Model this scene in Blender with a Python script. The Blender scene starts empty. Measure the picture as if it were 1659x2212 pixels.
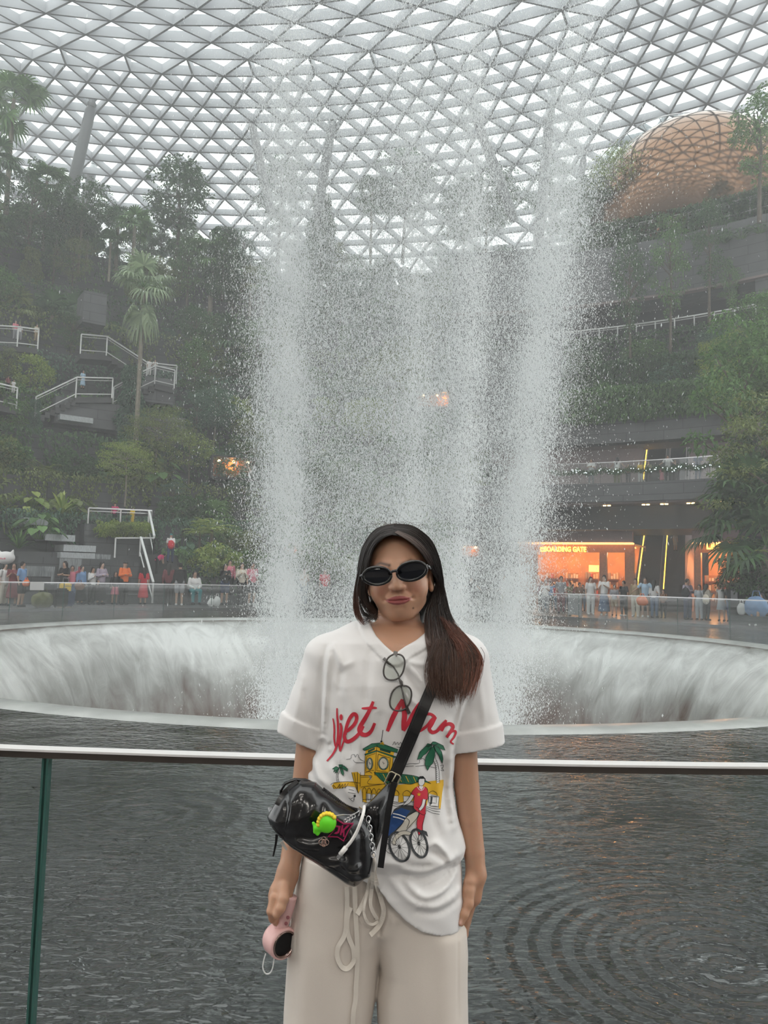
import bpy, bmesh, math, random
import numpy as np
from mathutils import Vector, Matrix, noise as mnoise
from mathutils.bvhtree import BVHTree
from mathutils.geometry import delaunay_2d_cdt
import openvdb

scene = bpy.context.scene
C = scene.collection
PI = math.pi
rnd = random.Random(7)

# ------------------------------------------------------------------ camera, world, exposure
F_PX, CX, CY = 1661.0, 829.5, 1106.0
HORIZON = 1250.0
PITCH = math.atan((HORIZON - CY) / F_PX)
ROLL = math.radians(1.4)
CAM = Vector((0.0, 0.0, 1.5))
_r0 = Vector((1, 0, 0)); _f = Vector((0, math.cos(PITCH), math.sin(PITCH))); _u0 = _r0.cross(_f)
_r = _r0 * math.cos(ROLL) + _u0 * math.sin(ROLL)
_u = _u0 * math.cos(ROLL) - _r0 * math.sin(ROLL)
cam_data = bpy.data.cameras.new('camera')
cam_data.sensor_fit = 'HORIZONTAL'; cam_data.sensor_width = 36.0
cam_data.lens = F_PX / 1659.0 * 36.0
cam_data.clip_start = 0.05; cam_data.clip_end = 500
cam = bpy.data.objects.new('camera', cam_data); C.objects.link(cam)
cam.matrix_world = Matrix((( _r.x, _u.x, -_f.x, CAM.x), (_r.y, _u.y, -_f.y, CAM.y), (_r.z, _u.z, -_f.z, CAM.z), (0, 0, 0, 1)))
scene.camera = cam

world = bpy.data.worlds.new('overcast_sky'); scene.world = world
world.use_nodes = True
_wn = world.node_tree.nodes; _bg = _wn['Background']
_bg.inputs['Color'].default_value = (0.965, 0.985, 0.975, 1)
_bg.inputs['Strength'].default_value = 2.65
scene.view_settings.view_transform = 'Standard'
scene.view_settings.look = 'None'
scene.view_settings.gamma = 1.0
scene.view_settings.exposure = 0.1
scene.cycles.max_bounces = 6
scene.cycles.diffuse_bounces = 3
scene.cycles.glossy_bounces = 3
scene.cycles.transmission_bounces = 4
scene.cycles.transparent_max_bounces = 12
scene.cycles.volume_bounces = 0
scene.cycles.use_denoising = True
scene.cycles.use_adaptive_sampling = True
scene.cycles.adaptive_threshold = 0.09
scene.cycles.use_light_tree = False
scene.cycles.adaptive_min_samples = 12
scene.cycles.caustics_reflective = False
scene.cycles.caustics_refractive = False
scene.cycles.sample_clamp_indirect = 4.0

# ------------------------------------------------------------------ where things stand
HX, HY = 0.0, 19.4           # axis of the round basin and of the falling water
def ray(px, py):
    return (_f * F_PX + _r * (px - CX) + _u * (CY - py)).normalized()
def at(px, py, y):           # point of the place seen at a pixel, y metres in front
    d = ray(px, py); return CAM + d * (y / d.y)
def on_z(px, py, z):
    d = ray(px, py); return CAM + d * ((z - CAM.z) / d.z)
def on_cyl(px, py, r, cx=HX, cy=HY):   # on the far side of an upright cylinder about the basin's axis
    d = ray(px, py)
    ax, ay = CAM.x - cx, CAM.y - cy
    A = d.x*d.x + d.y*d.y; B = 2*(ax*d.x + ay*d.y); Cc = ax*ax + ay*ay - r*r
    t = (-B + math.sqrt(max(B*B - 4*A*Cc, 0))) / (2*A)
    return CAM + d * t
def pol(r, ang, z=0.0, cx=HX, cy=HY):  # ang 0 points away from the camera, positive to the right
    return Vector((cx + r*math.sin(ang), cy + r*math.cos(ang), z))
def ang_of(p, cx=HX, cy=HY):
    return math.atan2(p[0]-cx, p[1]-cy)

# ------------------------------------------------------------------ materials
_mats = {}
def mat(name, col, rough=0.6, metal=0.0, var=0.0, vscale=8.0, bump=0.0, bscale=30.0, sheen=0.0, coat=0.0,
        emit=None, estr=0.0, trans=0.0, alpha=1.0, subsurf=0.0, spec=0.5, ior=1.45, coord='Object', stretch=None):
    if name in _mats: return _mats[name]
    m = bpy.data.materials.new(name); m.use_nodes = True
    nt = m.node_tree; b = nt.nodes['Principled BSDF']
    c = tuple(col) + (1,) if len(col) == 3 else tuple(col)
    b.inputs['Base Color'].default_value = c
    b.inputs['Roughness'].default_value = rough
    b.inputs['Metallic'].default_value = metal
    b.inputs['Specular IOR Level'].default_value = spec
    b.inputs['IOR'].default_value = ior
    if coat: b.inputs['Coat Weight'].default_value = coat; b.inputs['Coat Roughness'].default_value = 0.08
    if sheen: b.inputs['Sheen Weight'].default_value = sheen
    if trans: b.inputs['Transmission Weight'].default_value = trans
    if subsurf:
        b.inputs['Subsurface Weight'].default_value = subsurf
        b.inputs['Subsurface Radius'].default_value = (0.012, 0.005, 0.003)
        b.inputs['Subsurface Scale'].default_value = 1.0
    if alpha < 1: b.inputs['Alpha'].default_value = alpha
    if emit is not None:
        b.inputs['Emission Color'].default_value = tuple(emit) + (1,)
        b.inputs['Emission Strength'].default_value = estr
    if var or bump:
        tc = nt.nodes.new('ShaderNodeTexCoord'); mp = nt.nodes.new('ShaderNodeMapping')
        nt.links.new(tc.outputs[coord], mp.inputs['Vector'])
        if stretch: mp.inputs['Scale'].default_value = stretch
        if var:
            n = nt.nodes.new('ShaderNodeTexNoise'); n.inputs['Scale'].default_value = vscale
            n.inputs['Detail'].default_value = 3
            nt.links.new(mp.outputs[0], n.inputs['Vector'])
            r = nt.nodes.new('ShaderNodeValToRGB')
            r.color_ramp.elements[0].position = 0.3; r.color_ramp.elements[1].position = 0.7
            r.color_ramp.elements[0].color = tuple(max(0, x*(1-var)) for x in c[:3]) + (1,)
            r.color_ramp.elements[1].color = tuple(min(1, x*(1+var)) for x in c[:3]) + (1,)
            nt.links.new(n.outputs[0], r.inputs[0]); nt.links.new(r.outputs[0], b.inputs['Base Color'])
        if bump:
            n2 = nt.nodes.new('ShaderNodeTexNoise'); n2.inputs['Scale'].default_value = bscale
            n2.inputs['Detail'].default_value = 3
            nt.links.new(mp.outputs[0], n2.inputs['Vector'])
            bp = nt.nodes.new('ShaderNodeBump'); bp.inputs['Strength'].default_value = bump
            bp.inputs['Distance'].default_value = 0.02
            nt.links.new(n2.outputs[0], bp.inputs['Height']); nt.links.new(bp.outputs[0], b.inputs['Normal'])
    _mats[name] = m
    return m

def clear_glass(name, tint=(0.9, 0.96, 0.94), refl=0.08, edge=False):
    """thin pane: mostly see-through, a little mirror-like"""
    if name in _mats: return _mats[name]
    m = bpy.data.materials.new(name); m.use_nodes = True; nt = m.node_tree; nt.nodes.clear()
    o = nt.nodes.new('ShaderNodeOutputMaterial'); t = nt.nodes.new('ShaderNodeBsdfTransparent')
    g = nt.nodes.new('ShaderNodeBsdfGlossy'); mx = nt.nodes.new('ShaderNodeMixShader')
    t.inputs['Color'].default_value = tuple(tint) + (1,); g.inputs['Roughness'].default_value = 0.02
    g.inputs['Color'].default_value = (1, 1, 1, 1)
    lw = nt.nodes.new('ShaderNodeLayerWeight'); lw.inputs['Blend'].default_value = 0.25
    mul = nt.nodes.new('ShaderNodeMath'); mul.operation = 'MULTIPLY_ADD'
    mul.inputs[1].default_value = 0.5; mul.inputs[2].default_value = refl
    nt.links.new(lw.outputs['Fresnel'], mul.inputs[0]); nt.links.new(mul.outputs[0], mx.inputs[0])
    nt.links.new(t.outputs[0], mx.inputs[1]); nt.links.new(g.outputs[0], mx.inputs[2])
    nt.links.new(mx.outputs[0], o.inputs['Surface'])
    _mats[name] = m; return m

# ------------------------------------------------------------------ mesh helpers
class MB:
    """collects shapes and links them as ONE mesh object"""
    def __init__(s): s.v = []; s.f = []; s.mi = []; s.n = 0; s.uv = None
    def add(s, verts, faces, mi=0):
        verts = np.asarray(verts, dtype=float).reshape(-1, 3)
        s.v.append(verts); n = s.n
        s.f += [tuple(i + n for i in f) for f in faces]; s.mi += [mi]*len(faces); s.n += len(verts)
        return s
    def box(s, c, size, rz=0.0, mi=0, ax=None):
        x, y, z = [d/2 for d in size]
        P = [Vector((i*x, j*y, k*z)) for i in (-1, 1) for j in (-1, 1) for k in (-1, 1)]
        M = ax if ax is not None else Matrix.Rotation(rz, 3, 'Z')
        P = [M @ p + Vector(c) for p in P]
        s.add(P, [(0,1,3,2),(4,6,7,5),(0,4,5,1),(2,3,7,6),(0,2,6,4),(1,5,7,3)], mi); return s
    def bar(s, a, b, w, h, up=(0,0,1), mi=0):
        a = Vector(a); b = Vector(b); d = (b-a)
        if d.length < 1e-6: return s
        d.normalize(); u = Vector(up); r = d.cross(u)
        if r.length < 1e-4: r = d.cross(Vector((0,1,0)))
        r.normalize(); u = r.cross(d)
        P = [e + r*i*w/2 + u*j*h/2 for e in (a, b) for i in (-1, 1) for j in (-1, 1)]
        s.add(P, [(0,1,3,2),(4,6,7,5),(0,4,5,1),(2,3,7,6),(0,2,6,4),(1,5,7,3)], mi); return s
    def tube(s, pts, rad, n=8, mi=0, cap=True, flat=1.0, up=None):
        pts = [Vector(p) for p in pts]; k = len(pts)
        if not hasattr(rad, '__len__'): rad = [rad]*k
        V = []; prev = Vector(up) if up is not None else None
        for i, p in enumerate(pts):
            t = (pts[min(i+1, k-1)] - pts[max(i-1, 0)])
            if t.length < 1e-9: t = Vector((0,0,1))
            t.normalize()
            if prev is None:
                prev = t.cross(Vector((0,0,1)))
                if prev.length < 1e-3: prev = t.cross(Vector((0,1,0)))
            a = prev - t*prev.dot(t)
            if a.length < 1e-6: a = t.orthogonal()
            a.normalize(); b = t.cross(a); prev = a
            for j in range(n):
                q = 2*PI*j/n; V.append(p + (a*math.cos(q) + b*math.sin(q)*flat)*rad[i])
        F = [(i*n+j, i*n+(j+1)%n, (i+1)*n+(j+1)%n, (i+1)*n+j) for i in range(k-1) for j in range(n)]
        if cap: F += [tuple(range(n))[::-1], tuple((k-1)*n+j for j in range(n))]
        s.add(V, F, mi); return s
    def lathe(s, prof, n=24, c=(0,0,0), mi=0, a0=0.0, a1=2*PI, M=None):
        full = abs(a1-a0-2*PI) < 1e-6; m = n if full else n+1
        V = []
        for r, z in prof:
            for j in range(m):
                q = a0 + (a1-a0)*j/n
                p = Vector((r*math.sin(q), r*math.cos(q), z))
                if M is not None: p = M @ p
                V.append(p + Vector(c))
        F = []
        for i in range(len(prof)-1):
            for j in range(n):
                j2 = (j+1) % m if full else j+1
                F.append((i*m+j, i*m+j2, (i+1)*m+j2, (i+1)*m+j))
        s.add(V, F, mi); return s
    def arc(s, r0, r1, z0, z1, a0, a1, n=24, mi=0, cx=HX, cy=HY):
        """a curved slab between two radii and two heights about the basin's axis"""
        V = []
        for j in range(n+1):
            q = a0 + (a1-a0)*j/n
            for r, z in ((r0, z0), (r1, z0), (r1, z1), (r0, z1)): V.append(pol(r, q, z, cx, cy))
        F = []
        for j in range(n):
            b = j*4; e = b+4
            F += [(b, e, e+1, b+1), (b+1, e+1, e+2, b+2), (b+2, e+2, e+3, b+3), (b+3, e+3, e, b)]
        F += [(0,1,2,3), (n*4+3, n*4+2, n*4+1, n*4)]
        s.add(V, F, mi); return s
    def build(s, name, mats, parent=None, smooth=False):
        me = bpy.data.meshes.new(name)
        V = np.concatenate(s.v) if s.v else np.zeros((0,3))
        me.from_pydata(V.tolist(), [], s.f)
        if not isinstance(mats, (list, tuple)): mats = [mats]
        for m in mats: me.materials.append(m)
        if len(mats) > 1: me.polygons.foreach_set('material_index', s.mi)
        if smooth: me.polygons.foreach_set('use_smooth', [True]*len(me.polygons))
        me.update()
        return link(name, me, parent)

def link(name, data, parent=None):
    o = bpy.data.objects.new(name, data); C.objects.link(o)
    if parent is not None:
        o.parent = parent
        o.matrix_parent_inverse = parent_inv(parent)
    return o
def chain_matrix(o):
    m = Matrix.LocRotScale(o.location, o.rotation_euler, o.scale)
    if o.parent is not None: m = chain_matrix(o.parent) @ o.matrix_parent_inverse @ m
    return m
def parent_inv(p): return chain_matrix(p).inverted()

def fast_mesh(name, V, F, mats, parent=None, smooth=False, mi=None, uv=None):
    """numpy arrays of points and of equal sized faces"""
    V = np.asarray(V, dtype=np.float32).reshape(-1, 3); F = np.asarray(F, dtype=np.int32)
    me = bpy.data.meshes.new(name)
    k = F.shape[1]
    me.vertices.add(len(V)); me.vertices.foreach_set('co', V.ravel())
    me.loops.add(F.size); me.loops.foreach_set('vertex_index', F.ravel())
    me.polygons.add(len(F)); me.polygons.foreach_set('loop_start', np.arange(0, F.size, k, dtype=np.int32))
    if not isinstance(mats, (list, tuple)): mats = [mats]
    for m in mats: me.materials.append(m)
    if mi is not None: me.polygons.foreach_set('material_index', np.asarray(mi, dtype=np.int32))
    if uv is not None:
        l = me.uv_layers.new(name='UVMap'); l.data.foreach_set('uv', np.asarray(uv, dtype=np.float32)[F.ravel()].ravel())
    me.update(calc_edges=True)
    me.polygons.foreach_set('use_smooth', np.full(len(F), smooth))
    me.validate()
    return link(name, me, parent) if parent != 'none' else me

def tag(o, label=None, cat=None, group=None, kind=None):
    if label: o['label'] = label
    if cat: o['category'] = cat
    if group: o['group'] = group
    if kind: o['kind'] = kind
    return o
def empty(name, loc=(0,0,0), rz=0.0):
    o = bpy.data.objects.new(name, None); C.objects.link(o)
    o.location = loc; o.rotation_euler = (0, 0, rz); o.empty_display_size = 0.2
    return o
_kids = {}
def kids(o):
    return [c for c in bpy.data.objects if c.parent is o]
def dup(src, loc=None, rz=None, scale=None, label=None, group=None, cat=None, parts=None, mats=None):
    """a copy of a thing with copies of its parts; mats: {part name: material} worn by this copy only"""
    key = src.name
    if key not in _kids:
        _kids[key] = [(c, kids(c)) for c in kids(src)]
    o = src.copy(); C.objects.link(o)
    if loc is not None: o.location = loc
    if rz is not None: o.rotation_euler = (o.rotation_euler[0], o.rotation_euler[1], rz)
    if scale is not None: o.scale = scale if hasattr(scale, '__len__') else (scale,)*3
    if label: o['label'] = label
    if group: o['group'] = group
    if cat: o['category'] = cat
    if mats: paint(o, src.name, mats)
    for c, gs in _kids[key]:
        d = c.copy(); C.objects.link(d); d.parent = o
        if mats: paint(d, c.name, mats)
        for g in gs:
            e = g.copy(); C.objects.link(e); e.parent = d
            if mats: paint(e, g.name, mats)
    return o
def paint(o, name, mats):
    b = name.split('.')[0]
    if b in mats and o.type == 'MESH' and mats[b] is not None:
        for s in o.material_slots: s.link = 'OBJECT'; s.material = mats[b]
# ================================================================== THE SETTING
M_STEEL = mat('brushed_steel', (0.55, 0.55, 0.56), 0.28, 1.0)
M_STEELD = mat('dark_steel', (0.30, 0.30, 0.31), 0.35, 0.8)
M_RAILW = mat('pale_rail_paint', (0.72, 0.73, 0.72), 0.4, 0.2)
M_SLATE = mat('dark_granite', (0.045, 0.048, 0.052), 0.35, var=0.3, vscale=3)
M_PAVE = mat('grey_granite_paving', (0.10, 0.10, 0.105), 0.3, var=0.25, vscale=2)
M_WHITE = mat('white_frame_paint', (0.80, 0.82, 0.85), 0.5)
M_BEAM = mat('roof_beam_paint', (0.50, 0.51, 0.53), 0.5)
M_BEAM_UNDER = mat('roof_beam_underside', (0.22, 0.22, 0.23), 0.5)  # darker grey, worn only by the underside face of each roof beam
M_LIP = mat('pale_lip_stone', (0.50, 0.52, 0.50), 0.25, var=0.15, vscale=2)

def stone_wall_mat(name, c1, c2, mortar, bw=2.2, bh=0.6):
    m = bpy.data.materials.new(name); m.use_nodes = True; nt = m.node_tree; b = nt.nodes['Principled BSDF']
    uv = nt.nodes.new('ShaderNodeUVMap'); br = nt.nodes.new('ShaderNodeTexBrick')
    br.inputs['Scale'].default_value = 1.0; br.inputs['Brick Width'].default_value = bw; br.inputs['Row Height'].default_value = bh
    br.inputs['Mortar Size'].default_value = 0.02; br.inputs['Color1'].default_value = c1 + (1,); br.inputs['Color2'].default_value = c2 + (1,)
    br.inputs['Mortar'].default_value = mortar + (1,); br.inputs['Bias'].default_value = -0.2
    n = nt.nodes.new('ShaderNodeTexNoise'); n.inputs['Scale'].default_value = 1.3; n.inputs['Detail'].default_value = 4
    mx = nt.nodes.new('ShaderNodeMix'); mx.data_type = 'RGBA'; mx.blend_type = 'MULTIPLY'; mx.inputs[0].default_value = 0.5
    nt.links.new(uv.outputs[0], br.inputs['Vector']); nt.links.new(uv.outputs[0], n.inputs['Vector'])
    nt.links.new(br.outputs['Color'], mx.inputs[6]); nt.links.new(n.outputs[0], mx.inputs[7]); nt.links.new(mx.outputs[2], b.inputs['Base Color'])
    b.inputs['Roughness'].default_value = 0.6
    return m
M_STONE = stone_wall_mat('slate_block_cladding', (0.115, 0.12, 0.125), (0.15, 0.155, 0.16), (0.05, 0.05, 0.052))
M_STONEL = stone_wall_mat('pale_slate_block_cladding', (0.17, 0.175, 0.18), (0.22, 0.225, 0.23), (0.08, 0.08, 0.08))

def arc_wall(name, r, z0, z1, a0, a1, m, thick=0.5, n=32, parent=None, kind='structure', r1=None):
    """curved wall with a face towards the basin; z0, z1 may be (start, end) pairs"""
    z0 = z0 if hasattr(z0, '__len__') else (z0, z0); z1 = z1 if hasattr(z1, '__len__') else (z1, z1)
    r1 = r if r1 is None else r1
    V = []; U = []
    for j in range(n+1):
        t = j/n; q = a0 + (a1-a0)*t; rr = r + (r1-r)*t
        zz0 = z0[0] + (z0[1]-z0[0])*t; zz1 = z1[0] + (z1[1]-z1[0])*t
        for ri, z in ((rr, zz0), (rr, zz1), (rr+thick, zz1), (rr+thick, zz0)):
            V.append(pol(ri, q, z)); U.append((q*ri, z if ri == rr else z + thick))
    F = []
    for j in range(n):
        b = j*4; e = b+4
        F += [(b, b+1, e+1, e), (b+1, b+2, e+2, e+1), (b+2, b+3, e+3, e+2), (b+3, b, e, e+3)]
    F += [(0, 3, 2, 1), (n*4, n*4+1, n*4+2, n*4+3)]
    o = fast_mesh(name, V, F, m, parent, uv=U)
    if kind and parent is None: o['kind'] = kind
    return o

# ---- roof: a diagrid of deep fins, rows measured upward from the far edge
def roof():
    Cx0, Cy0 = -14.0, -4.0
    rows_py = [553, 520, 487, 454, 419, 385, 353, 317, 285, 248, 216, 181, 146]
    elev = [PITCH + math.atan((CY - (p + 8)) / F_PX) for p in rows_py]
    d = 75.0; z = CAM.z + d*math.tan(elev[0]); P = [(d, z)]
    n = len(elev)
    for k in range(1, n):
        phi = math.radians(30 - 27*(k-1)/(n-2))
        # step s so that the next point is seen at elev[k]
        te = math.tan(elev[k])
        s = (P[-1][0]*te - (P[-1][1]-CAM.z)) / (math.sin(phi) + math.cos(phi)*te)
        P.append((P[-1][0]-s*math.cos(phi), P[-1][1]+s*math.sin(phi)))
    seam = n-1
    py = 146.0; k = 0
    while True:
        py -= 37; k += 1
        e = PITCH + math.atan((CY - (py + 8)) / F_PX)
        if e > math.radians(66) or k > 40: break
        phi = math.radians(max(-13, -1.2*k - 1))
        te = math.tan(e); s = (P[-1][0]*te - (P[-1][1]-CAM.z)) / (math.sin(phi) + math.cos(phi)*te)
        P.append((P[-1][0]-s*math.cos(phi), P[-1][1]+s*math.sin(phi)))
    # lower rows behind the trees
    low = [(P[0][0]+1.2*i+0.2*i*i*0.5, P[0][1]-1.6*i) for i in (5, 4, 3, 2, 1)]
    P = low + P; seam += 5
    R = [p[0] - Cy0 for p in P]; Z = [p[1] for p in P]
    w = 2.25; N = int(2*PI*R[seam]/(w*1.02)); N -= N % 2
    dA = 2*PI/N
    A0, A1 = math.radians(-78), math.radians(78)
    k0, k1 = int(A0/dA), int(A1/dA); k0 -= k0 % 2
    def node(row, a): return Vector((Cx0 + R[row]*math.sin(a), Cy0 + R[row]*math.cos(a), Z[row]))
    def nrm(row, a):
        r0 = max(row-1, 0); r1 = min(row+1, len(R)-1)
        dr, dz = R[r1]-R[r0], Z[r1]-Z[r0]; L = math.hypot(dr, dz); 
        return Vector((dz/L*math.sin(a), dz/L*math.cos(a), -dr/L))   # outward, up
    edges = []
    glassV, glassF = [], []
    def tri(a, b, c):
        n0 = len(glassV); glassV.extend([a[0]+a[1]*0.05, b[0]+b[1]*0.05, c[0]+c[1]*0.05]); glassF.append((n0, n0+1, n0+2))
    def nd(row, a): return (node(row, a), nrm(row, a))
    for row in range(len(R)):
        fine = row <= seam
        st = dA if fine else 2*dA
        off = (row % 2)*0.5*dA if fine else (((row-seam) % 2)*dA + (seam % 2)*0.5*dA)
        nxt_fine = row+1 <= seam
        K = range(k0, k1) if fine else range(k0//2, k1//2)
        for k in K:
            a = k*st + off
            edges.append((nd(row, a), nd(row, a+st)))
            if row+1 < len(R):
                if row == seam:
                    # joins the wide cells above: two short members and a zigzag
                    if k % 2 == 0:
                        up = a + dA
                        edges.append((nd(row, a), nd(row+1, up))); edges.append((nd(row, a+dA), nd(row+1, up))); edges.append((nd(row, a+2*dA), nd(row+1, up)))
                        tri(nd(row, a), nd(row, a+dA), nd(row+1, up)); tri(nd(row, a+dA), nd(row, a+2*dA), nd(row+1, up)); tri(nd(row, a+2*dA), nd(row+1, up+2*dA), nd(row+1, up))
                else:
                    if fine: off2 = ((row+1) % 2)*0.5*dA - off
                    else: off2 = ((((row+1-seam) % 2) - ((row-seam) % 2))*dA)
                    u1 = a + off2; u0 = u1 - st if off2 > 0 else u1
                    u1 = u0 + st
                    edges.append((nd(row, a), nd(row+1, u0))); edges.append((nd(row, a), nd(row+1, u1)))
                    tri(nd(row, a), nd(row+1, u1), nd(row+1, u0)); tri(nd(row, a), nd(row, a+st), nd(row+1, u1))
    V = []; F = []; MI = []
    T, DEP = 0.15, 0.74
    for (p, n1), (q, n2) in edges:
        d = (q-p).normalized(); r = d.cross((n1+n2)/2).normalized()*T/2
        b = len(V)
        for e, nn in ((p, n1), (q, n2)):
            V += [e+r+nn*0.0, e-r+nn*0.0, e-r-nn*DEP, e+r-nn*DEP]
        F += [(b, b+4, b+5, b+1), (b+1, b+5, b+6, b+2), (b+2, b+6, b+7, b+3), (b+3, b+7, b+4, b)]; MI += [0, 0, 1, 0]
    o = fast_mesh('ceiling', [tuple(v) for v in V], F, [M_BEAM, M_BEAM_UNDER], mi=MI); o['kind'] = 'structure'
    g = fast_mesh('glass_panes', [tuple(v) for v in glassV], glassF, clear_glass('roof_glass', (0.93, 0.985, 0.98), 0.03), o)
    return P
ROOF = roof()

# ---- the pool floor under a skin of moving water
def water_mat():
    m = bpy.data.materials.new('dark_rippling_water'); m.use_nodes = True; nt = m.node_tree; b = nt.nodes['Principled BSDF']
    L = nt.links
    g = nt.nodes.new('ShaderNodeNewGeometry')
    sep = nt.nodes.new('ShaderNodeSeparateXYZ'); L.new(g.outputs['Position'], sep.inputs[0])
    # slab joints of the pool floor
    def math_(op, a, b_=None, c=None):
        n = nt.nodes.new('ShaderNodeMath'); n.operation = op
        for i, x in enumerate((a, b_, c)):
            if x is None: continue
            if isinstance(x, (int, float)): n.inputs[i].default_value = x
            else: L.new(x, n.inputs[i])
        return n.outputs[0]
    sx = math_('ADD', sep.outputs[0], 0.0); sy = math_('SUBTRACT', sep.outputs[1], HY)
    ang = math_('ARCTAN2', sx, sy); rad = math_('SQRT', math_('ADD', math_('MULTIPLY', sx, sx), math_('MULTIPLY', sy, sy)))
    fa = math_('PINGPONG', math_('ADD', ang, 0.037), PI/96)     # radial joints
    ja = math_('LESS_THAN', math_('MULTIPLY', fa, rad), 0.005)
    fr = math_('PINGPONG', math_('ADD', rad, 0.5), 1.1)
    jr = math_('LESS_THAN', fr, 0.005)
    j = math_('MAXIMUM', ja, jr)
    nz = nt.nodes.new('ShaderNodeTexNoise'); nz.inputs['Scale'].default_value = 0.8; nz.inputs['Detail'].default_value = 4
    L.new(g.outputs['Position'], nz.inputs['Vector'])
    rp = nt.nodes.new('ShaderNodeValToRGB'); rp.color_ramp.elements[0].color = (0.028, 0.029, 0.029, 1); rp.color_ramp.elements[1].color = (0.056, 0.057, 0.056, 1)
    L.new(nz.outputs[0], rp.inputs[0])
    mx = nt.nodes.new('ShaderNodeMix'); mx.data_type = 'RGBA'; L.new(j, mx.inputs[0]); L.new(rp.outputs[0], mx.inputs[6]); mx.inputs[7].default_value = (0.013, 0.013, 0.013, 1)
    L.new(mx.outputs[2], b.inputs['Base Color'])
    b.inputs['Roughness'].default_value = 0.06; b.inputs['IOR'].default_value = 1.75; b.inputs['Specular IOR Level'].default_value = 0.5
    # ripples: long wavelets plus rings spreading from where drops land
    w = nt.nodes.new('ShaderNodeTexNoise'); w.inputs['Scale'].default_value = 5.0; w.inputs['Detail'].default_value = 2; w.inputs['Distortion'].default_value = 0.7
    mp = nt.nodes.new('ShaderNodeMapping'); mp.inputs['Scale'].default_value = (1.0, 1.9, 1); L.new(g.outputs['Position'], mp.inputs[0]); L.new(mp.outputs[0], w.inputs['Vector'])
    w2 = nt.nodes.new('ShaderNodeTexNoise'); w2.inputs['Scale'].default_value = 16.0; w2.inputs['Detail'].default_value = 1; L.new(mp.outputs[0], w2.inputs['Vector'])
    big = nt.nodes.new('ShaderNodeTexNoise'); big.inputs['Scale'].default_value = 0.9; L.new(g.outputs['Position'], big.inputs['Vector'])
    amp = math_('MULTIPLY', math_('SUBTRACT', big.outputs[0], 0.25), 2.6)
    calm = nt.nodes.new('ShaderNodeMapRange'); L.new(big.outputs[0], calm.inputs[0]); calm.inputs[1].default_value = 0.38; calm.inputs[2].default_value = 0.66; calm.inputs[3].default_value = 0.22; calm.inputs[4].default_value = 1.25
    h = math_('ADD', math_('MULTIPLY', w.outputs[0], calm.outputs[0]), math_('MULTIPLY', math_('MULTIPLY', w2.outputs[0], amp), 0.35))
    for (cx, cy, k, s) in RINGS:
        dx = math_('SUBTRACT', sep.outputs[0], cx); dy = math_('SUBTRACT', sep.outputs[1], cy)
        r = math_('SQRT', math_('ADD', math_('MULTIPLY', dx, dx), math_('MULTIPLY', dy, dy)))
        sn = math_('SINE', math_('MULTIPLY', r, k)); fall = math_('POWER', 2.718, math_('MULTIPLY', r, -s))
        h = math_('ADD', h, math_('MULTIPLY', math_('MULTIPLY', sn, fall), 0.32))
    # livelier water near the rail to the left
    dx = math_('SUBTRACT', sep.outputs[0], -1.4); dy = math_('SUBTRACT', sep.outputs[1], 3.6)
    near = math_('POWER', 2.718, math_('MULTIPLY', math_('ADD', math_('MULTIPLY', dx, dx), math_('MULTIPLY', dy, dy)), -0.9))
    w3 = nt.nodes.new('ShaderNodeTexNoise'); w3.inputs['Scale'].default_value = 9.0; w3.inputs['Detail'].default_value = 2; w3.inputs['Distortion'].default_value = 0.6; L.new(mp.outputs[0], w3.inputs['Vector'])
    h = math_('ADD', h, math_('MULTIPLY', math_('MULTIPLY', w3.outputs[0], math_('ADD', near, 0.12)), 1.7))
    bp = nt.nodes.new('ShaderNodeBump'); bp.inputs['Strength'].default_value = 1.0; bp.inputs['Distance'].default_value = 0.035
    L.new(h, bp.inputs['Height']); L.new(bp.outputs[0], b.inputs['Normal'])
    return m
RINGS = []
for px, py, k, s in ((320, 1762, 34, 2.2), (1570, 2085, 62, 1.5), (1190, 1740, 30, 2.4)):
    p = on_z(px, py, -0.1); RINGS.append((p.x, p.y, k, s))
M_WATER = water_mat()
WZ = -0.1; R_HOLE, R_POOL = 10.8, 17.2
mb = MB(); mb.lathe([(11.25, WZ), (12.5, WZ), (14.5, WZ), (R_POOL+0.15, WZ), (R_POOL+0.15, WZ-0.5)], 128, (HX, HY, 0))
pool = mb.build('floor', M_WATER, smooth=False); pool['kind'] = 'structure'; pool.name = 'floor_pool'
# pale lip where the water slides over
mb = MB(); mb.lathe([(10.62, WZ-0.10), (10.72, WZ-0.01), (10.85, WZ+0.03), (11.12, WZ+0.02), (11.22, WZ-0.02), (11.27, WZ-0.06)], 160, (HX, HY, 0))
lip = mb.build('trim_1', M_LIP, smooth=True); lip['kind'] = 'structure'

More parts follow.
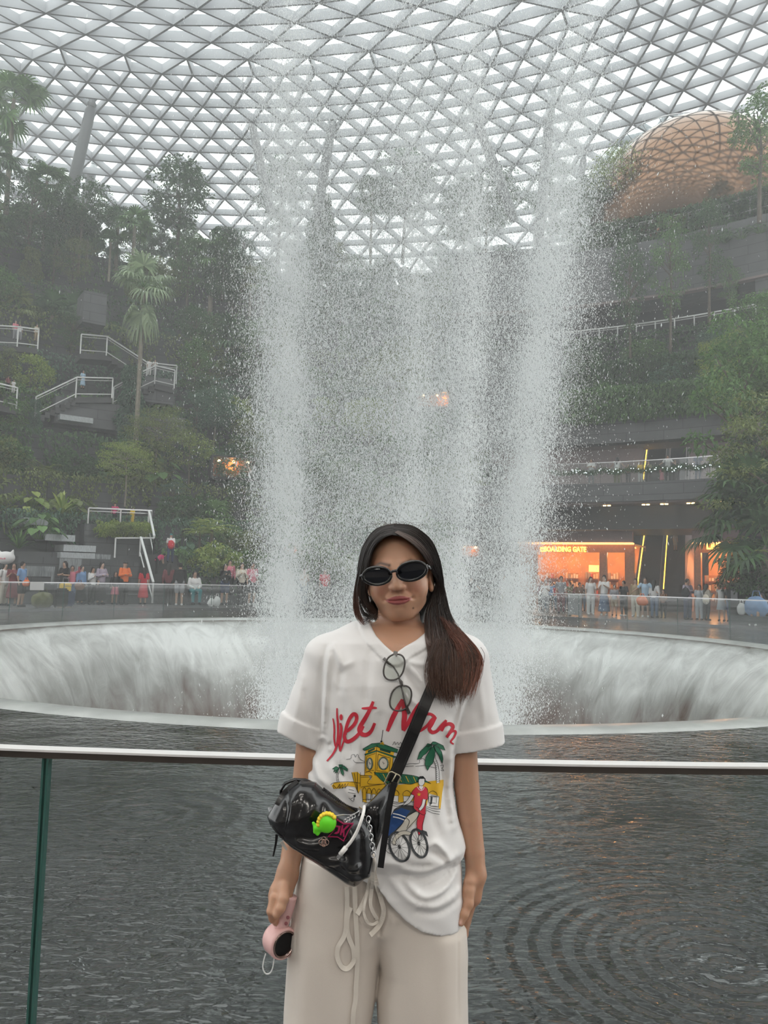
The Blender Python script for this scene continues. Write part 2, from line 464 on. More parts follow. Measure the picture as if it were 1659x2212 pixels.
def foam_mat():
    m = bpy.data.materials.new('rushing_foamy_water'); m.use_nodes = True; nt = m.node_tree; b = nt.nodes['Principled BSDF']; L = nt.links
    uv = nt.nodes.new('ShaderNodeUVMap'); mp = nt.nodes.new('ShaderNodeMapping'); mp.inputs['Scale'].default_value = (90, 4.5, 1); L.new(uv.outputs[0], mp.inputs[0])
    n = nt.nodes.new('ShaderNodeTexNoise'); n.inputs['Scale'].default_value = 1.0; n.inputs['Detail'].default_value = 7; n.inputs['Roughness'].default_value = 0.65; n.inputs['Distortion'].default_value = 0.8
    L.new(mp.outputs[0], n.inputs['Vector'])
    mp2 = nt.nodes.new('ShaderNodeMapping'); mp2.inputs['Scale'].default_value = (14, 3.0, 1); L.new(uv.outputs[0], mp2.inputs[0])
    n2 = nt.nodes.new('ShaderNodeTexNoise'); n2.inputs['Scale'].default_value = 1.0; n2.inputs['Detail'].default_value = 3; L.new(mp2.outputs[0], n2.inputs['Vector'])
    sep = nt.nodes.new('ShaderNodeSeparateXYZ'); L.new(uv.outputs[0], sep.inputs[0])
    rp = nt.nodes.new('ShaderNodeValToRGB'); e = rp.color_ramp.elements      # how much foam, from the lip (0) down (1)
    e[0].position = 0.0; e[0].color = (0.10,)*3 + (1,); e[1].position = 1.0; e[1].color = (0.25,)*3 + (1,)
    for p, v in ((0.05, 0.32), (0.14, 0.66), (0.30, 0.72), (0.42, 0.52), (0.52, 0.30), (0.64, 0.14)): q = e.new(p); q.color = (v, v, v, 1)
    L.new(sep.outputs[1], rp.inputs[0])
    def math_(op, a, b_):
        q = nt.nodes.new('ShaderNodeMath'); q.operation = op
        for i, x in enumerate((a, b_)):
            if isinstance(x, (int, float)): q.inputs[i].default_value = x
            else: L.new(x, q.inputs[i])
        return q.outputs[0]
    s = math_('ADD', rp.outputs[0], math_('MULTIPLY', math_('SUBTRACT', n.outputs[0], 0.5), 0.8))
    s = math_('ADD', s, math_('MULTIPLY', math_('SUBTRACT', n2.outputs[0], 0.5), 0.7))
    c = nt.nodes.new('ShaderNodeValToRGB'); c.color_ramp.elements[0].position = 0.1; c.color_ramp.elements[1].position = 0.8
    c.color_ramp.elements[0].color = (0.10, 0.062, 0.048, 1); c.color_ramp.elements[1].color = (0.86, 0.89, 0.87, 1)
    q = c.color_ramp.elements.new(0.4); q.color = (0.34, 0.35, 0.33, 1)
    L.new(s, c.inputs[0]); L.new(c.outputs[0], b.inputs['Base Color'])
    b.inputs['Roughness'].default_value = 0.35
    bp = nt.nodes.new('ShaderNodeBump'); bp.inputs['Strength'].default_value = 0.5; bp.inputs['Distance'].default_value = 0.1
    L.new(n.outputs[0], bp.inputs['Height']); L.new(bp.outputs[0], b.inputs['Normal'])
    return m
prof = [(10.66, WZ-0.06), (10.5, -0.22), (10.2, -0.42), (9.8, -0.75), (9.4, -1.2), (9.05, -1.75), (8.75, -2.4), (8.5, -3.1), (8.3, -3.9), (8.1, -5.0), (7.9, -6.5), (7.7, -9.0)]
n = 192; V = []; U = []
for i, (r, z) in enumerate(prof):
    for j in range(n+1):
        q = 2*PI*j/n; V.append(pol(r, q, z)); U.append((q/(2*PI)*1.0, i/(len(prof)-1)))
F = [(i*(n+1)+j, i*(n+1)+j+1, (i+1)*(n+1)+j+1, (i+1)*(n+1)+j) for i in range(len(prof)-1) for j in range(n)]
fun = fast_mesh('water_funnel', V, F, foam_mat(), smooth=True, uv=U)
tag(fun, 'round funnel of rushing white foamy water sinking below the pale lip of the pool', 'water')

# ---- floors: where the visitors stand, and the plaza beyond the pool
mb = MB(); mb.arc(R_POOL+0.16, 30, -0.4, 0.0, -PI, PI, 96)
fl = mb.build('floor', M_PAVE); fl['kind'] = 'structure'
mb = MB(); mb.arc(29.9, 46, -0.4, -0.004, math.radians(-100), math.radians(100), 64)
fl2 = mb.build('floor_plaza', M_PAVE); fl2['kind'] = 'structure'
# wall of the mall behind the photographer and the gallery above
mb = MB(); mb.box((0, -9.5, 20), (90, 0.4, 40)); wb = mb.build('wall_back', mat('mall_interior_wall', (0.55, 0.52, 0.49), 0.7)); wb['kind'] = 'structure'
mb = MB(); mb.box((0, -5.2, 4.6), (60, 8.4, 0.6)); wb = mb.build('ceiling_gallery', mat('gallery_soffit', (0.70, 0.69, 0.67), 0.7)); wb['kind'] = 'structure'
# unseen fill lamps added behind the camera to brighten the woman's front
M_FILLP = mat('fill_light_panel', (1, 0.97, 0.92), 0.5, emit=(1.0, 0.95, 0.88), estr=2.2)
for i, (lx, ly) in enumerate(((-3.2, -2.6), (0.6, -2.6), (4.4, -2.6), (-3.2, -6.0), (0.6, -6.0), (4.4, -6.0))):
    mb = MB(); mb.box((lx, ly, 4.28), (1.9, 0.5, 0.04)); o = mb.build('fill_light', M_FILLP); tag(o, f"unseen fill lamp added over the walkway, {['left', 'middle', 'right'][i % 3]} one of the {'row nearer the pool' if i < 3 else 'row farther from the pool'}", 'light', 'fill lamps')
    l = bpy.data.lights.new('ceiling_or_fill_lamp', 'AREA'); l.shape = 'RECTANGLE'; l.size = 1.9; l.size_y = 0.5; l.energy = 46; l.color = (1.0, 0.94, 0.86)  # added area light, unseen, fills the woman's front from above
    lo = bpy.data.objects.new('ceiling_or_fill_lamp', l); C.objects.link(lo); lo.location = (lx, ly, 4.25); lo.parent = o

# ---- glass balustrade round the pool
M_GLASS = clear_glass('balustrade_glass', (0.93, 0.955, 0.95), 0.03)
M_RAILREFL = mat('dark_rail_reflection', (0.10, 0.085, 0.075), 0.4, 0.6)  # dark strip added below the rail in place of its front face's dark reflection
M_GEDGE = mat('green_glass_edge', (0.05, 0.14, 0.12), 0.15, spec=0.6)
RR = R_POOL
def balustrade(a0, a1, panels, label, r=RR, z=0.0, h=1.0, thick=0.02, railw=0.06, railh=0.028, m=M_STEEL, name='glass_balustrade', group=None, reflh=0.0):
    root = empty(name, pol(r, (a0+a1)/2, z))
    tag(root, label, 'balustrade', group)
    k = max(8, int(abs(a1-a0)*24)*2)
    mb = MB(); mb.arc(r-railw/2, r+railw/2, z+h-railh, z+h, a0, a1, k); tr_ = mb.build('top_rail', m, root)
    if reflh: mb = MB(); mb.arc(r-railw/2+.004, r+railw/2-.004, z+h-railh-reflh, z+h-railh-.0005, a0, a1, k); mb.build('dark_reflection_strip', M_RAILREFL, tr_)
    for i in range(panels):
        b0 = a0 + (a1-a0)*i/panels + 0.004/r; b1 = a0 + (a1-a0)*(i+1)/panels - 0.004/r
        mb = MB(); mb.arc(r-thick/2, r+thick/2, z-0.1, z+h-railh-0.001, b0, b1, max(3, k//panels))
        g = mb.build('glass_panel', M_GLASS, root)
        for e, s in ((b0, 1), (b1, -1)):
            mb = MB(); c0 = pol(r, e - s*0.0006, 0); mb.box((c0.x, c0.y, z+(h-railh)/2-0.05), (0.006, thick+0.002, h-railh+0.09), -e)
            mb.build('glass_edge', M_GEDGE, g)
    return root
# near balustrade: one joint falls at the photograph's left
pj = on_cyl(85, 1900, RR) if False else None
d = ray(86, 1900); 
_A = d.x*d.x+d.y*d.y; _B = 2*((CAM.x-HX)*d.x+(CAM.y-HY)*d.y); _C = (CAM.x-HX)**2+(CAM.y-HY)**2-RR*RR
_t = (-_B-math.sqrt(_B*_B-4*_A*_C))/(2*_A); pj = CAM + d*_t
aj = ang_of(pj)
if aj < 0: aj += 2*PI
STEP = 2.6/RR
balustrade(aj-2*STEP, aj+3*STEP if False else aj+2*STEP, 4, 'near glass balustrade with flat steel top rail directly behind the woman', railw=0.050, railh=0.006, reflh=0.018, m=mat('skylit_steel_rail', (0.82, 0.81, 0.80), 0.45, 0.1))  # pale top and dark strip put sky and dark reflections into the rail's colours
balustrade(math.radians(-62), math.radians(66), 18, 'far glass balustrade curving along the plaza beyond the pool', h=1.05, railw=0.05, railh=0.04, m=M_STEEL)
# ================================================================== TERRACES, MALL FRONT, ROOF COLUMNS
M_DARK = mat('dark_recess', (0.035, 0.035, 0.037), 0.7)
M_PINK = mat('pink_grey_wall_panel', (0.42, 0.33, 0.33), 0.5, var=0.06)
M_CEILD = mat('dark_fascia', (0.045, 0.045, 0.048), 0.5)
M_SOFF = mat('soffit_panel', (0.30, 0.24, 0.23), 0.6)
M_SOIL = mat('planter_soil', (0.05, 0.045, 0.035), 0.9)
M_LAMPW = mat('warm_lamp', (1, 0.8, 0.5), 0.5, emit=(1.0, 0.62, 0.25), estr=9)
D = math.radians
def zpx(px, py, r): return on_cyl(px, py, r).z
# left: stepped stone terraces, each face further back and higher
LEV = []
for py, r in ((1243, 22.6), (1200, 24.2), (1130, 26.2), (1050, 28.6), (965, 31.0), (885, 33.6), (805, 36.4), (725, 39.4), (660, 42.4), (600, 45.6), (572, 49.0)):
    LEV.append((r, zpx(300, py, r)))
prev = 0.0
for i, (r, z) in enumerate(LEV):
    a1 = D(14) if i > 3 else D(9)
    n = 40
    arc_wall('wall_terrace', r, prev-0.3, z, D(-66), a1, M_STONE, thick=(LEV[i+1][0]-r+0.4) if i+1 < len(LEV) else 9.0, n=n)
    prev = z
def lev_z(r):
    z = 0.0
    for rr, zz in LEV:
        if r >= rr: z = zz
    return z

# ---- right: the mall front, one storey over another
def zr(py, r, px=1400): return zpx(px, py, r)
A_L, A_R = D(7.5), D(58)
def aat(px, r): return ang_of(on_cyl(px, 1100, r))
# storey 1: shop wall, dark fascia over it, soffit, stone gallery parapet
Z_SHOP = zr(1143, 31.5); R_S = 31.5
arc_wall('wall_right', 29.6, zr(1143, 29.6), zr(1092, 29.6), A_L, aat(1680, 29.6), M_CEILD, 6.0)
arc_wall('trim_2', 28.0, zr(1081, 28.0), zr(1040, 28.0), A_L, aat(1690, 28), M_STONEL, 1.4)
arc_wall('trim_3', 28.3, zr(1081, 28.0)-0.12, zr(1081, 28.0)-0.005, A_L, aat(1690, 28.3), M_SOFF, 1.6)
Z_GAL = zr(1040, 28.0)
arc_wall('floor_gallery', 29.3, Z_GAL-0.6, Z_GAL-0.02, A_L, A_R, M_PAVE, 5.6)
R_P = 33.5
arc_wall('wall_right', R_P, Z_GAL-0.01, zr(955, R_P), A_L, aat(1388, R_P), M_PINK, 0.4)
arc_wall('wall_right', R_P, Z_GAL-0.01, zr(955, R_P), aat(1492, R_P), A_R, M_PINK, 0.4)
arc_wall('ceiling_gallery_soffit', 31.2, zr(952, 31.0)+0.0, zr(952, 31.0)+0.3, A_L, A_R, M_SOFF, 3.0)
# storey 2: stone band with block courses, planter on top
Z_B0, Z_B1 = zr(952, 31.0), zr(885, 31.0)
arc_wall('wall_right', 31.0, Z_B0, Z_B1, A_L, A_R, M_STONEL, 1.0)
# planted balcony, parapet with rail, dark recess behind
Z_C0, Z_C1 = zr(790, 32.0), zr(715, 33.5)
arc_wall('wall_right', 32.0, Z_B1-0.01, Z_C0, A_L, A_R, M_STONE, 2.4)
arc_wall('wall_right', 33.6, Z_C0-0.01, zr(735, 33.6), A_L, A_R, M_STONEL, 2.4)
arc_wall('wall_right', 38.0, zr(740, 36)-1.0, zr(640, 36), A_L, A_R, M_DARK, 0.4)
# tall upper wall
Z_D0 = zr(640, 35.0); Z_D1 = zr(520, 35.0)
arc_wall('wall_right', 35.0, Z_D0, Z_D1, A_L, A_R, M_STONEL, 4.0)
arc_wall('trim_4', 34.9, Z_D0-0.14, Z_D0, A_L, A_R, M_SOFF, 0.5)
arc_wall('wall_right', 36.0, Z_D1-0.01, zr(500, 36.0), A_L, A_R, M_STONE, 4.0)
arc_wall('wall_right', 35.2, zr(660, 35.2)-1.4, Z_D0+0.02, aat(1640, 35.2), A_R, M_STONEL, 0.6)

# ---- shops on the plaza
M_WARMW = mat('shop_timber_panel', (0.42, 0.20, 0.09), 0.5, var=0.15)
M_SIGN = mat('glowing_sign_letters', (1, 0.7, 0.1), 0.5, emit=(1.0, 0.62, 0.10), estr=3.2)
M_GLOWC = mat('warm_ceiling_panel', (1, 0.6, 0.3), 0.5, emit=(1.0, 0.45, 0.15), estr=2.6)
M_GOODS = [mat('shop_goods_%s' % n_, c, 0.6) for n_, c in (('cream', (0.7, 0.55, 0.4)), ('tan', (0.45, 0.25, 0.12)), ('red', (0.5, 0.1, 0.08)), ('grey', (0.3, 0.28, 0.28)), ('white', (0.75, 0.7, 0.65)))]
FONT = None
def text_mesh(txt, size, depth, m, name='letters', bold=0.0, shear=0.0):
    """one mesh per sign, letters standing in the local x-z plane, facing -y"""
    cu = bpy.data.curves.new(name, 'FONT'); cu.body = txt; cu.size = size; cu.extrude = depth; cu.offset = bold; cu.shear = shear
    cu.align_x = 'CENTER'; cu.align_y = 'CENTER'
    o = bpy.data.objects.new(name, cu); C.objects.link(o)
    dg = bpy.context.evaluated_depsgraph_get(); me = bpy.data.meshes.new_from_object(o.evaluated_get(dg))
    bpy.data.objects.remove(o); bpy.data.curves.remove(cu)
    me.transform(Matrix.Rotation(PI/2, 4, 'X')); me.materials.clear(); me.materials.append(m); me.name = name
    return me
def put_text(txt, p, ang, size, m, parent, name='sign_letters', bold=0.0, depth=0.03, kx=1.0):
    me = text_mesh(txt, size, depth, m, name, bold)
    me.transform(Matrix.Translation(p) @ Matrix.Rotation(-ang, 4, 'Z') @ Matrix.Diagonal((kx, 1, 1, 1)))
    return link(name, me, parent)
def shop(px0, px1, label, sign, spx, spy, ssize, openings, kx=1.0):
    a0, a1 = aat(px0, R_S), aat(px1, R_S)
    root = empty('shop_front', pol(R_S, (a0+a1)/2, 0)); tag(root, label, 'shop')
    ztop = Z_SHOP + 0.1; zh = zr(1172, R_S)
    mb = MB(); mb.arc(R_S, R_S+0.3, zh, ztop+0.5, a0, a1, 12); mb.build('header_panel', M_PINK, root)
    zo = zr(1193, R_S)
    mb = MB(); mb.arc(R_S+0.5, R_S+0.7, zo, zh, a0, a1, 12); mb.build('sign_band', M_WARMW, root)
    mb = MB(); mb.arc(R_S-0.05, R_S+0.62, zh-0.1, zh, a0, a1, 12); mb.build('light_strip', M_GLOWC, root)
    # piers between openings
    prev = px0
    for (p0, p1) in openings + [(px1, px1)]:
        if p0 > prev:
            mb = MB(); mb.arc(R_S+0.5, R_S+0.8, -0.02, zo, aat(prev, R_S), aat(p0, R_S), 3); mb.build('pier', M_WARMW, root)
        prev = p1
    # interior
    mb = MB(); mb.arc(R_S+4.2, R_S+4.4, 0, zo+0.6, a0, a1, 8); mb.build('back_wall', mat('shop_back_wall', (0.65, 0.36, 0.17), 0.6, var=0.2, vscale=1.5), root)
    mb = MB(); mb.arc(R_S+0.81, R_S+4.2, zo+0.45, zo+0.55, a0, a1, 8); mb.build('shop_ceiling', mat('shop_ceiling_paint', (0.8, 0.6, 0.42), 0.6), root)
    mb = MB(); mb.arc(R_S+1.5, R_S+3.0, zo+0.36, zo+0.42, a0+0.01, a1-0.01, 8); mb.build('ceiling_or_fill_lamp', M_GLOWC, root)
    rr = random.Random(int(px0))
    for i in range(6):
        a = a0 + (a1-a0)*(i+0.5)/6
        c = pol(R_S+3.6, a, 0)
        mb = MB()
        mb.box((c.x, c.y, 1.2), (0.9, 0.5, 0.05), -a); mb.box((c.x, c.y, 0.6), (0.9, 0.5, 0.05), -a); mb.box((c.x, c.y, 1.8), (0.9, 0.5, 0.05), -a)
        mb.box((c.x, c.y+0.24, 1.1), (0.9, 0.04, 2.2), -a)
        sh = mb.build('display_shelf', M_WARMW, root)
        mb = MB()
        for zz in (0.65, 1.25, 1.85):
            for k in range(5):
                h = rr.uniform(0.18, 0.42); q = a + (k-2)*0.17/(R_S+3.4)
                g = pol(R_S+3.4, q, zz+h/2); mb = MB(); mb.box((g.x, g.y, g.z), (0.13, 0.2, h), -a); mb.build('goods', rr.choice(M_GOODS), sh)
    # sign letters hang in front of the band
    p = on_cyl(spx, spy, R_S+0.44); put_text(sign, p, ang_of(p), ssize, M_SIGN, root, kx=kx, bold=0.012*ssize/0.4)
    for i in range(3):
        a = a0 + (a1-a0)*(i+0.5)/3; c = pol(R_S+2.0, a, zo+0.1)
        l = bpy.data.lights.new('shop_lamp', 'POINT'); l.energy = 150; l.color = (1, 0.45, 0.15); l.shadow_soft_size = 0.3
        lo = bpy.data.objects.new('shop_lamp', l); C.objects.link(lo); lo.location = c; lo.parent = root; lo.matrix_parent_inverse = parent_inv(root)
    return root
sh1 = shop(1120, 1366, 'orange lit shop with a glowing yellow BOARDING GATE sign near the escalator foot', 'BOARDING GATE', 1220, 1187, 0.44, [(1160, 1292), (1308, 1346)], kx=0.76)
p = on_cyl(1172, 1187, R_S+0.44)
mb = MB(); a_ = ang_of(p)
mb.box(p, (0.30, 0.05, 0.30), -a_); mb.build('sign_emblem', M_SIGN, sh1)
mb = MB(); mb.box(p + Vector((0, -0.05, 0)), (0.20, 0.03, 0.05), -a_); mb.box(p + Vector((-0.02, -0.05, -0.08)), (0.12, 0.03, 0.04), -a_); mb.build('emblem_bars', M_WARMW, sh1)
sh2 = shop(1494, 1680, 'warm lit chocolate shop behind the palms, its glowing sign half hidden by leaves', 'L\u00e4derach', 1563, 1180, 0.52, [(1508, 1660)])
# the pale square box sign inside the first shop
c = on_cyl(1283, 1228, R_S+1.2)
mb = MB(); mb.box(c, (0.62, 0.1, 0.42), -ang_of(c)); o = mb.build('lit_box_sign', mat('amber_box_sign', (1, 0.7, 0.2), 0.5, emit=(1, 0.6, 0.15), estr=2.0), sh1)
# more warm shop glow behind the fall: two cafe fronts
for (px, py, r, w, h, lab) in ((960, 870, 33.0, 3.8, 1.1, 'dim orange lit opening high behind the middle of the falling water'),
                               (500, 1015, 29.3, 2.6, 1.3, 'dim orange lit opening in the planted slope just beside the falling water'),
                               (640, 1188, 25.0, 1.6, 0.8, 'low orange lit opening behind the left edge of the falling water'),
                               (1040, 870, 33.0, 0.9, 1.0, 'small orange lit opening behind the right part of the falling water'),
                               (1018, 1192, 26, 1.2, 0.7, 'small orange lit kiosk behind the water beside the woman')):
    c = on_cyl(px, py, r); a_ = ang_of(c); root = empty('lit_opening', c); tag(root, lab, 'opening', None)
    out = pol(1, a_, 0, 0, 0)
    mb = MB()
    for s in (-1, 1):
        sd = Vector((math.cos(a_), -math.sin(a_), 0))
        mb.box(c + sd*s*w/2 - out*0.5, (0.12, 1.2, h), -a_)
    mb.box(c - out*0.5 + Vector((0, 0, h/2)), (w+0.12, 1.2, 0.1), -a_); mb.box(c - out*0.5 - Vector((0, 0, h/2)), (w+0.12, 1.2, 0.1), -a_)
    mb.build('surround', M_STONE, root)
    mb = MB(); mb.box(c - out*0.1, (w, 0.1, h), -a_); mb.build('inner_wall', M_WARMW, root)
    for k in range(max(2, int(w*1.2))):
        mb = MB(); q = c - out*0.8 + sd*((k+0.5)/max(2, int(w*1.2))-0.5)*w + Vector((0, 0, h*0.3))
        mb.lathe([(0.0, 0.09), (0.08, 0.05), (0.1, -0.03), (0.0, -0.08)], 10, q); mb.build('lamp', M_LAMPW, root)
    l = bpy.data.lights.new('opening_lamp', 'POINT'); l.energy = 18*w; l.color = (1, 0.42, 0.13); l.shadow_soft_size = 0.2
    lo = bpy.data.objects.new('opening_lamp', l); C.objects.link(lo); lo.location = c - out*0.5 + Vector((0, 0, h*0.2)); lo.parent = root; lo.matrix_parent_inverse = parent_inv(root)

# ---- escalators
M_STEP = mat('escalator_steps', (0.05, 0.05, 0.055), 0.5)
M_YEL = mat('yellow_light_line', (1, 0.7, 0.1), 0.5, emit=(1.0, 0.6, 0.08), estr=3.5)
M_ESCS = mat('escalator_skirt', (0.28, 0.24, 0.24), 0.35, 0.3)
def escalator(b0, b1, t0, t1, label, lines=(0,)):
    """b0, b1: left and right foot; t0, t1: left and right head"""
    root = empty('escalator', (b0+b1)/2); tag(root, label, 'escalator', None)
    N = 26; V = []; F = []
    for k in range(N):
        u0, u1 = k/N, (k+1)/N
        l0 = b0.lerp(t0, u0); r0 = b1.lerp(t1, u0); l1 = b0.lerp(t0, u1); r1 = b1.lerp(t1, u1)
        n_ = len(V); up = Vector((0, 0, l1.z-l0.z))
        V += [l0, r0, r0+up, l0+up, r1, l1]; F += [(n_, n_+1, n_+2, n_+3), (n_+3, n_+2, n_+4, n_+5)]
    fast_mesh('steps', [tuple(v) for v in V], F, M_STEP, root)
    mb = MB()
    for (b, t) in ((b0, t0), (b1, t1)): pass
    for (b, t, yl) in ((b0, t0, 0 in lines), (b1, t1, 1 in lines)):
        mb = MB(); mb.bar(b + Vector((0, 0, 0.15)), t + Vector((0, 0, 0.15)), 0.22, 0.9); sk = mb.build('balustrade_side', M_ESCS, root)
        mb = MB(); mb.bar(b + Vector((0, 0, 0.95)), t + Vector((0, 0, 0.95)), 0.10, 0.09); mb.build('handrail', M_DARK, root)
        if yl:
            mb = MB(); mb.bar(b + Vector((0.0, -0.06, 0.66)), t + Vector((0, -0.06, 0.66)), 0.13, 0.035); mb.build('light_line', M_YEL, root)
    mb = MB(); mb.bar(b0 + Vector((0, 0, -0.45)), t0 + Vector((0, 0, -0.45)), 0.3, 0.5)
    return root
zt = Z_GAL
def esc(pxb0, pxb1, pxt0, pxt1, yb, yt, zb, zt, label, lines):
    # feet and heads stand on two lines across the hall
    def P(px, Y, z): d = ray(px, 1150); return Vector((CAM.x + d.x/d.y*Y, Y, z))
    return escalator(P(pxb0, yb, zb), P(pxb1, yb, zb), P(pxt0, yt, zt), P(pxt1, yt, zt), label, lines)
esc(1370, 1425, 1400, 1442, 45.0, 56, 0.0, 6.9, 'dark escalator rising from the plaza beside the BOARDING GATE shop', (0,))
esc(1428, 1482, 1445, 1488, 45.0, 56, 0.0, 6.9, 'dark escalator rising from the plaza beside the chocolate shop', (0,))
esc(1388, 1440, 1408, 1450, 47.0, 58, Z_GAL, Z_GAL+7, 'upper escalator behind the gallery with one yellow light line', (0,))
esc(1442, 1486, 1452, 1490, 47.0, 58, Z_GAL, Z_GAL+7, 'upper escalator behind the gallery without a light line', ())
# pale sloping side wall right of the plaza escalators
mb = MB(); d0 = ray(1478, 1150); d1 = ray(1497, 1150)
a = Vector((d0.x/d0.y*44, 44, 0)); b = Vector((d1.x/d1.y*46.5, 46.5, 0))
t_ = Vector((d1.x/d1.y*56, 56, 0))
mb.add([a, b, b+Vector((0,0,2.0)), a+Vector((0,0,1.1)), t_+Vector((-0.5,0,5.5)), t_+Vector((0.2,0,5.5)), t_+Vector((-0.5,0,9)), t_+Vector((0.2,0,9))],
       [(0,1,2,3), (0,3,6,4), (1,5,7,2), (3,2,7,6), (4,6,7,5)])
o = mb.build('trim_5', M_PINK); o['kind'] = 'structure'
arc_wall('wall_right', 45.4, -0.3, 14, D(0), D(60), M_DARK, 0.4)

# ---- downlights in the gallery soffit
rootz = zr(1081, 28.0)-0.125
for px in (1306, 1390, 1430, 1487, 1548):
    for k in (0, 6):
        p = on_cyl(px+k*1.6, 1086, 28.9); p.z = rootz
        mb = MB(); mb.lathe([(0.0, 0.0), (0.09, 0.0), (0.10, -0.02), (0.085, -0.05), (0, -0.05)], 10, p)
        o = mb.build('downlight', M_LAMPW); tag(o, f"{'left' if k == 0 else 'right'} lamp of the {['first', 'second', 'third', 'fourth', 'fifth'][[1306, 1390, 1430, 1487, 1548].index(px)]} pair of downlights under the stone gallery", 'light', 'gallery downlights')

# ---- railings
def railing(pts, h, label, post_every=2.0, m=M_RAILW, lower=True, group=None, rad=0.035, name='metal_railing', rails=2):
    """pts: feet of the railing, in metres"""
    root = empty(name, pts[0]); tag(root, label, 'railing', group)
    up = Vector((0, 0, h))
    mb = MB()
    for a, b in zip(pts[:-1], pts[1:]): mb.bar(a+up, b+up, 0.11, 0.07)
    mb.build('top_rail', m, root)
    if lower:
        mb = MB()
        for a, b in zip(pts[:-1], pts[1:]): mb.bar(a+up*0.12, b+up*0.12, 0.05, 0.05)
        mb.build('bottom_rail', m, root)
        mb = MB()
        for a, b in zip(pts[:-1], pts[1:]): mb.bar(a+up*0.86, b+up*0.86, 0.03, 0.03)
        mb.build('middle_rail', m, root)
    for a, b in zip(pts[:-1], pts[1:]):
        L = (b-a).length; n = max(1, round(L/post_every))
        for i in range(n + (1 if b is pts[-1] else 0)):
            p = a.lerp(b, i/n); mb = MB(); mb.bar(p - Vector((0,0,0.1)), p+up, 0.07, 0.05, up=(0,1,0)); mb.build('post', m, root)
    return root
def rail_px(px, r, h, label, **k):
    """px: where the top rail is seen; feet are h below"""
    return railing([on_cyl(a, b, r) - Vector((0, 0, h)) for a, b in px], h, label, **k)
def walk(px, r, h, width, name, label, m=M_STONEL, thick=0.35):
    """a footbridge or stair flight under a railing"""
    P = [on_cyl(a, b, r) - Vector((0, 0, h)) for a, b in px]
    mb = MB()
    for a, b in zip(P[:-1], P[1:]):
        n = max(1, int(abs(b.z-a.z)/0.18)) if abs(b.z-a.z) > 0.5 else 1
        for i in range(n):
            p = a.lerp(b, i/n); q = a.lerp(b, (i+1)/n)
            if n > 1: q = Vector((q.x, q.y, p.z))
            c = (p+q)/2; an = ang_of(c); out = pol(width/2, an, 0, 0, 0)
            mb.bar(p+out-Vector((0,0,thick/2+0.05)), q+out-Vector((0,0,thick/2+0.05)), width, thick)
    o = mb.build(name, m); tag(o, label, 'walkway'); return o
g = 'hillside railings'
rail_px([(-30, 702), (40, 706), (84, 712)], 35.0, 1.15, 'pale railing of the walkway highest on the planted slope, at its far side')
walk([(-30, 702), (40, 706), (84, 712)], 35.0, 1.15, 1.6, 'stone_walkway', 'short stone walkway under the highest pale railing of the slope')
L2 = [(176, 722), (232, 727), (318, 783), (382, 790)]
rail_px(L2, 33.8, 1.15, 'pale stair railing sloping down past the tall lone palm'); walk(L2, 33.8, 1.15, 1.5, 'stone_stairs', 'stone stair flight sloping down behind the tall lone palm')
L3 = [(78, 857), (166, 815), (244, 814), (250, 838)]
L3 = [(78, 857), (166, 815), (244, 817)]
rail_px(L3, 32.0, 1.15, 'pale railing climbing to the small landing where a person in pale blue stands'); walk(L3, 32.0, 1.15, 1.5, 'stone_stairs', 'stone stairs with the small landing under the person in pale blue')
L4 = [(246, 836), (300, 806), (336, 790), (378, 800)]
rail_px(L4, 32.6, 1.1, 'pale railing rising just below the stair flight of the tall palm'); walk(L4, 32.6, 1.1, 1.5, 'stone_walkway', 'upper stone walkway resting on the block wall beside the tall palm')
rail_px([(-20, 824), (38, 838)], 31.0, 1.1, 'short pale railing at the edge of the slope beside three seated people'); walk([(-20, 824), (38, 838)], 31.0, 1.1, 1.5, 'stone_walkway', 'short stone walkway at the edge of the slope with seated people')
# block walls that carry the walkways
for (p0, p1, y0, y1, r, lab) in ((120, 300, 868, 925, 32.3, ''), (298, 378, 815, 870, 32.9, ''), (330, 400, 900, 965, 30.6, ''), (182, 232, 632, 700, 36.0, '')):
    a0, a1 = ang_of(on_cyl(p0, y0, r)), ang_of(on_cyl(p1, y0, r))
    arc_wall('wall_left', r, zpx((p0+p1)/2, y1, r), zpx((p0+p1)/2, y0, r), a0, a1, M_STONEL, 2.0, n=8)
# railed platform above the plaza with its flower bed
rp = 25.4
arc_wall('wall_left', rp, 0, zpx(260, 1135, rp), ang_of(on_cyl(185, 1100, rp)), ang_of(on_cyl(322, 1100, rp)), M_STONE, 2.5, n=10)
rail_px([(192, 1097), (328, 1103)], rp+0.1, 1.15, 'steel railing of the stone platform above the flower bed', m=M_STEEL)
pf = [on_cyl(322, 1100, rp) - Vector((0,0,1.1)), on_cyl(333, 1162, rp-1.6) - Vector((0,0,0.9))]
railing(pf, 1.0, 'white handrail dropping from the stone platform beside the flower bed', post_every=4)
railing([on_cyl(333, 1162, rp-1.6) - Vector((0,0,0.9)), on_cyl(250, 1162, rp-1.6) - Vector((0,0,0.9))], 0.9, 'white handrail running level below the flower bed', post_every=3, lower=False)
railing([on_cyl(304, 1160, rp-1.8) - Vector((0,0,0.9)), on_cyl(331, 1258, rp-4.3) - Vector((0,0,0.9))], 0.9, 'bright white handrail of the steps sloping down to the plaza', post_every=2.5)
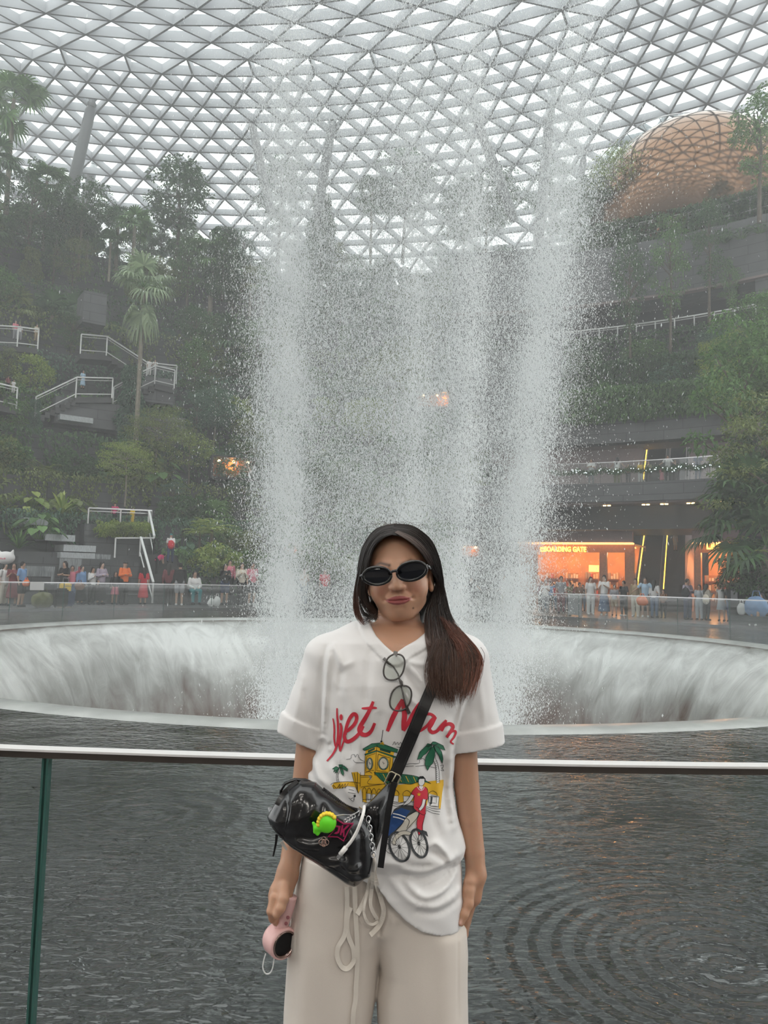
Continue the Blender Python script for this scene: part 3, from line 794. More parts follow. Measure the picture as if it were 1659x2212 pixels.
# steps down to the plaza
mb = MB(); a = on_cyl(318, 1160, rp-1.8); b = on_cyl(345, 1290, rp-4.0); a.z -= 0.9; b.z = 0.15
for i in range(14):
    p = a.lerp(b, i/13); mb.box((p.x+0.7, p.y, p.z/2), (1.7, 0.35, max(0.1, p.z)), 0.0)
tag(mb.build('stone_steps', M_STONE), 'narrow flight of stone steps climbing from the plaza beside the white handrail', 'steps')
# ledges of the little cascades, left
M_WLEDGE = mat('water_film_on_stone', (0.42, 0.45, 0.46), 0.2, var=0.25, vscale=6, stretch=(8, 8, 1))
led = [(95, 160, 1155, 24.8, 'wet pale cascade ledge, highest of the three beside the stone platform'), (135, 205, 1178, 24.3, 'wet pale cascade ledge, middle of the three beside the stone platform'),
       (128, 203, 1194, 23.9, 'wet pale cascade ledge, lowest of the three beside the stone platform'), (48, 102, 1120, 25.6, 'wet pale cascade ledge above the agave like plant'),
       (128, 200, 900, 31.6, 'wet pale ledge under the block wall of the small landing')]
for p0, p1, y, r, lab in led:
    a0, a1 = ang_of(on_cyl(p0, y, r)), ang_of(on_cyl(p1, y, r)); z = zpx((p0+p1)/2, y, r)
    mb = MB(); mb.arc(r-0.2, r+1.2, z-0.32, z, a0, a1, 6); o = mb.build('cascade_ledge', M_WLEDGE); tag(o, lab, 'ledge')
# dark stone ledges and basins
for p0, p1, y, r, zz in ((40, 240, 1205, 23.2, 0.3), (225, 300, 1215, 22.9, 0.3), (0, 110, 1245, 22.0, 0.25), (-40, 60, 1170, 25.0, 0.4)):
    a0, a1 = ang_of(on_cyl(p0, y, r)), ang_of(on_cyl(p1, y, r)); z = zpx((p0+p1)/2, y, r)
    arc_wall('wall_left', r, 0, z, a0, a1, M_STONE, 1.6, n=8)
for p0, p1, y0, y1, r, lab in ((45, 118, 1222, 1262, 22.5, 'thin streaky sheet of water on the dark stone, nearest the cat eared balloon'), (128, 176, 1206, 1236, 23.1, 'thin streaky sheet of water on the dark stone behind the suitcases'), (180, 238, 1196, 1216, 23.9, 'thin streaky sheet of water under the pale cascade ledges')):
    a0, a1 = ang_of(on_cyl(p0, y0, r)), ang_of(on_cyl(p1, y0, r)); mb = MB(); mb.arc(r-.06, r, zpx(p0, y1, r), zpx(p0, y0, r), a0, a1, 6); tag(mb.build('water_sheet', mat('streaky_water_on_slate', (0.24, 0.26, 0.265), 0.25, var=0.5, vscale=7, stretch=(3, 3, .3))), lab, 'water')
# long stone bench round the plaza edge
arc_wall('trim_6', 21.4, 0, 0.45, D(-40), D(6), M_STONE, 0.7, n=30)

# gallery balustrade with a garland, rails of the upper planters
balustrade(aat(1120, 28.2), aat(1690, 28.2), 12, 'glass balustrade of the stone gallery above the shops, hung with a garland', r=28.25, z=Z_GAL, h=zr(993, 28.2)-Z_GAL, railw=0.06, railh=0.05, name='gallery_balustrade')
def arc_rail(px0, px1, py, r, label, h=1.0):
    a0, a1 = aat(px0, r), aat(px1, r); z = zpx(1400, py, r) - h
    railing([pol(r, a0 + (a1-a0)*i/10, z) for i in range(11)], h, label, post_every=3)
arc_rail(1215, 1640, 697, 33.4, 'pale railing of the planted balcony below the tall upper wall')
arc_rail(1240, 1680, 478, 35.4, 'pale railing on top of the tall upper wall below the bronze dome')

# ---- the bronze mirror dome
def bronze_mat():
    m = bpy.data.materials.new('bronze_mirror'); m.use_nodes = True; nt = m.node_tree; b = nt.nodes['Principled BSDF']; L = nt.links
    tc = nt.nodes.new('ShaderNodeTexCoord'); n = nt.nodes.new('ShaderNodeTexNoise'); n.inputs['Scale'].default_value = 0.22; n.inputs['Detail'].default_value = 1.0; n.inputs['Distortion'].default_value = 0.6
    L.new(tc.outputs['Object'], n.inputs['Vector'])
    bp = nt.nodes.new('ShaderNodeBump'); bp.inputs['Strength'].default_value = 1.0; bp.inputs['Distance'].default_value = 1.6
    L.new(n.outputs[0], bp.inputs['Height']); L.new(bp.outputs[0], b.inputs['Normal'])
    b.inputs['Base Color'].default_value = (0.23, 0.125, 0.07, 1); b.inputs['Metallic'].default_value = 1.0; b.inputs['Roughness'].default_value = 0.09
    return m
ec = at(1512, 500, 55.0)
Rr = 243/F_PX*55.0*1.05
bpy.ops.mesh.primitive_uv_sphere_add(segments=96, ring_count=64, radius=1.0, location=ec)
egg = bpy.context.object; egg.name = 'bronze_dome'; egg.scale = (Rr*0.96, Rr*0.8, Rr)
me = egg.data; me.materials.append(bronze_mat()); me.polygons.foreach_set('use_smooth', [True]*len(me.polygons))
for c_ in list(egg.users_collection): c_.objects.unlink(egg)
C.objects.link(egg); tag(egg, 'huge mirror polished bronze dome rising over the planted upper wall', 'sculpture')
# glass canopy walk arching over it
root = empty('canopy_walk', ec); tag(root, 'curved glass walkway railing arching over the bronze dome', 'walkway')
def arcpts(k, r0, n=30, a0=-62, a1=60): return [ec + Vector((math.sin(D(a0+(a1-a0)*i/n))*Rr*k*0.97, r0, math.cos(D(a0+(a1-a0)*i/n))*Rr*k)) for i in range(n+1)]
mb = MB(); mb.tube(arcpts(1.012, 0), 0.16, 6); mb.build('deck_edge', mat('pale_deck_edge', (0.7, 0.66, 0.62), 0.5), root)
mb = MB(); mb.tube(arcpts(1.115, 0.2), 0.05, 6); mb.build('top_rail', M_STEEL, root)
A_ = arcpts(1.02, 0.1, 14); B_ = arcpts(1.11, 0.2, 14)
for i in range(15):
    mb = MB(); mb.bar(A_[i], B_[i], 0.05, 0.05); mb.build('post', M_STEEL, root)
V = [tuple(p) for p in arcpts(1.02, 0.12)] + [tuple(p) for p in arcpts(1.11, 0.2)]
fast_mesh('glass_panel', V, [(i, i+1, i+32, i+31) for i in range(30)], clear_glass('canopy_glass', (0.88, 0.94, 0.94), 0.08), root)

# ---- slanted roof columns
M_COL = mat('column_paint', (0.36, 0.37, 0.38), 0.5)
M_COLP = mat('pale_column_paint', (0.58, 0.59, 0.60), 0.5)
def roof_column(x0, y0, x1, y1, Y0, Y1, rad, label, m):
    a = at(x0, y0, Y0); b = at(x1, y1, Y1); root = empty('roof_column', b); tag(root, label, 'column')
    d = (a-b)
    mb = MB(); mb.tube([b, b+d*0.08, b+d*0.5, b+d*0.93, b+d*0.965], [rad*0.8, rad, rad*1.02, rad*0.85, rad*0.45], 16); mb.build('shaft', m, root, smooth=True)
    mb = MB(); mb.tube([b+d*0.96, b+d*0.975, b+d*1.0], [rad*0.7, rad*0.75, rad*0.3], 12); mb.bar(b+d*0.98, b+d*1.03+Vector((0.9, 0, 0.3)), 0.15, 0.15); mb.bar(b+d*0.98, b+d*1.03-Vector((0.9, 0, -0.3)), 0.15, 0.15); mb.build('head_joint', m, root)
roof_column(201, 214, 118, 570, 58, 62, 0.47, 'dark grey slanted roof column, thickest and nearest of those over the left slope', M_COL)
roof_column(206, 348, 150, 560, 66, 66, 0.42, 'pale slanted roof column just behind the dark one over the left slope', M_COLP)
roof_column(722, 240, 684, 470, 60, 63, 0.40, 'slanted roof column above the trees near the middle of the roof', M_COL)
roof_column(543, 262, 588, 470, 60, 63, 0.38, 'slanted roof column seen through the left edge of the falling water', M_COLP)
roof_column(1008, 200, 1112, 480, 58, 62, 0.42, 'slanted roof column leaning over the trees behind the right of the water', M_COL)
roof_column(1196, 158, 1160, 560, 57, 61, 0.42, 'slanted roof column seen through the right edge of the falling water', M_COL)
roof_column(1262, 330, 1232, 560, 60, 62, 0.34, 'thin slanted roof column beside the bronze dome', M_COLP)
# ================================================================== PLANTS
rs = np.random.RandomState(11)
def leaf_mat(name, c1, c2, rough=0.45, translu=0.25):
    m = bpy.data.materials.new(name); m.use_nodes = True; nt = m.node_tree; b = nt.nodes['Principled BSDF']; L = nt.links
    g = nt.nodes.new('ShaderNodeNewGeometry'); rp = nt.nodes.new('ShaderNodeValToRGB')
    rp.color_ramp.elements[0].color = c1 + (1,); rp.color_ramp.elements[1].color = c2 + (1,)
    L.new(g.outputs['Random Per Island'], rp.inputs[0]); L.new(rp.outputs[0], b.inputs['Base Color'])
    b.inputs['Roughness'].default_value = rough
    if translu:
        t = nt.nodes.new('ShaderNodeBsdfTranslucent'); L.new(rp.outputs[0], t.inputs['Color']); mx = nt.nodes.new('ShaderNodeMixShader'); mx.inputs[0].default_value = translu
        L.new(b.outputs[0], mx.inputs[1]); L.new(t.outputs[0], mx.inputs[2]); L.new(mx.outputs[0], nt.nodes['Material Output'].inputs['Surface'])
    return m
LM = {
 'dark': leaf_mat('dark_green_leaves', (0.035, 0.079, 0.032), (0.116, 0.232, 0.081)),
 'mid': leaf_mat('mid_green_leaves', (0.062, 0.132, 0.039), (0.209, 0.383, 0.116)),
 'olive': leaf_mat('olive_green_leaves', (0.097, 0.132, 0.035), (0.302, 0.371, 0.116)),
 'light': leaf_mat('yellow_green_leaves', (0.176, 0.282, 0.053), (0.51, 0.6, 0.162)),
 'blue': leaf_mat('blue_green_leaves', (0.053, 0.114, 0.07), (0.186, 0.325, 0.209)),
 'pale': leaf_mat('pale_grey_green_leaves', (0.176, 0.246, 0.141), (0.464, 0.58, 0.348)),
}
M_BARK = mat('grey_brown_bark', (0.14, 0.115, 0.09), 0.85, var=0.3, vscale=6)
M_BARKP = mat('pale_bark', (0.26, 0.23, 0.18), 0.85, var=0.25, vscale=6)

def leaves(P, dirs, L, W, droop=0.15, rs_=rs, fold=0.18):
    """one small folded leaf per point; dirs point along the leaf"""
    n = len(P); dirs = dirs/np.linalg.norm(dirs, axis=1, keepdims=True)
    up = rs_.normal(size=(n, 3))*0.5 + np.array([0, 0, 1.0])
    side = np.cross(dirs, up); side /= np.linalg.norm(side, axis=1, keepdims=True)+1e-9
    nrm = np.cross(side, dirs)
    L = (L*rs_.uniform(0.7, 1.3, n))[:, None]; W = (W*rs_.uniform(0.7, 1.3, n))[:, None]
    a = P; tip = P + dirs*L - np.array([0, 0, 1.0])*L*droop
    m = P + dirs*L*0.45
    l = m + side*W/2 + nrm*W*fold; r = m - side*W/2 + nrm*W*fold
    V = np.stack([a, r, tip, l], 1).reshape(-1, 3)
    F = np.arange(n*4).reshape(-1, 4)
    return V, F
def rand_dirs(n, rs_=rs, zb=0.0):
    d = rs_.normal(size=(n, 3)); d[:, 2] += zb; return d/np.linalg.norm(d, axis=1, keepdims=True)

def strap(base, az, L, W, rise, droop, seg=6, fold=0.0, tip=0.15):
    """arching strap leaf"""
    base = np.array(base, float); h = np.array([math.cos(az), math.sin(az), 0]); s = np.array([-math.sin(az), math.cos(az), 0])
    V = []; 
    for i in range(seg+1):
        t = i/seg
        p = base + h*L*t*math.cos(rise)*(1-0.12*t) + np.array([0, 0, 1.0])*(L*t*math.sin(rise) - droop*L*t*t)
        w = W*(math.sin(PI*min(1, (t*0.85+0.12)))**0.7)*(1 if i < seg else tip)
        V += [p - s*w/2, p + s*w/2]
    F = [(2*i, 2*i+1, 2*i+3, 2*i+2) for i in range(seg)]
    return V, F
class LV:
    def __init__(s): s.V = []; s.F = []; s.n = 0
    def add(s, V, F):
        V = np.asarray(V, float).reshape(-1, 3); F = np.asarray(F, int)
        s.V.append(V); s.F.append(F + s.n); s.n += len(V)
    def build(s, name, m, parent): return fast_mesh(name, np.concatenate(s.V), np.concatenate(s.F), m, parent)

FARAWAY = Vector((0, 0, -200))
PROTO = {}
def proto(key, name, cat):
    o = empty(name, (0, 0, 0)); o['category'] = cat; PROTO[key] = o; return o

def broadleaf(key, name, H, trunk, rx, rz, nclump, nleaf, lsize, m, seed, layered=False, cat='tree', ragged=0.35, cl=None):
    r = np.random.RandomState(seed); o = proto(key, name, cat)
    mb = MB(); mb.tube([(0,0,-0.4), (0.05, 0, trunk*0.4), (r.normal()*0.12, r.normal()*0.12, trunk), (0, 0, H-rz*0.6)], [H*0.016, H*0.013, H*0.011, H*0.004], 7)
    cc = []
    for i in range(nclump):
        d = rand_dirs(1, r)[0]; rad = r.uniform(0.35, 1.0)**0.5
        c = np.array([d[0]*rx*rad, d[1]*rx*rad, H - rz + d[2]*rz*rad])
        if layered: c[2] = trunk + round((c[2]-trunk)/(rz*0.4))*rz*0.4 + r.normal()*0.05
        c += r.normal(size=3)*ragged*rx*0.2
        cc.append(c)
    for c in cc[:14]:
        zz = max(trunk*0.7, min(c[2]-rz*0.3, H-rz)); mb.tube([(0, 0, zz), tuple((c + np.array([0, 0, zz]))/2 + np.array([0,0,0.1])), tuple(c)], [H*0.006, H*0.004, H*0.0015], 4)
    mb.build('trunk', M_BARK if seed % 2 else M_BARKP, o)
    cl = cl or rx*0.30
    P = []; Dd = []
    for c in cc:
        d = rand_dirs(nleaf, r, 0.3 if not layered else 0.0); rr = r.uniform(0.3, 1, nleaf)[:, None]**0.6
        sc = np.array([1, 1, 0.75 if not layered else 0.22])
        P.append(c + d*rr*cl*sc); Dd.append(d*np.array([1, 1, 0.5]) + r.normal(size=(nleaf, 3))*0.5)
    V, F = leaves(np.concatenate(P), np.concatenate(Dd), lsize, lsize*0.55, 0.3, r)
    fast_mesh('foliage', V, F, m, o); return o

def fan_palm(key, H, nfr, fr, m, seed, name='fan_palm', seg=18, trunkr=0.13, lean=0.0, skirt=0):
    r = random.Random(seed); o = proto(key, name, 'palm')
    if H > 0.3:
        mb = MB(); mb.tube([(0,0,-0.5), (lean*0.2, 0, H*0.35), (lean*0.6, 0, H*0.7), (lean, 0, H)], [trunkr*1.15, trunkr, trunkr*0.9, trunkr*0.8], 8); mb.build('trunk', M_BARKP, o)
    lv = LV(); mb = MB()
    for i in range(nfr):
        az = i*2.399 + r.uniform(-0.2, 0.2); el = D(r.uniform(-35, 75)) if i >= skirt else D(r.uniform(-80, -50))
        pl = fr*r.uniform(0.7, 1.05)
        b = Vector((lean, 0, H)); tip = b + Vector((math.cos(az)*math.cos(el), math.sin(az)*math.cos(el), math.sin(el)))*pl - Vector((0, 0, 0.12*pl))
        mb.tube([b, (b+tip)/2 + Vector((0, 0, 0.1*pl)), tip], [0.025, 0.018, 0.012], 4)
        out = (tip-b).normalized(); side = out.cross(Vector((0, 0, 1))).normalized(); nn = side.cross(out)
        R_ = fr*r.uniform(0.75, 1.0)
        for k in range(seg):
            q = D(-125 + 250*k/(seg-1)); d = out*math.cos(q) + side*math.sin(q)
            w = R_*0.115; s2 = (side*math.cos(q) - out*math.sin(q))
            ln = R_*(1 - 0.25*abs(q)/2.2)
            p0 = tip; p1 = tip + d*ln*0.55 + nn*ln*0.08; p2 = tip + d*ln*0.85 - Vector((0, 0, ln*0.10)); p3 = tip + d*ln*1.0 - Vector((0, 0, ln*0.32))
            lv.add([p0 - s2*w*0.15, p0 + s2*w*0.15, p1 + s2*w*0.55, p1 - s2*w*0.55, p2 + s2*w*0.35, p2 - s2*w*0.35, p3 + s2*w*0.05, p3 - s2*w*0.05],
                   [(0, 1, 2, 3), (3, 2, 4, 5), (5, 4, 6, 7)])
    st = mb.build('leaf_stalks', LM['mid'], o); lv.build('fronds', m, o); return o

def rosette(key, n, L, W, m, seed, name='fern_clump', rise=(20, 80), droop=0.7, cat='fern'):
    r = random.Random(seed); o = proto(key, name, cat); lv = LV()
    for i in range(n):
        V, F = strap((0, 0, 0), i*2.399, L*r.uniform(0.7, 1.1), W*r.uniform(0.8, 1.2), D(r.uniform(*rise)), droop*r.uniform(0.6, 1.2)); lv.add(V, F)
    lv.build('fronds', m, o); return o

def feather_fern(key, n, L, m, seed, H=0.0, name='tree_fern', droop=0.45):
    r = random.Random(seed); o = proto(key, name, 'fern')
    if H: mb = MB(); mb.tube([(0,0,-0.3), (0,0,H)], [0.09, 0.07], 7); mb.build('trunk', M_BARK, o)
    P = []; Dd = []
    for i in range(n):
        az = i*2.399; rise = D(r.uniform(5, 55)); l = L*r.uniform(0.8, 1.1); h = np.array([math.cos(az), math.sin(az), 0]); s = np.array([-math.sin(az), math.cos(az), 0])
        for k in range(3, 22):
            t = k/21; p = np.array([0, 0, H]) + h*l*t*math.cos(rise) + np.array([0, 0, 1.0])*(l*t*math.sin(rise) - droop*l*t*t)
            for sg in (-1, 1):
                wv = math.sin(PI*min(1, t*0.9+0.08))
                P.append(p); Dd.append((s*sg + h*0.35)*wv)
    P = np.array(P); Dd = np.array(Dd); ln = np.linalg.norm(Dd, axis=1)
    rr = np.random.RandomState(seed)
    V, F = leaves(P, Dd, 1.0, 0.09*L, 0.2, rr, 0.0)
    V = V.reshape(-1, 4, 3); V = V[:, :1] + (V - V[:, :1])*(ln*L*0.22)[:, None, None]*np.array([1, 1, 1]); V = V.reshape(-1, 3)
    fast_mesh('fronds', V, F, m, o); return o

def big_leaf(key, n, size, m, seed, H=0.8, spread=0.9, name='big_leaf_plant', split=False, cat='plant'):
    """stalks each with a broad drooping heart shaped leaf"""
    r = random.Random(seed); o = proto(key, name, cat); lv = LV(); mb = MB()
    for i in range(n):
        az = i*2.399 + r.uniform(-.3, .3); rad = spread*math.sqrt((i+1)/n); zz = H*r.uniform(0.35, 1.1)*(1.1-0.5*rad/spread)
        b = Vector((math.cos(az)*rad*0.2, math.sin(az)*rad*0.2, 0)); t = Vector((math.cos(az)*rad, math.sin(az)*rad, zz))
        mb.tube([b, (b+t)/2 + Vector((0, 0, 0.12*H)), t], [0.02, 0.015, 0.01], 4)
        h = Vector((math.cos(az), math.sin(az), -0.55)).normalized(); s = Vector((-math.sin(az), math.cos(az), 0)); nn = s.cross(h)*-1
        S = size*r.uniform(0.75, 1.2)
        pts = [(-0.12, 0), (-0.18, 0.28), (0.1, 0.48), (0.45, 0.40), (0.78, 0.2), (1.05, 0.0)]
        ce = [t + h*S*u + nn*S*0.0 for u, v in pts]; 
        V = []; 
        for u, v in pts:
            bow = -0.25*u*u*S
            V.append(t + h*S*u + nn*(-abs(bow)*0.5)); V.append(t + h*S*u + s*S*v + nn*(0.10*S - abs(bow)*0.6)); V.append(t + h*S*u - s*S*v + nn*(0.10*S - abs(bow)*0.6))
        F = []
        for k in range(len(pts)-1):
            a = 3*k; c = a+3
            F += [(a, a+1, c+1, c), (a, c, c+2, a+2)]
        lv.add(V, F)
    mb.build('leaf_stalks', LM['mid'], o); lv.build('leaves', m, o); return o

def vine_column(key, H, rad, n, m, seed, name='vine_clad_tree'):
    r = np.random.RandomState(seed); o = proto(key, name, 'tree')
    mb = MB(); mb.tube([(0,0,-0.4), (0,0,H)], [0.14, 0.06], 6); mb.build('trunk', M_BARK, o)
    t = r.uniform(0, 1, n); a = r.uniform(0, 2*PI, n); wob = 1 + 0.25*np.sin(t*9+a*2) + 0.15*np.sin(t*23)
    R_ = rad*wob*(0.55 + 0.45*np.sin(PI*np.clip(t*0.9+0.1, 0, 1)))*r.uniform(0.65, 1.05, n)
    P = np.stack([np.cos(a)*R_, np.sin(a)*R_, t*H], 1); Dd = np.stack([np.cos(a), np.sin(a), -0.6+0*a], 1) + r.normal(size=(n, 3))*0.4
    V, F = leaves(P, Dd, 0.24, 0.15, 0.3, r); fast_mesh('foliage', V, F, m, o); return o

broadleaf('tree_a', 'broadleaf_tree', 9, 4.5, 2.3, 3.0, 60, 75, 0.26, LM['dark'], 1)
broadleaf('tree_b', 'broadleaf_tree', 7, 3.2, 2.2, 2.2, 50, 80, 0.22, LM['mid'], 2, ragged=0.6)
broadleaf('tree_c', 'slender_tree', 10, 5.0, 1.7, 3.6, 45, 60, 0.22, LM['mid'], 3, ragged=0.8)
broadleaf('airy', 'layered_tree', 5.5, 2.6, 2.4, 1.6, 60, 70, 0.14, LM['light'], 4, layered=True)
broadleaf('airy_b', 'layered_tree', 6.5, 3.0, 2.0, 2.2, 60, 80, 0.13, LM['olive'], 5, layered=True)
broadleaf('shrub_a', 'leafy_shrub', 2.2, 0.5, 1.3, 1.0, 34, 60, 0.20, LM['mid'], 6, cat='shrub')
broadleaf('shrub_b', 'leafy_shrub', 1.8, 0.4, 1.4, 0.8, 30, 60, 0.26, LM['dark'], 7, cat='shrub')
broadleaf('shrub_c', 'leafy_shrub', 2.6, 0.6, 1.2, 1.3, 36, 60, 0.16, LM['blue'], 8, cat='shrub')
vine_column('vine_a', 7.5, 1.0, 5200, LM['dark'], 9)
vine_column('vine_b', 6.0, 1.25, 4800, LM['blue'], 10)
fan_palm('palm_a', 7.0, 22, 1.25, LM['mid'], 1, skirt=4)
fan_palm('palm_b', 4.0, 18, 1.0, LM['olive'], 2)
fan_palm('palm_low', 0.5, 16, 1.1, LM['mid'], 3, name='low_fan_palm', seg=16)
rosette('fern_a', 26, 1.3, 0.16, LM['mid'], 1)
rosette('agave', 30, 1.5, 0.12, LM['light'], 2, name='spiky_rosette', rise=(25, 85), droop=0.45, cat='plant')
feather_fern('tfern_a', 16, 1.6, LM['light'], 1, H=1.6)
feather_fern('tfern_b', 20, 1.9, LM['olive'], 2, H=0.3, name='feather_fern')
big_leaf('big_a', 34, 0.42, LM['mid'], 1, H=1.1, spread=1.2)
big_leaf('big_b', 40, 0.34, LM['blue'], 2, H=0.9, spread=1.4)
big_leaf('big_c', 26, 0.62, LM['dark'], 3, H=1.6, spread=1.3, name='elephant_ear_plant')

used = set()
WHAT = {'tree_a': 'rounded broadleaf tree', 'tree_b': 'spreading broadleaf tree', 'tree_c': 'slender open crowned tree', 'airy': 'feathery layered tree', 'airy_b': 'fine leaved layered tree',
        'shrub_a': 'bushy leafy shrub', 'shrub_b': 'broad low shrub', 'shrub_c': 'upright fine leaved shrub', 'vine_a': 'tall vine clad tree column', 'vine_b': 'thick vine clad tree column',
        'palm_a': 'tall fan palm', 'palm_b': 'young fan palm', 'palm_low': 'low fan palm with pleated leaves', 'fern_a': 'strap leaved fern', 'agave': 'spiky rosette plant', 'tfern_a': 'tree fern on a short trunk',
        'tfern_b': 'feathery ground fern', 'big_a': 'broad leaved climber', 'big_b': 'trailing heart leaved plant', 'big_c': 'elephant ear plant'}
COL = {'dark': 'dark green', 'mid': 'mid green', 'olive': 'olive green', 'light': 'yellow green', 'blue': 'blue green', 'pale': 'pale green'}
HOMEC = {'tree_a': 'dark', 'tree_b': 'mid', 'tree_c': 'mid', 'airy': 'light', 'airy_b': 'olive', 'shrub_a': 'mid', 'shrub_b': 'dark', 'shrub_c': 'blue', 'vine_a': 'dark', 'vine_b': 'blue', 'palm_a': 'mid', 'palm_b': 'olive',
         'palm_low': 'mid', 'fern_a': 'mid', 'agave': 'light', 'tfern_a': 'light', 'tfern_b': 'olive', 'big_a': 'mid', 'big_b': 'blue', 'big_c': 'dark'}
LANDMARKS = [((0, 705), 'beside the highest slope walkway'), ((60, 640), 'on the upper slope over the highest walkway'), ((210, 740), 'beside the stair flight'), ((205, 660), 'around the block wall panel of the upper slope'), ((350, 800), 'beside the upper stone walkway'),
             ((120, 860), 'below the small landing'), ((210, 830), 'at the small landing'), ((30, 850), 'under the seated people at the slope edge'), ((370, 930), 'by the pale block wall'), ((290, 900), 'around the foot of the lone palm'),
             ((260, 1110), 'around the railed stone platform'), ((170, 1180), 'beside the cascade ledges'), ((40, 1150), 'over the plaza behind the left visitors'), ((500, 1015), 'beside the orange lit opening'), ((450, 880), 'in the tall green column beside the water'),
             ((440, 1150), 'low beside the falling water'), ((60, 960), 'in the middle of the left slope'), ((300, 1010), 'on the terrace over the platform'), ((480, 700), 'high beside the falling water'), ((380, 560), 'on the crest below the round topped tree'),
             ((130, 520), 'at the foot of the dark roof column'), ((30, 450), 'on the crest at the far side'), ((620, 640), 'behind the left stream of the fall'), ((850, 600), 'behind the middle of the fall'), ((1080, 600), 'behind the right of the fall'),
             ((750, 450), 'on the crest behind the fall'), ((1000, 430), 'on the crest right of the water centre'), ((960, 870), 'by the high orange opening behind the fall'), ((700, 1010), 'low behind the fall over the crowd'), ((850, 800), 'behind the fall halfway up'), ((700, 850), 'halfway up behind the left stream'), ((1100, 800), 'halfway up behind the right stream'),
             ((1300, 830), 'in the planter over the gallery'), ((1450, 830), 'in the planter above the escalators'), ((1560, 780), 'at the planter end by the tall trees'), ((1350, 730), 'by the balcony railing'), ((1350, 480), 'on the upper wall under the bronze dome'),
             ((1500, 470), 'on the upper wall before the bronze dome'), ((1620, 480), 'on the upper wall at its far end'), ((1600, 1000), 'beside the gallery end'), ((1610, 1150), 'by the chocolate shop'), ((1600, 700), 'among the tall trees before the upper wall')]
def where(px, py):
    return sorted(LANDMARKS, key=lambda l: (l[0][0]-px)**2 + (l[0][1]-py)**2)[:3]
EXTRA = ['', 'leaning ', 'small ', 'larger ', 'sparse ', 'dense ', 'ragged ', 'neat ']
def to_px(p):
    v = p - CAM; z = v.dot(_f)
    return CX + v.dot(_r)/z*F_PX, CY - v.dot(_u)/z*F_PX
first = set()
NPLANT = [0]
def plant(key, loc, s=1.0, rz=None, col=None, label=None, group=None, zs=1.0):
    o = PROTO[key]; col = col or HOMEC[key]
    rz = rnd.uniform(0, 2*PI) if rz is None else rz
    px, py = to_px(Vector(loc) + Vector((0, 0, s*1.2)))
    if label is None:
        for ex in EXTRA:
            for _, w in [x for x in where(px, py) if len((ex+COL[col]+' '+WHAT[key]+' '+x[1]).split()) <= 15] or where(px, py):
                l = f'{ex}{COL[col]} {WHAT[key]} {w}'
                if l not in used: label = l; break
            if label: break
        label = label or l
    used.add(label)
    grp = group or {'tree': 'trees of the indoor forest', 'palm': 'palms of the indoor forest', 'shrub': 'shrubs on the terraces', 'fern': 'ferns on the terraces', 'plant': 'leafy plants on the terraces'}[o['category']]
    mm = {k: LM[col] for k in ('foliage', 'fronds', 'leaves')} if col != HOMEC[key] else None
    if key not in first:
        # the prototype itself takes the first place
        if key not in _kids: _kids[o.name] = [(c, kids(c)) for c in kids(o)]
        first.add(key); q = o; q.location = loc; q.rotation_euler = (0, 0, rz); q.scale = (s, s, s*zs); q['label'] = label; q['group'] = grp
        if mm:
            for c in kids(q): paint(c, c.name, mm)
    else:
        q = dup(o, loc, rz, (s, s, s*zs), label, grp)
        if mm:
            for c, d in zip(_kids[o.name], [x for x in bpy.data.objects[-len(_kids[o.name]):]]): pass
            for c in RECENT(q): paint(c, c.name, mm)
        else:
            for c in RECENT(q):
                for sl in c.material_slots: sl.link = 'DATA'
    NPLANT[0] += 1
    return q
def RECENT(q): return _children_of[q.name]
_children_of = {}
_old_dup = dup
def dup(src, loc=None, rz=None, scale=None, label=None, group=None, cat=None, parts=None, mats=None):
    key = src.name
    if key not in _kids: _kids[key] = [(c, kids(c)) for c in kids(src)]
    o = src.copy(); C.objects.link(o); ch = []
    if loc is not None: o.location = loc
    if rz is not None: o.rotation_euler = (0, 0, rz)
    if scale is not None: o.scale = scale if hasattr(scale, '__len__') else (scale,)*3
    if label: o['label'] = label
    if group: o['group'] = group
    if cat: o['category'] = cat
    for c, gs in _kids[key]:
        d = c.copy(); C.objects.link(d); d.parent = o; ch.append(d)
        if mats: paint(d, c.name, mats)
        for g in gs:
            e = g.copy(); C.objects.link(e); e.parent = d
            if mats: paint(e, g.name, mats)
    _children_of[o.name] = ch
    return o

def foot(px, py, r, key, s, **k):
    """plant whose foot is seen at a pixel"""
    return plant(key, on_cyl(px, py, r), s, **k)

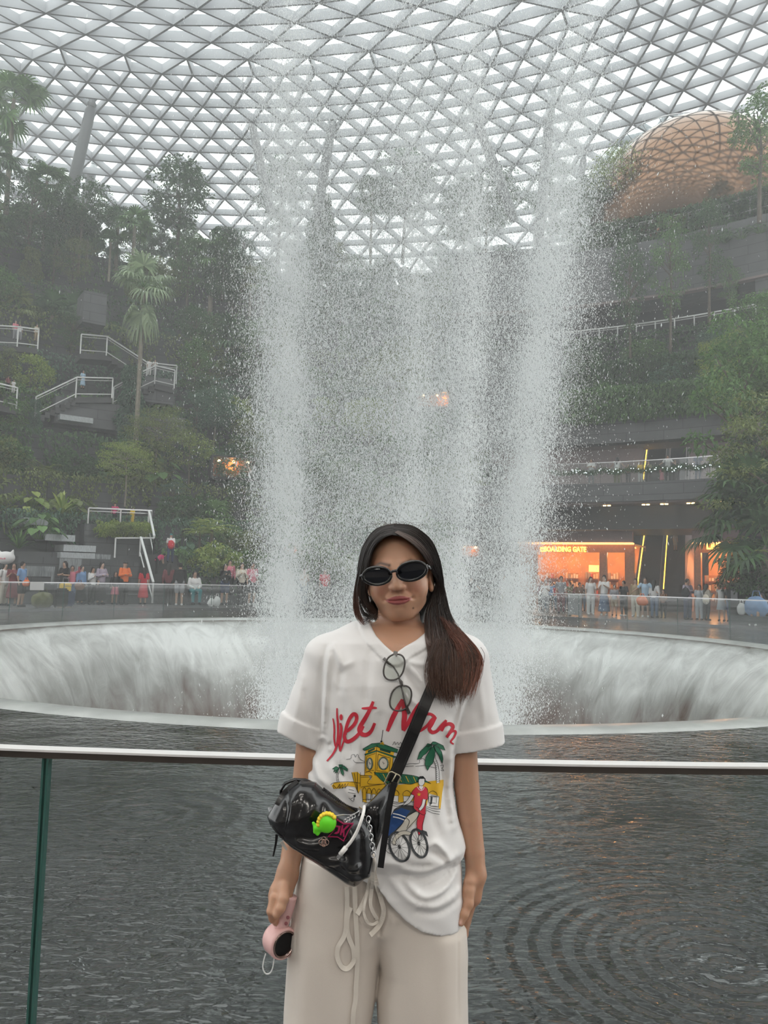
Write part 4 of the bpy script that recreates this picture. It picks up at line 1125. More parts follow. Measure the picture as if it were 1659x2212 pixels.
# ---- the tall and singular ones, by where the photograph shows them
HERO = [
 ('palm_a', 12, 470, 47, 1.35, 'mid', 'tall dark fan palm with a shaggy head at the left crest', 1.0),
 ('palm_a', 92, 545, 46, 0.9, 'mid', 'fan palm with drooping fronds beside the dark roof column', 0.9),
 ('palm_a', -20, 560, 44, 0.95, 'dark', 'dark fan palm cut by the left edge of the view', 1.1),
 ('tree_a', 378, 585, 46, 1.05, 'dark', 'round topped dark tree standing clear against the left roof', 1.0),
 ('palm_b', 285, 600, 43, 1.05, 'mid', 'young fan palm standing against the roof over the lone palm', 1.0),
 ('palm_b', 235, 600, 43, 0.7, 'dark', 'small dark fan palm left of the young fan palm', 1.0),
 ('vine_b', 480, 640, 43, 0.95, 'dark', 'vine wrapped round topped tree just left of the falling water', 1.0),
 ('tree_b', 170, 580, 45, 1.0, 'dark', 'spreading tree right of the slanted dark column foot', 1.0),
 ('tree_b', 120, 600, 46, 0.9, 'dark', 'spreading tree left of the slanted dark column foot', 1.0),
 ('tree_c', 60, 620, 44, 1.0, 'dark', 'slender dark tree on the left crest', 1.0),
 ('tree_a', 870, 560, 46, 1.15, 'dark', 'tall dark tree behind the middle of the water', 1.0),
 ('palm_a', 800, 560, 44, 0.85, 'dark', 'fan palm silhouette behind the water, left of the tall dark tree', 1.0),
 ('tree_b', 1050, 570, 46, 1.25, 'dark', 'wide dark tree crown behind the right of the water', 1.0),
 ('tree_a', 1000, 590, 45, 0.9, 'dark', 'dark tree between the two wide crowns behind the water', 1.0),
 ('tree_c', 600, 560, 46, 1.05, 'dark', 'slender tree behind the left stream against the roof', 1.0),
 ('vine_a', 690, 600, 45, 1.0, 'dark', 'dark vine clad column behind the left of the water', 1.0),
 ('tree_c', 1190, 580, 44, 1.0, 'dark', 'slender tree behind the right stream against the roof', 1.0),
 ('tree_a', 1250, 590, 42, 0.8, 'dark', 'dark tree at the edge of the right stream', 1.0),
 ('palm_a', 293, 962, 30.6, 1.04, 'pale', 'tall lone palm with a pale ringed trunk in front of the slope', 1.35),
 ('airy', 1340, 505, 37.5, 1.05, 'light', 'bright yellow green feathery tree against the bronze dome', 1.0),
 ('airy', 1420, 500, 38.5, 0.75, 'olive', 'low feathery tree before the dark of the bronze dome', 1.0),
 ('tree_b', 1300, 530, 38, 0.8, 'dark', 'dark shrubby tree where the upper wall meets the water', 1.0),
 ('tree_c', 1640, 470, 33.0, 0.85, 'mid', 'airy small leaved tree crossing the right edge of the bronze dome', 1.0),
 ('agave', 135, 1110, 26.0, 1.25, 'light', 'spiky yellow green rosette above the cascade ledges', 1.0),
 ('agave', 40, 1185, 24.3, 1.0, 'mid', 'spiky mid green rosette beside the lower cascade', 1.0),
 ('big_c', 85, 1165, 24.9, 0.8, 'mid', 'elephant ear plant between the two spiky rosettes', 1.0),
 ('tfern_a', 455, 1215, 24.0, 1.15, 'light', 'pale green tree fern spreading flat above the plaza by the water', 1.0),
 ('tfern_a', 430, 1200, 24.4, 0.8, 'light', 'smaller tree fern beside the pale one over the plaza', 1.0),
 ('airy', 270, 1085, 27.5, 0.62, 'light', 'bright layered small tree over the stone platform', 1.0),
 ('airy', 335, 1040, 29.0, 0.8, 'olive', 'flat layered small tree over the left terrace', 1.0),
 ('airy', 850, 930, 29.5, 0.95, 'olive', 'layered tree dimly seen behind the centre of the water', 1.0),
]
for key, px, py, r, s, col, lab, zs in HERO:
    foot(px, py, r, key, s, col=col, label=lab, zs=zs)

# ---- planted ledges on the left and behind the fall
PH = random.Random(5)
keys_hi = ['tree_b', 'tree_c', 'vine_a', 'vine_b', 'tree_a', 'airy_b', 'palm_b', 'shrub_a']
keys_mid = ['shrub_a', 'shrub_c', 'vine_a', 'vine_b', 'tree_b', 'airy_b', 'big_b', 'palm_low', 'tree_c']
keys_low = ['shrub_a', 'shrub_b', 'big_a', 'fern_a', 'tfern_b', 'palm_low', 'big_c', 'airy', 'airy_b']
def pxclear(px, py):
    """keep walkways, walls and cascades in sight"""
    for (x0, x1, y0, y1) in ((-40, 100, 690, 722), (160, 385, 705, 800), (70, 260, 800, 925), (290, 385, 775, 880), (330, 400, 895, 970), (-40, 50, 810, 850), (185, 345, 1090, 1300), (90, 215, 1140, 1210), (180, 235, 625, 700), (180, 390, 1210, 1300), (-60, 340, 1172, 1330)):
        if x0 < px < x1 and y0 < py < y1: return False
    return True
for i, (r, z) in enumerate(LEV):
    depth = (LEV[i+1][0]-r) if i+1 < len(LEV) else 3.5
    n = 17 + i*2
    a0, a1 = D(-52), D(13 if i > 3 else 9)
    keys = keys_hi if i >= 8 else keys_mid if i >= 4 else keys_low
    for j in range(n):
        q = a0 + (a1-a0)*(j + PH.uniform(0.1, 0.9))/n
        rr = r + PH.uniform(0.35, 0.75)*min(depth, 2.2)
        p = pol(rr, q, z)
        key = PH.choice(keys); s = PH.uniform(0.75, 1.15)
        if i >= 9: s *= 0.85
        if key.startswith('tree') or key.startswith('vine') or key.startswith('airy'): s *= {0: 0.4, 1: 0.45, 2: 0.55}.get(i, 0.62)
        elif i >= 3: s *= 1.2
        px, py = to_px(p + Vector((0, 0, 1.3*s)))
        ht = {'tree': 7, 'vine': 6.5, 'airy': 5.5, 'palm': 4}.get(key[:4], 2)*s
        if not all(pxclear(*to_px(p + Vector((0, 0, ht*u_)))) for u_ in (.15, .4, .7, .95)):
            if PH.random() < 0.8: continue
            s *= 0.45
        col = PH.choice(['dark', 'dark', 'mid', 'blue', 'olive', 'mid', 'light' if i < 6 else 'dark'])
        plant(key, p, s, col=col)
# climbers that hang over the ledge fronts (nobody could count them)
def climber(name, r, a0, a1, z0, z1, n, m, label, depth=0.5, size=0.24, seed=0, thin=0.0):
    g = np.random.RandomState(seed); a = g.uniform(a0, a1, n); t = g.uniform(0, 1, n)**1.3
    clump = np.sin(a*180+seed)+np.sin(a*71+2.1*seed)
    keep = (t < 0.55+0.25*clump) if thin else np.ones(n, bool)
    a = a[keep]; t = t[keep]; n = len(a)
    rr = r - g.uniform(0.02, depth, n)
    P = np.stack([HX + rr*np.sin(a), HY + rr*np.cos(a), z1 - (z1-z0)*t + g.normal(size=n)*0.08], 1)
    Dd = np.stack([-np.sin(a), -np.cos(a), -0.9+0*a], 1) + g.normal(size=(n, 3))*0.5
    V, F = leaves(P, Dd, size, size*0.6, 0.2, g)
    o = fast_mesh(name, V, F, m); tag(o, label, 'foliage', kind='stuff'); return o
for i, (r, z) in enumerate(LEV):
    z0 = LEV[i-1][1] if i else 0.0
    climber('hanging_foliage', r, D(-52 if i > 1 else -29), D(13 if i > 3 else 9), z0+0.1, z+0.35, 7000 if i > 0 else 1200, [LM['dark'], LM['mid'], LM['blue'], LM['olive']][i % 4], 'leafy climbers hanging over a stepped stone terrace front', 0.55, 0.26 if i > 3 else 0.2, i+1, thin=1.0)

# ---- right planters
def row(keys, r, px0, px1, z, n, s0, s1, cols, seed):
    q = random.Random(seed)
    for j in range(n):
        px = px0 + (px1-px0)*(j+q.uniform(0.2, 0.8))/n; a = aat(px, r)
        plant(q.choice(keys), pol(r + q.uniform(-0.3, 0.5), a, z), q.uniform(s0, s1), col=q.choice(cols))
row(['big_a', 'big_b', 'shrub_a', 'fern_a', 'big_c'], 31.6, 1240, 1590, Z_B1, 15, 0.95, 1.3, ['mid', 'mid', 'light', 'dark', 'blue'], 1)
climber('hanging_foliage', 31.0, aat(1215, 31), aat(1600, 31), Z_B1-0.5, Z_B1+1.4, 7000, LM['mid'], 'strap leaved foliage spilling over the stone band above the gallery', 0.9, 0.3, 31)
climber('hanging_foliage', 32.0, aat(1215, 32), aat(1600, 32), Z_C0-1.6, Z_C0+0.5, 5000, LM['dark'], 'dark foliage hanging from the planted balcony', 0.6, 0.26, 32)
row(['shrub_b', 'big_b', 'fern_a', 'shrub_a'], 32.8, 1240, 1600, Z_C0, 11, 0.7, 1.0, ['dark', 'mid', 'blue'], 2)
climber('hanging_foliage', 33.5, aat(1215, 33.5), aat(1660, 33.5), zr(735, 33.6)-0.8, zr(735, 33.6)+0.5, 2600, LM['dark'], 'low dark foliage along the balcony railing', 0.4, 0.22, 33)
ZW = zr(500, 36.0)
climber('hanging_foliage', 35.9, aat(1240, 36), aat(1690, 36), ZW-0.9, ZW+0.9, 6500, LM['dark'], 'dark foliage spilling over the top of the tall upper wall', 0.7, 0.26, 34)
row(['shrub_a', 'shrub_b', 'shrub_c', 'fern_a'], 36.6, 1240, 1680, ZW, 13, 0.5, 0.7, ['dark', 'mid', 'olive', 'dark'], 3)
row(['fern_a', 'big_b'], 34.7, 1560, 1680, zr(560, 35), 3, 0.6, 0.9, ['dark', 'blue'], 4)
# slim trees standing in front of the tall wall
for px, yb, r, s, zs, col, lab in ((1362, 800, 31.7, 0.62, 1.55, 'dark', 'slim tree with a bare pale trunk before the balcony, nearest the falling water'), (1448, 765, 32.2, 0.60, 1.6, 'mid', 'slim tree with a tufted crown before the tall wall, between two bare trunks'),
                              (1532, 690, 33.0, 0.60, 1.35, 'dark', 'slim tree with a bare trunk before the dark recess'), (1578, 690, 33.6, 0.34, 1.2, 'mid', 'thin little tree at the end of the balcony railing')):
    foot(px, yb, r, 'tree_c', s, col=col, label=lab, zs=zs)
# right edge grove rising from the plaza
GR = [('tree_c', 1605, 1290, 21.5, 1.05, 'mid', 'tall tree with a pale forked trunk before the gallery end', 1.3), ('airy_b', 1680, 1290, 20.0, 1.25, 'olive', 'tall fine leaved tree at the right edge of the plaza', 1.0),
      ('tree_b', 1640, 1000, 25.0, 0.8, 'light', 'bright small leaved tree crown beside the planter end', 1.0), ('airy_b', 1575, 900, 27.0, 0.72, 'light', 'light green layered tree over the stone band', 1.0),
      ('tree_b', 1690, 1010, 23.0, 0.95, 'mid', 'leafy tree crown cut by the right edge', 1.0), ('airy_b', 1640, 880, 27.0, 0.95, 'mid', 'fine leaved tree rising before the tall upper wall', 1.0),
      ('tree_a', 1700, 920, 26.0, 0.7, 'mid', 'dense tree at the far right before the upper wall', 1.0)]
for key, px, py, r, s, col, lab, zs in GR: foot(px, py, r, key, s, col=col, label=lab, zs=zs)
for key, px, py, r, s, col, lab in (('palm_low', 1640, 1120, 20.5, 1.5, 'dark', 'large pleated fan palm at the right edge, upper one'), ('palm_low', 1610, 1175, 20.5, 1.35, 'dark', 'large pleated fan leaf palm at the right edge, lower one'),
    ('palm_low', 1655, 1210, 19.8, 1.2, 'dark', 'large pleated fan leaf palm behind the blue bags'), ('tfern_b', 1625, 1225, 20.0, 0.85, 'light', 'bright feathery fern below the pleated palm leaves'), ('tfern_b', 1600, 1190, 20.6, 0.6, 'light', 'small bright feathery fern beside the chocolate shop'),
    ('shrub_c', 1640, 1300, 20.2, 1.0, 'dark', 'dark shrub behind the bench at the right edge'), ('shrub_c', 1600, 1300, 20.8, 0.8, 'dark', 'dark shrub between the black kiosk and the bench'), ('big_c', 1650, 1080, 21.0, 1.1, 'dark', 'elephant ear plant above the pleated palms'),
    ('shrub_a', 1645, 1040, 21.5, 1.0, 'dark', 'dark bushy shrub high at the right edge'), ('shrub_a', 1660, 1140, 20.6, 1.1, 'dark', 'dark bushy shrub behind the pleated palm leaves')):
    foot(px, py, r, key, s, col=col, label=lab)
# earth mound that carries that grove
mb = MB(); mb.arc(19.9, 30, 0, 0.5, aat(1592, 20), aat(1800, 20), 8)
for (z0, z1, r0) in ((0.5, 2.0, 20.8), (2.0, 3.6, 21.6), (3.6, 6.0, 23.0), (6.0, 9.0, 25.0)): mb.arc(r0, 30, z0-0.05, z1, aat(1602, r0), aat(1800, r0), 6)
o = mb.build('wall_planter', M_STONE); o['kind'] = 'structure'
# flowers on the platform bed
for i in range(7):
    foot(218+i*15, 1160, 25.0, PH.choice(['fern_a', 'shrub_b']), 0.42, col=PH.choice(['light', 'olive']), label=None)
# pale flower heads are part of the planting bed
print('plants', NPLANT[0])
# ================================================================== FALLING WATER AND MIST
def drop_mat():
    m = bpy.data.materials.new('falling_water_drops'); m.use_nodes = True; nt = m.node_tree; b = nt.nodes['Principled BSDF']
    b.inputs['Base Color'].default_value = (0.93, 0.95, 0.95, 1); b.inputs['Roughness'].default_value = 0.3
    t = nt.nodes.new('ShaderNodeBsdfTranslucent'); t.inputs['Color'].default_value = (0.95, 0.97, 0.97, 1)
    mx = nt.nodes.new('ShaderNodeMixShader'); mx.inputs[0].default_value = 0.5
    nt.links.new(b.outputs[0], mx.inputs[1]); nt.links.new(t.outputs[0], mx.inputs[2]); nt.links.new(mx.outputs[0], nt.nodes['Material Output'].inputs['Surface'])
    return m
M_DROP = drop_mat()
g = np.random.RandomState(3)
# streams: (px at top y=300, px at bottom y=1300, half width px, drops, depth offset m)
STREAMS = [(605, 608, 38, 34000, 1.0), (645, 640, 26, 14000, -2.0), (562, 580, 40, 14000, 0), (700, 740, 60, 12000, 2.5), (800, 800, 70, 12000, 3.5), (885, 880, 26, 15000, -3.2), (905, 905, 60, 11000, 3.5),
           (1010, 958, 20, 16000, -3.4), (1000, 1000, 70, 11000, 3.0), (1190, 1068, 24, 15000, -2.0), (1240, 1098, 32, 30000, -0.5), (1265, 1125, 34, 12000, 1.0), (1120, 1040, 50, 10000, 3.0), (905, 870, 270, 90000, 0.0), (915, 890, 170, 60000, 0.0), (620, 615, 55, 50000, 0.0), (1225, 1090, 50, 50000, 0.0), (905, 890, 80, 30000, -1.0), (1000, 970, 40, 25000, -1.5)]
def fall_points():
    out = []
    for (x0, x1, hw, n, dy) in STREAMS:
        n = int(n*1.7)
        t = g.uniform(-0.35, 1.25, n)                       # 0 at y=300, 1 at y=1300
        keep = g.uniform(0, 1, n) < np.clip(0.25 + 0.95*(t+0.25)/0.6, 0.12, 1)
        t = t[keep]; n = len(t)
        px = x0 + (x1-x0)*np.clip(t, -0.4, 1.2) + 9*np.sin(t*5+x0) + g.normal(size=n)*hw*(0.55 + 0.35*np.clip(1-t, 0, 1.3))
        # clumps along the streams
        X = (px - 829.5 + (t*1000+300-1106)*0.0244)/F_PX*HY
        Y = HY + dy + g.normal(size=n)*0.9
        y = 300 + 1000*t
        Z = CAM.z + (HORIZON - y)/F_PX*HY*1.06 + g.normal(size=n)*0.1
        out.append(np.stack([X, Y, Z], 1))
    P = np.concatenate(out)
    # break up into waves
    w = np.sin(P[:, 2]*2.3 + np.sin(P[:, 0]*3)*1.5) + np.sin(P[:, 2]*5.1 + P[:, 0]*2.0)*0.6
    return P[g.uniform(-1.9, 1.2, len(P)) < w+0.9]
P = fall_points()
n = len(P)
sz = 0.0062*np.exp(g.normal(size=n)*0.4); ln = sz*np.clip(g.uniform(1.5, 4.0, n), 1.2, None)
base = np.array([[1, 0, 0], [-0.5, 0.87, 0], [-0.5, -0.87, 0], [0, 0, 1], [0, 0, -1.0]])
tilt = g.normal(size=(n, 2))*0.12
V = P[:, None, :] + base[None]*np.stack([sz, sz, ln], 1)[:, None, :]
V[:, 3, :2] += tilt*ln[:, None]*2; V[:, 4, :2] -= tilt*ln[:, None]*2
F = np.array([[0, 1, 3], [1, 2, 3], [2, 0, 3], [1, 0, 4], [2, 1, 4], [0, 2, 4]])
F = (np.arange(n)*5)[:, None, None] + F[None]
o = fast_mesh('falling_water', V.reshape(-1, 3), F.reshape(-1, 3), M_DROP); tag(o, 'broad indoor waterfall of bright drops dropping from the roof into the round funnel', 'waterfall', kind='stuff')
# the fine spray between the streams
n = 650000
t = g.uniform(-0.35, 1.2, n); t = t[g.uniform(0, 1, n) < np.clip(0.2 + 0.9*(t+0.2)/0.7, 0.10, 1)]; n = len(t)
q = g.uniform(0, 2*PI, n); rr = 4.05 + g.normal(size=n)*0.42; inn = g.uniform(0, 1, n) < 0.4; rr = np.where(inn, 4.0*np.sqrt(g.uniform(0, 1, n)), rr)
cxs = 1.05 - 0.52*t + 0.12*np.sin(t*6)
X = cxs + rr*np.sin(q)*(1.08 - 0.26*t); Y = HY + rr*np.cos(q)*0.9; Z = CAM.z + (HORIZON - 300 - 1000*t)/F_PX*HY*1.06
P = np.stack([X, Y, Z], 1); sz = 0.0052*np.exp(g.normal(size=n)*0.35); ln = sz*g.uniform(1.2, 3.0, n)
base = np.array([[1, 0, -.5], [-0.5, 0.87, -.5], [-0.5, -0.87, -.5], [0, 0, 1.0]])
V = P[:, None, :] + base[None]*np.stack([sz, sz, ln], 1)[:, None, :]
F = (np.arange(n)*4)[:, None, None] + np.array([[0, 1, 3], [1, 2, 3], [2, 0, 3], [2, 1, 0]])[None]
o = fast_mesh('fine_spray', V.reshape(-1, 3), F.reshape(-1, 3), M_DROP); tag(o, 'fine white spray filling the round column of falling water between its streams', 'spray', kind='stuff')
print('drops', n)
# mist: filled volumes only
def vol(name, dens, m_col=(0.975, 0.98, 0.975), aniso=0.0):
    m = bpy.data.materials.new(name); m.use_nodes = True; nt = m.node_tree; nt.nodes.clear()
    o = nt.nodes.new('ShaderNodeOutputMaterial'); v = nt.nodes.new('ShaderNodeVolumeScatter')
    v.inputs['Density'].default_value = dens; v.inputs['Color'].default_value = m_col + (1,); v.inputs['Anisotropy'].default_value = aniso
    nt.links.new(v.outputs[0], o.inputs['Volume']); return m
mb = MB(); mb.box((0, 45, 17), (150, 86, 50)); o = mb.build('haze', vol('room_haze', 0.0062)); tag(o, 'thin bright haze filling the hall beyond the pool rail', 'haze', kind='stuff')
# ================================================================== THE WOMAN IN FRONT OF THE RAIL
Y0 = 1.80
def W(px, py, dy=0.0): return at(px, py, Y0 + dy)
def WA(px, py, dy=0.0): return np.array(W(px, py, dy))
MM = 1.084e-3                       # metres per pixel at her distance
f32 = np.float32
class Grid:
    """a block of space in which a solid is carved, then skinned"""
    def __init__(s, lo, hi, h):
        s.lo = np.array(lo, float); s.h = h; s.n = np.maximum(4, np.ceil((np.array(hi)-s.lo)/h).astype(int))
        ax = [(s.lo[i] + h*np.arange(s.n[i])).astype(f32) for i in range(3)]
        s.x, s.y, s.z = np.meshgrid(*ax, indexing='ij', sparse=True)
        s.d = np.full(tuple(s.n), 1e3, f32)
    def full(s): return np.broadcast_arrays(s.x, s.y, s.z)
    def mesh(s, d=None):
        d = s.d if d is None else d
        d = np.clip(d, -4*s.h, 4*s.h).astype(f32).copy()
        d[0] = d[-1] = s.h; d[:, 0] = d[:, -1] = s.h; d[:, :, 0] = d[:, :, -1] = s.h
        g_ = openvdb.FloatGrid(4*s.h); g_.copyFromArray(d)
        p, q = g_.convertToQuads(isovalue=0.0)
        return p.astype(float)*s.h + s.lo, q[:, ::-1]
def smin(a, b, k):
    if k <= 0: return np.minimum(a, b)
    h = np.clip(0.5 + 0.5*(b-a)/k, 0, 1); return b + (a-b)*h - k*h*(1-h)
def smax(a, b, k): return -smin(-a, -b, k)
def sd_ell(g, c, r, R=None):
    x, y, z = g.x-c[0], g.y-c[1], g.z-c[2]
    if R is not None:
        x, y, z = (R[0][0]*x+R[0][1]*y+R[0][2]*z, R[1][0]*x+R[1][1]*y+R[1][2]*z, R[2][0]*x+R[2][1]*y+R[2][2]*z)
    k0 = np.sqrt((x/r[0])**2 + (y/r[1])**2 + (z/r[2])**2) + 1e-6
    k1 = np.sqrt((x/r[0]**2)**2 + (y/r[1]**2)**2 + (z/r[2]**2)**2) + 1e-6
    return (k0*(k0-1)/k1).astype(f32)
def sd_cone(g, a, b, r0, r1, flat=1.0, fdir=None):
    """tapering limb from a to b"""
    a = np.array(a, float); b = np.array(b, float); ba = b-a; L2 = ba.dot(ba) + 1e-12
    x, y, z = g.x-a[0], g.y-a[1], g.z-a[2]
    t = np.clip((x*ba[0]+y*ba[1]+z*ba[2])/L2, 0, 1)
    x, y, z = x-ba[0]*t, y-ba[1]*t, z-ba[2]*t
    if fdir is not None:
        fd = np.array(fdir, float); fd /= np.linalg.norm(fd); q = (x*fd[0]+y*fd[1]+z*fd[2])*(1/flat-1)
        x, y, z = x+q*fd[0], y+q*fd[1], z+q*fd[2]
    return (np.sqrt(x*x+y*y+z*z) - (r0+(r1-r0)*t)).astype(f32)
def chain(g, pts, rad, k=0.012, d=None):
    for i in range(len(pts)-1):
        c = sd_cone(g, pts[i], pts[i+1], rad[i], rad[i+1]); d = c if d is None else smin(d, c, k)
    return d
def seg2(X, Z, a, b):
    ax, az = a; bx, bz = b; vx, vz = bx-ax, bz-az
    t = np.clip(((X-ax)*vx + (Z-az)*vz)/(vx*vx+vz*vz+1e-12), 0, 1)
    return np.sqrt((X-ax-vx*t)**2 + (Z-az-vz*t)**2)
def poly2(X, Z, P):
    """signed distance to a polygon, negative inside"""
    d = np.full(np.broadcast(X, Z).shape, 1e3, f32); ins = np.zeros(d.shape, bool)
    for i in range(len(P)):
        a, b = P[i], P[(i+1) % len(P)]
        d = np.minimum(d, seg2(X, Z, a, b))
        c = ((a[1] > Z) != (b[1] > Z)) & (X < (b[0]-a[0])*(Z-a[1])/((b[1]-a[1])+1e-12) + a[0])
        ins ^= c
    return np.where(ins, -d, d)
def xz(px, py, dy=0.0): p = W(px, py, dy); return (p.x, p.z)
def curve_z(pts):
    """pts: (py, px) -> function of height giving x, measured on her plane"""
    q = sorted((W(px, py).z, W(px, py).x) for py, px in pts)
    zs = np.array([a for a, _ in q]); xs = np.array([b for _, b in q])
    return lambda z: np.interp(z, zs, xs)
def val_z(pts, ref=850):
    q = sorted((W(ref, py).z, v) for py, v in pts); zs = np.array([a for a, _ in q]); vs = np.array([b for _, b in q])
    return lambda z: np.interp(z, zs, vs)
def smooth_path(P, n=8):
    P = [np.array(p, float) for p in P]; out = []
    for i in range(len(P)-1):
        p0 = P[max(i-1, 0)]; p1 = P[i]; p2 = P[i+1]; p3 = P[min(i+2, len(P)-1)]
        for k in range(n):
            t = k/n; out.append(0.5*((2*p1) + (p2-p0)*t + (2*p0-5*p1+4*p2-p3)*t*t + (3*p1-p0-3*p2+p3)*t**3))
    out.append(P[-1]); return out

def skin_mat():
    m = bpy.data.materials.new('warm_skin'); m.use_nodes = True; nt = m.node_tree; b = nt.nodes['Principled BSDF']; L = nt.links
    at_ = nt.nodes.new('ShaderNodeVertexColor'); at_.layer_name = 'tone'; L.new(at_.outputs[0], b.inputs['Base Color'])
    b.inputs['Roughness'].default_value = 0.45; b.inputs['Subsurface Weight'].default_value = 0.25
    b.inputs['Subsurface Radius'].default_value = (0.010, 0.004, 0.002); b.inputs['Subsurface Scale'].default_value = 1.0
    tc = nt.nodes.new('ShaderNodeTexCoord'); n = nt.nodes.new('ShaderNodeTexNoise'); n.inputs['Scale'].default_value = 600; L.new(tc.outputs['Object'], n.inputs['Vector'])
    bp = nt.nodes.new('ShaderNodeBump'); bp.inputs['Strength'].default_value = 0.06; bp.inputs['Distance'].default_value = 0.001; L.new(n.outputs[0], bp.inputs['Height']); L.new(bp.outputs[0], b.inputs['Normal'])
    return m
M_SKIN = skin_mat()
SK = np.array([0.53, 0.300, 0.195]); LIP = np.array([0.34, 0.090, 0.088]); BROW = np.array([0.10, 0.06, 0.045]); NAIL = np.array([0.75, 0.45, 0.38]); MOLE = np.array([0.12, 0.06, 0.04])
def cloth_mat(name, col, sc=900, b_=0.25, rough=0.85, wave=True):
    m = bpy.data.materials.new(name); m.use_nodes = True; nt = m.node_tree; b = nt.nodes['Principled BSDF']; L = nt.links
    b.inputs['Base Color'].default_value = col + (1,); b.inputs['Roughness'].default_value = rough; b.inputs['Sheen Weight'].default_value = 0.2
    tc = nt.nodes.new('ShaderNodeTexCoord'); n = nt.nodes.new('ShaderNodeTexNoise'); n.inputs['Scale'].default_value = sc; n.inputs['Detail'].default_value = 2; L.new(tc.outputs['Object'], n.inputs['Vector'])
    bp = nt.nodes.new('ShaderNodeBump'); bp.inputs['Strength'].default_value = b_; bp.inputs['Distance'].default_value = 0.0006; L.new(n.outputs[0], bp.inputs['Height']); L.new(bp.outputs[0], b.inputs['Normal'])
    return m
M_TEE = cloth_mat('white_cotton_jersey', (0.80, 0.785, 0.775)); M_TROU = cloth_mat('cream_cotton_twill', (0.74, 0.67, 0.60), 1200, 0.4)

# ---------------------------------------------------------------- shirt
tl = curve_z([(1340, 800), (1352, 775), (1365, 740), (1385, 705), (1410, 692), (1450, 690), (1500, 689), (1550, 691), (1600, 692), (1640, 674), (1665, 665), (1700, 668), (1740, 674), (1790, 676), (1850, 684), (1900, 692), (1990, 700)])
tr = curve_z([(1340, 918), (1352, 940), (1365, 968), (1385, 1000), (1410, 1018), (1450, 1012), (1500, 1006), (1550, 996), (1600, 986), (1640, 980), (1665, 979), (1700, 979), (1740, 984), (1790, 996), (1822, 1003), (1840, 1000), (1852, 991), (1880, 996), (1930, 1003), (1990, 1001)])
tf = val_z([(1340, .035), (1360, .055), (1385, .080), (1420, .098), (1470, .112), (1520, .115), (1600, .108), (1700, .108), (1780, .118), (1822, .128), (1850, .112), (1900, .122), (1990, .118)])   # front
tb = val_z([(1340, .05), (1360, .075), (1400, .095), (1500, .10), (1700, .09), (1850, .10), (1990, .11)])
def torso_sd(g, grow=0.0, ex=2.35):
    z = g.z; L_, R_ = tl(z), tr(z); c = (L_+R_)/2; w = (R_-L_)/2 + grow; fr, bk = tf(z)+grow, tb(z)+grow
    yy = g.y - Y0; dep = np.where(yy < 0, fr, bk)
    q = (np.abs((g.x-c)/w)**ex + np.abs(yy/dep)**ex)**(1/ex)
    d_ = (q-1)*np.minimum(w, dep)
    return smax(d_, z - ZTOP + 0*d_, 0.02).astype(f32)
ZTOP = W(850, 1346).z
# folds: ((px,py) path, height mm, half width px)
FOLDS = [([(702, 1402), (694, 1450), (688, 1520), (683, 1592)], -3.5, 6), ([(712, 1405), (706, 1450), (700, 1530), (697, 1585)], 6, 7), ([(720, 1396), (732, 1420), (738, 1442)], 5, 6), ([(738, 1442), (734, 1490)], -4, 7), ([(738, 1441), (760, 1430)], 3, 6),
         ([(697, 1590), (706, 1612), (716, 1608)], -4, 5), ([(690, 1602), (700, 1598), (712, 1620)], 5, 5),
         ([(1030, 1445), (1016, 1500), (1000, 1560), (983, 1632)], -3.5, 6), ([(1020, 1450), (1006, 1510), (992, 1570), (978, 1640)], 6, 7),
         ([(878, 1425), (900, 1432), (925, 1434)], 4, 6), ([(880, 1436), (900, 1456), (918, 1478)], 5, 6), ([(876, 1452), (892, 1480), (908, 1500)], -4, 6), ([(870, 1470), (880, 1500), (905, 1520)], 4, 6),
         ([(800, 1410), (795, 1460), (790, 1520)], -3, 9), ([(775, 1560), (778, 1610), (768, 1650)], 4, 9), ([(790, 1560), (800, 1600)], -3, 8), ([(925, 1540), (930, 1600), (960, 1640)], 3, 9),
         ([(968, 1560), (974, 1640), (972, 1720)], 5, 9), ([(955, 1640), (962, 1720), (968, 1780)], -4, 8), ([(975, 1735), (985, 1790)], 5, 10),
         ([(922, 1818), (940, 1812), (960, 1832), (972, 1850)], 6, 6), ([(930, 1832), (950, 1842), (962, 1858)], -5, 6), ([(870, 1862), (910, 1872), (955, 1858), (985, 1846)], 5, 8), ([(868, 1878), (905, 1892), (950, 1882), (990, 1866)], -6, 7),
         ([(880, 1885), (890, 1905), (920, 1922), (960, 1912), (985, 1892)], 7, 8), ([(905, 1908), (940, 1902), (978, 1886)], -6, 7), ([(905, 1938), (945, 1944), (990, 1930)], 5, 8), ([(900, 1955), (945, 1962), (992, 1950)], -4, 7), ([(850, 1830), (880, 1850), (920, 1856)], -4, 8),
         ([(745, 1470), (760, 1530), (750, 1580)], 3, 12), ([(820, 1540), (815, 1600), (835, 1650)], -3, 10), ([(890, 1560), (900, 1640), (890, 1720)], 3, 14), ([(860, 1430), (862, 1480), (868, 1530)], -3, 8), ([(930, 1690), (935, 1760), (950, 1800)], -3, 10), ([(650, 1470), (640, 1530), (632, 1570)], 3, 8), ([(1040, 1480), (1046, 1530), (1050, 1570)], 3, 8), ([(655, 1500), (665, 1560), (672, 1600)], -3, 6), ([(676, 1650), (690, 1680), (715, 1700)], 5, 8), ([(668, 1668), (680, 1695), (700, 1712)], -4, 7), ([(840, 1880), (870, 1915), (900, 1940)], 5, 9), ([(720, 1660), (740, 1690), (760, 1720)], 4, 9), ([(735, 1655), (760, 1690)], -3, 9)]
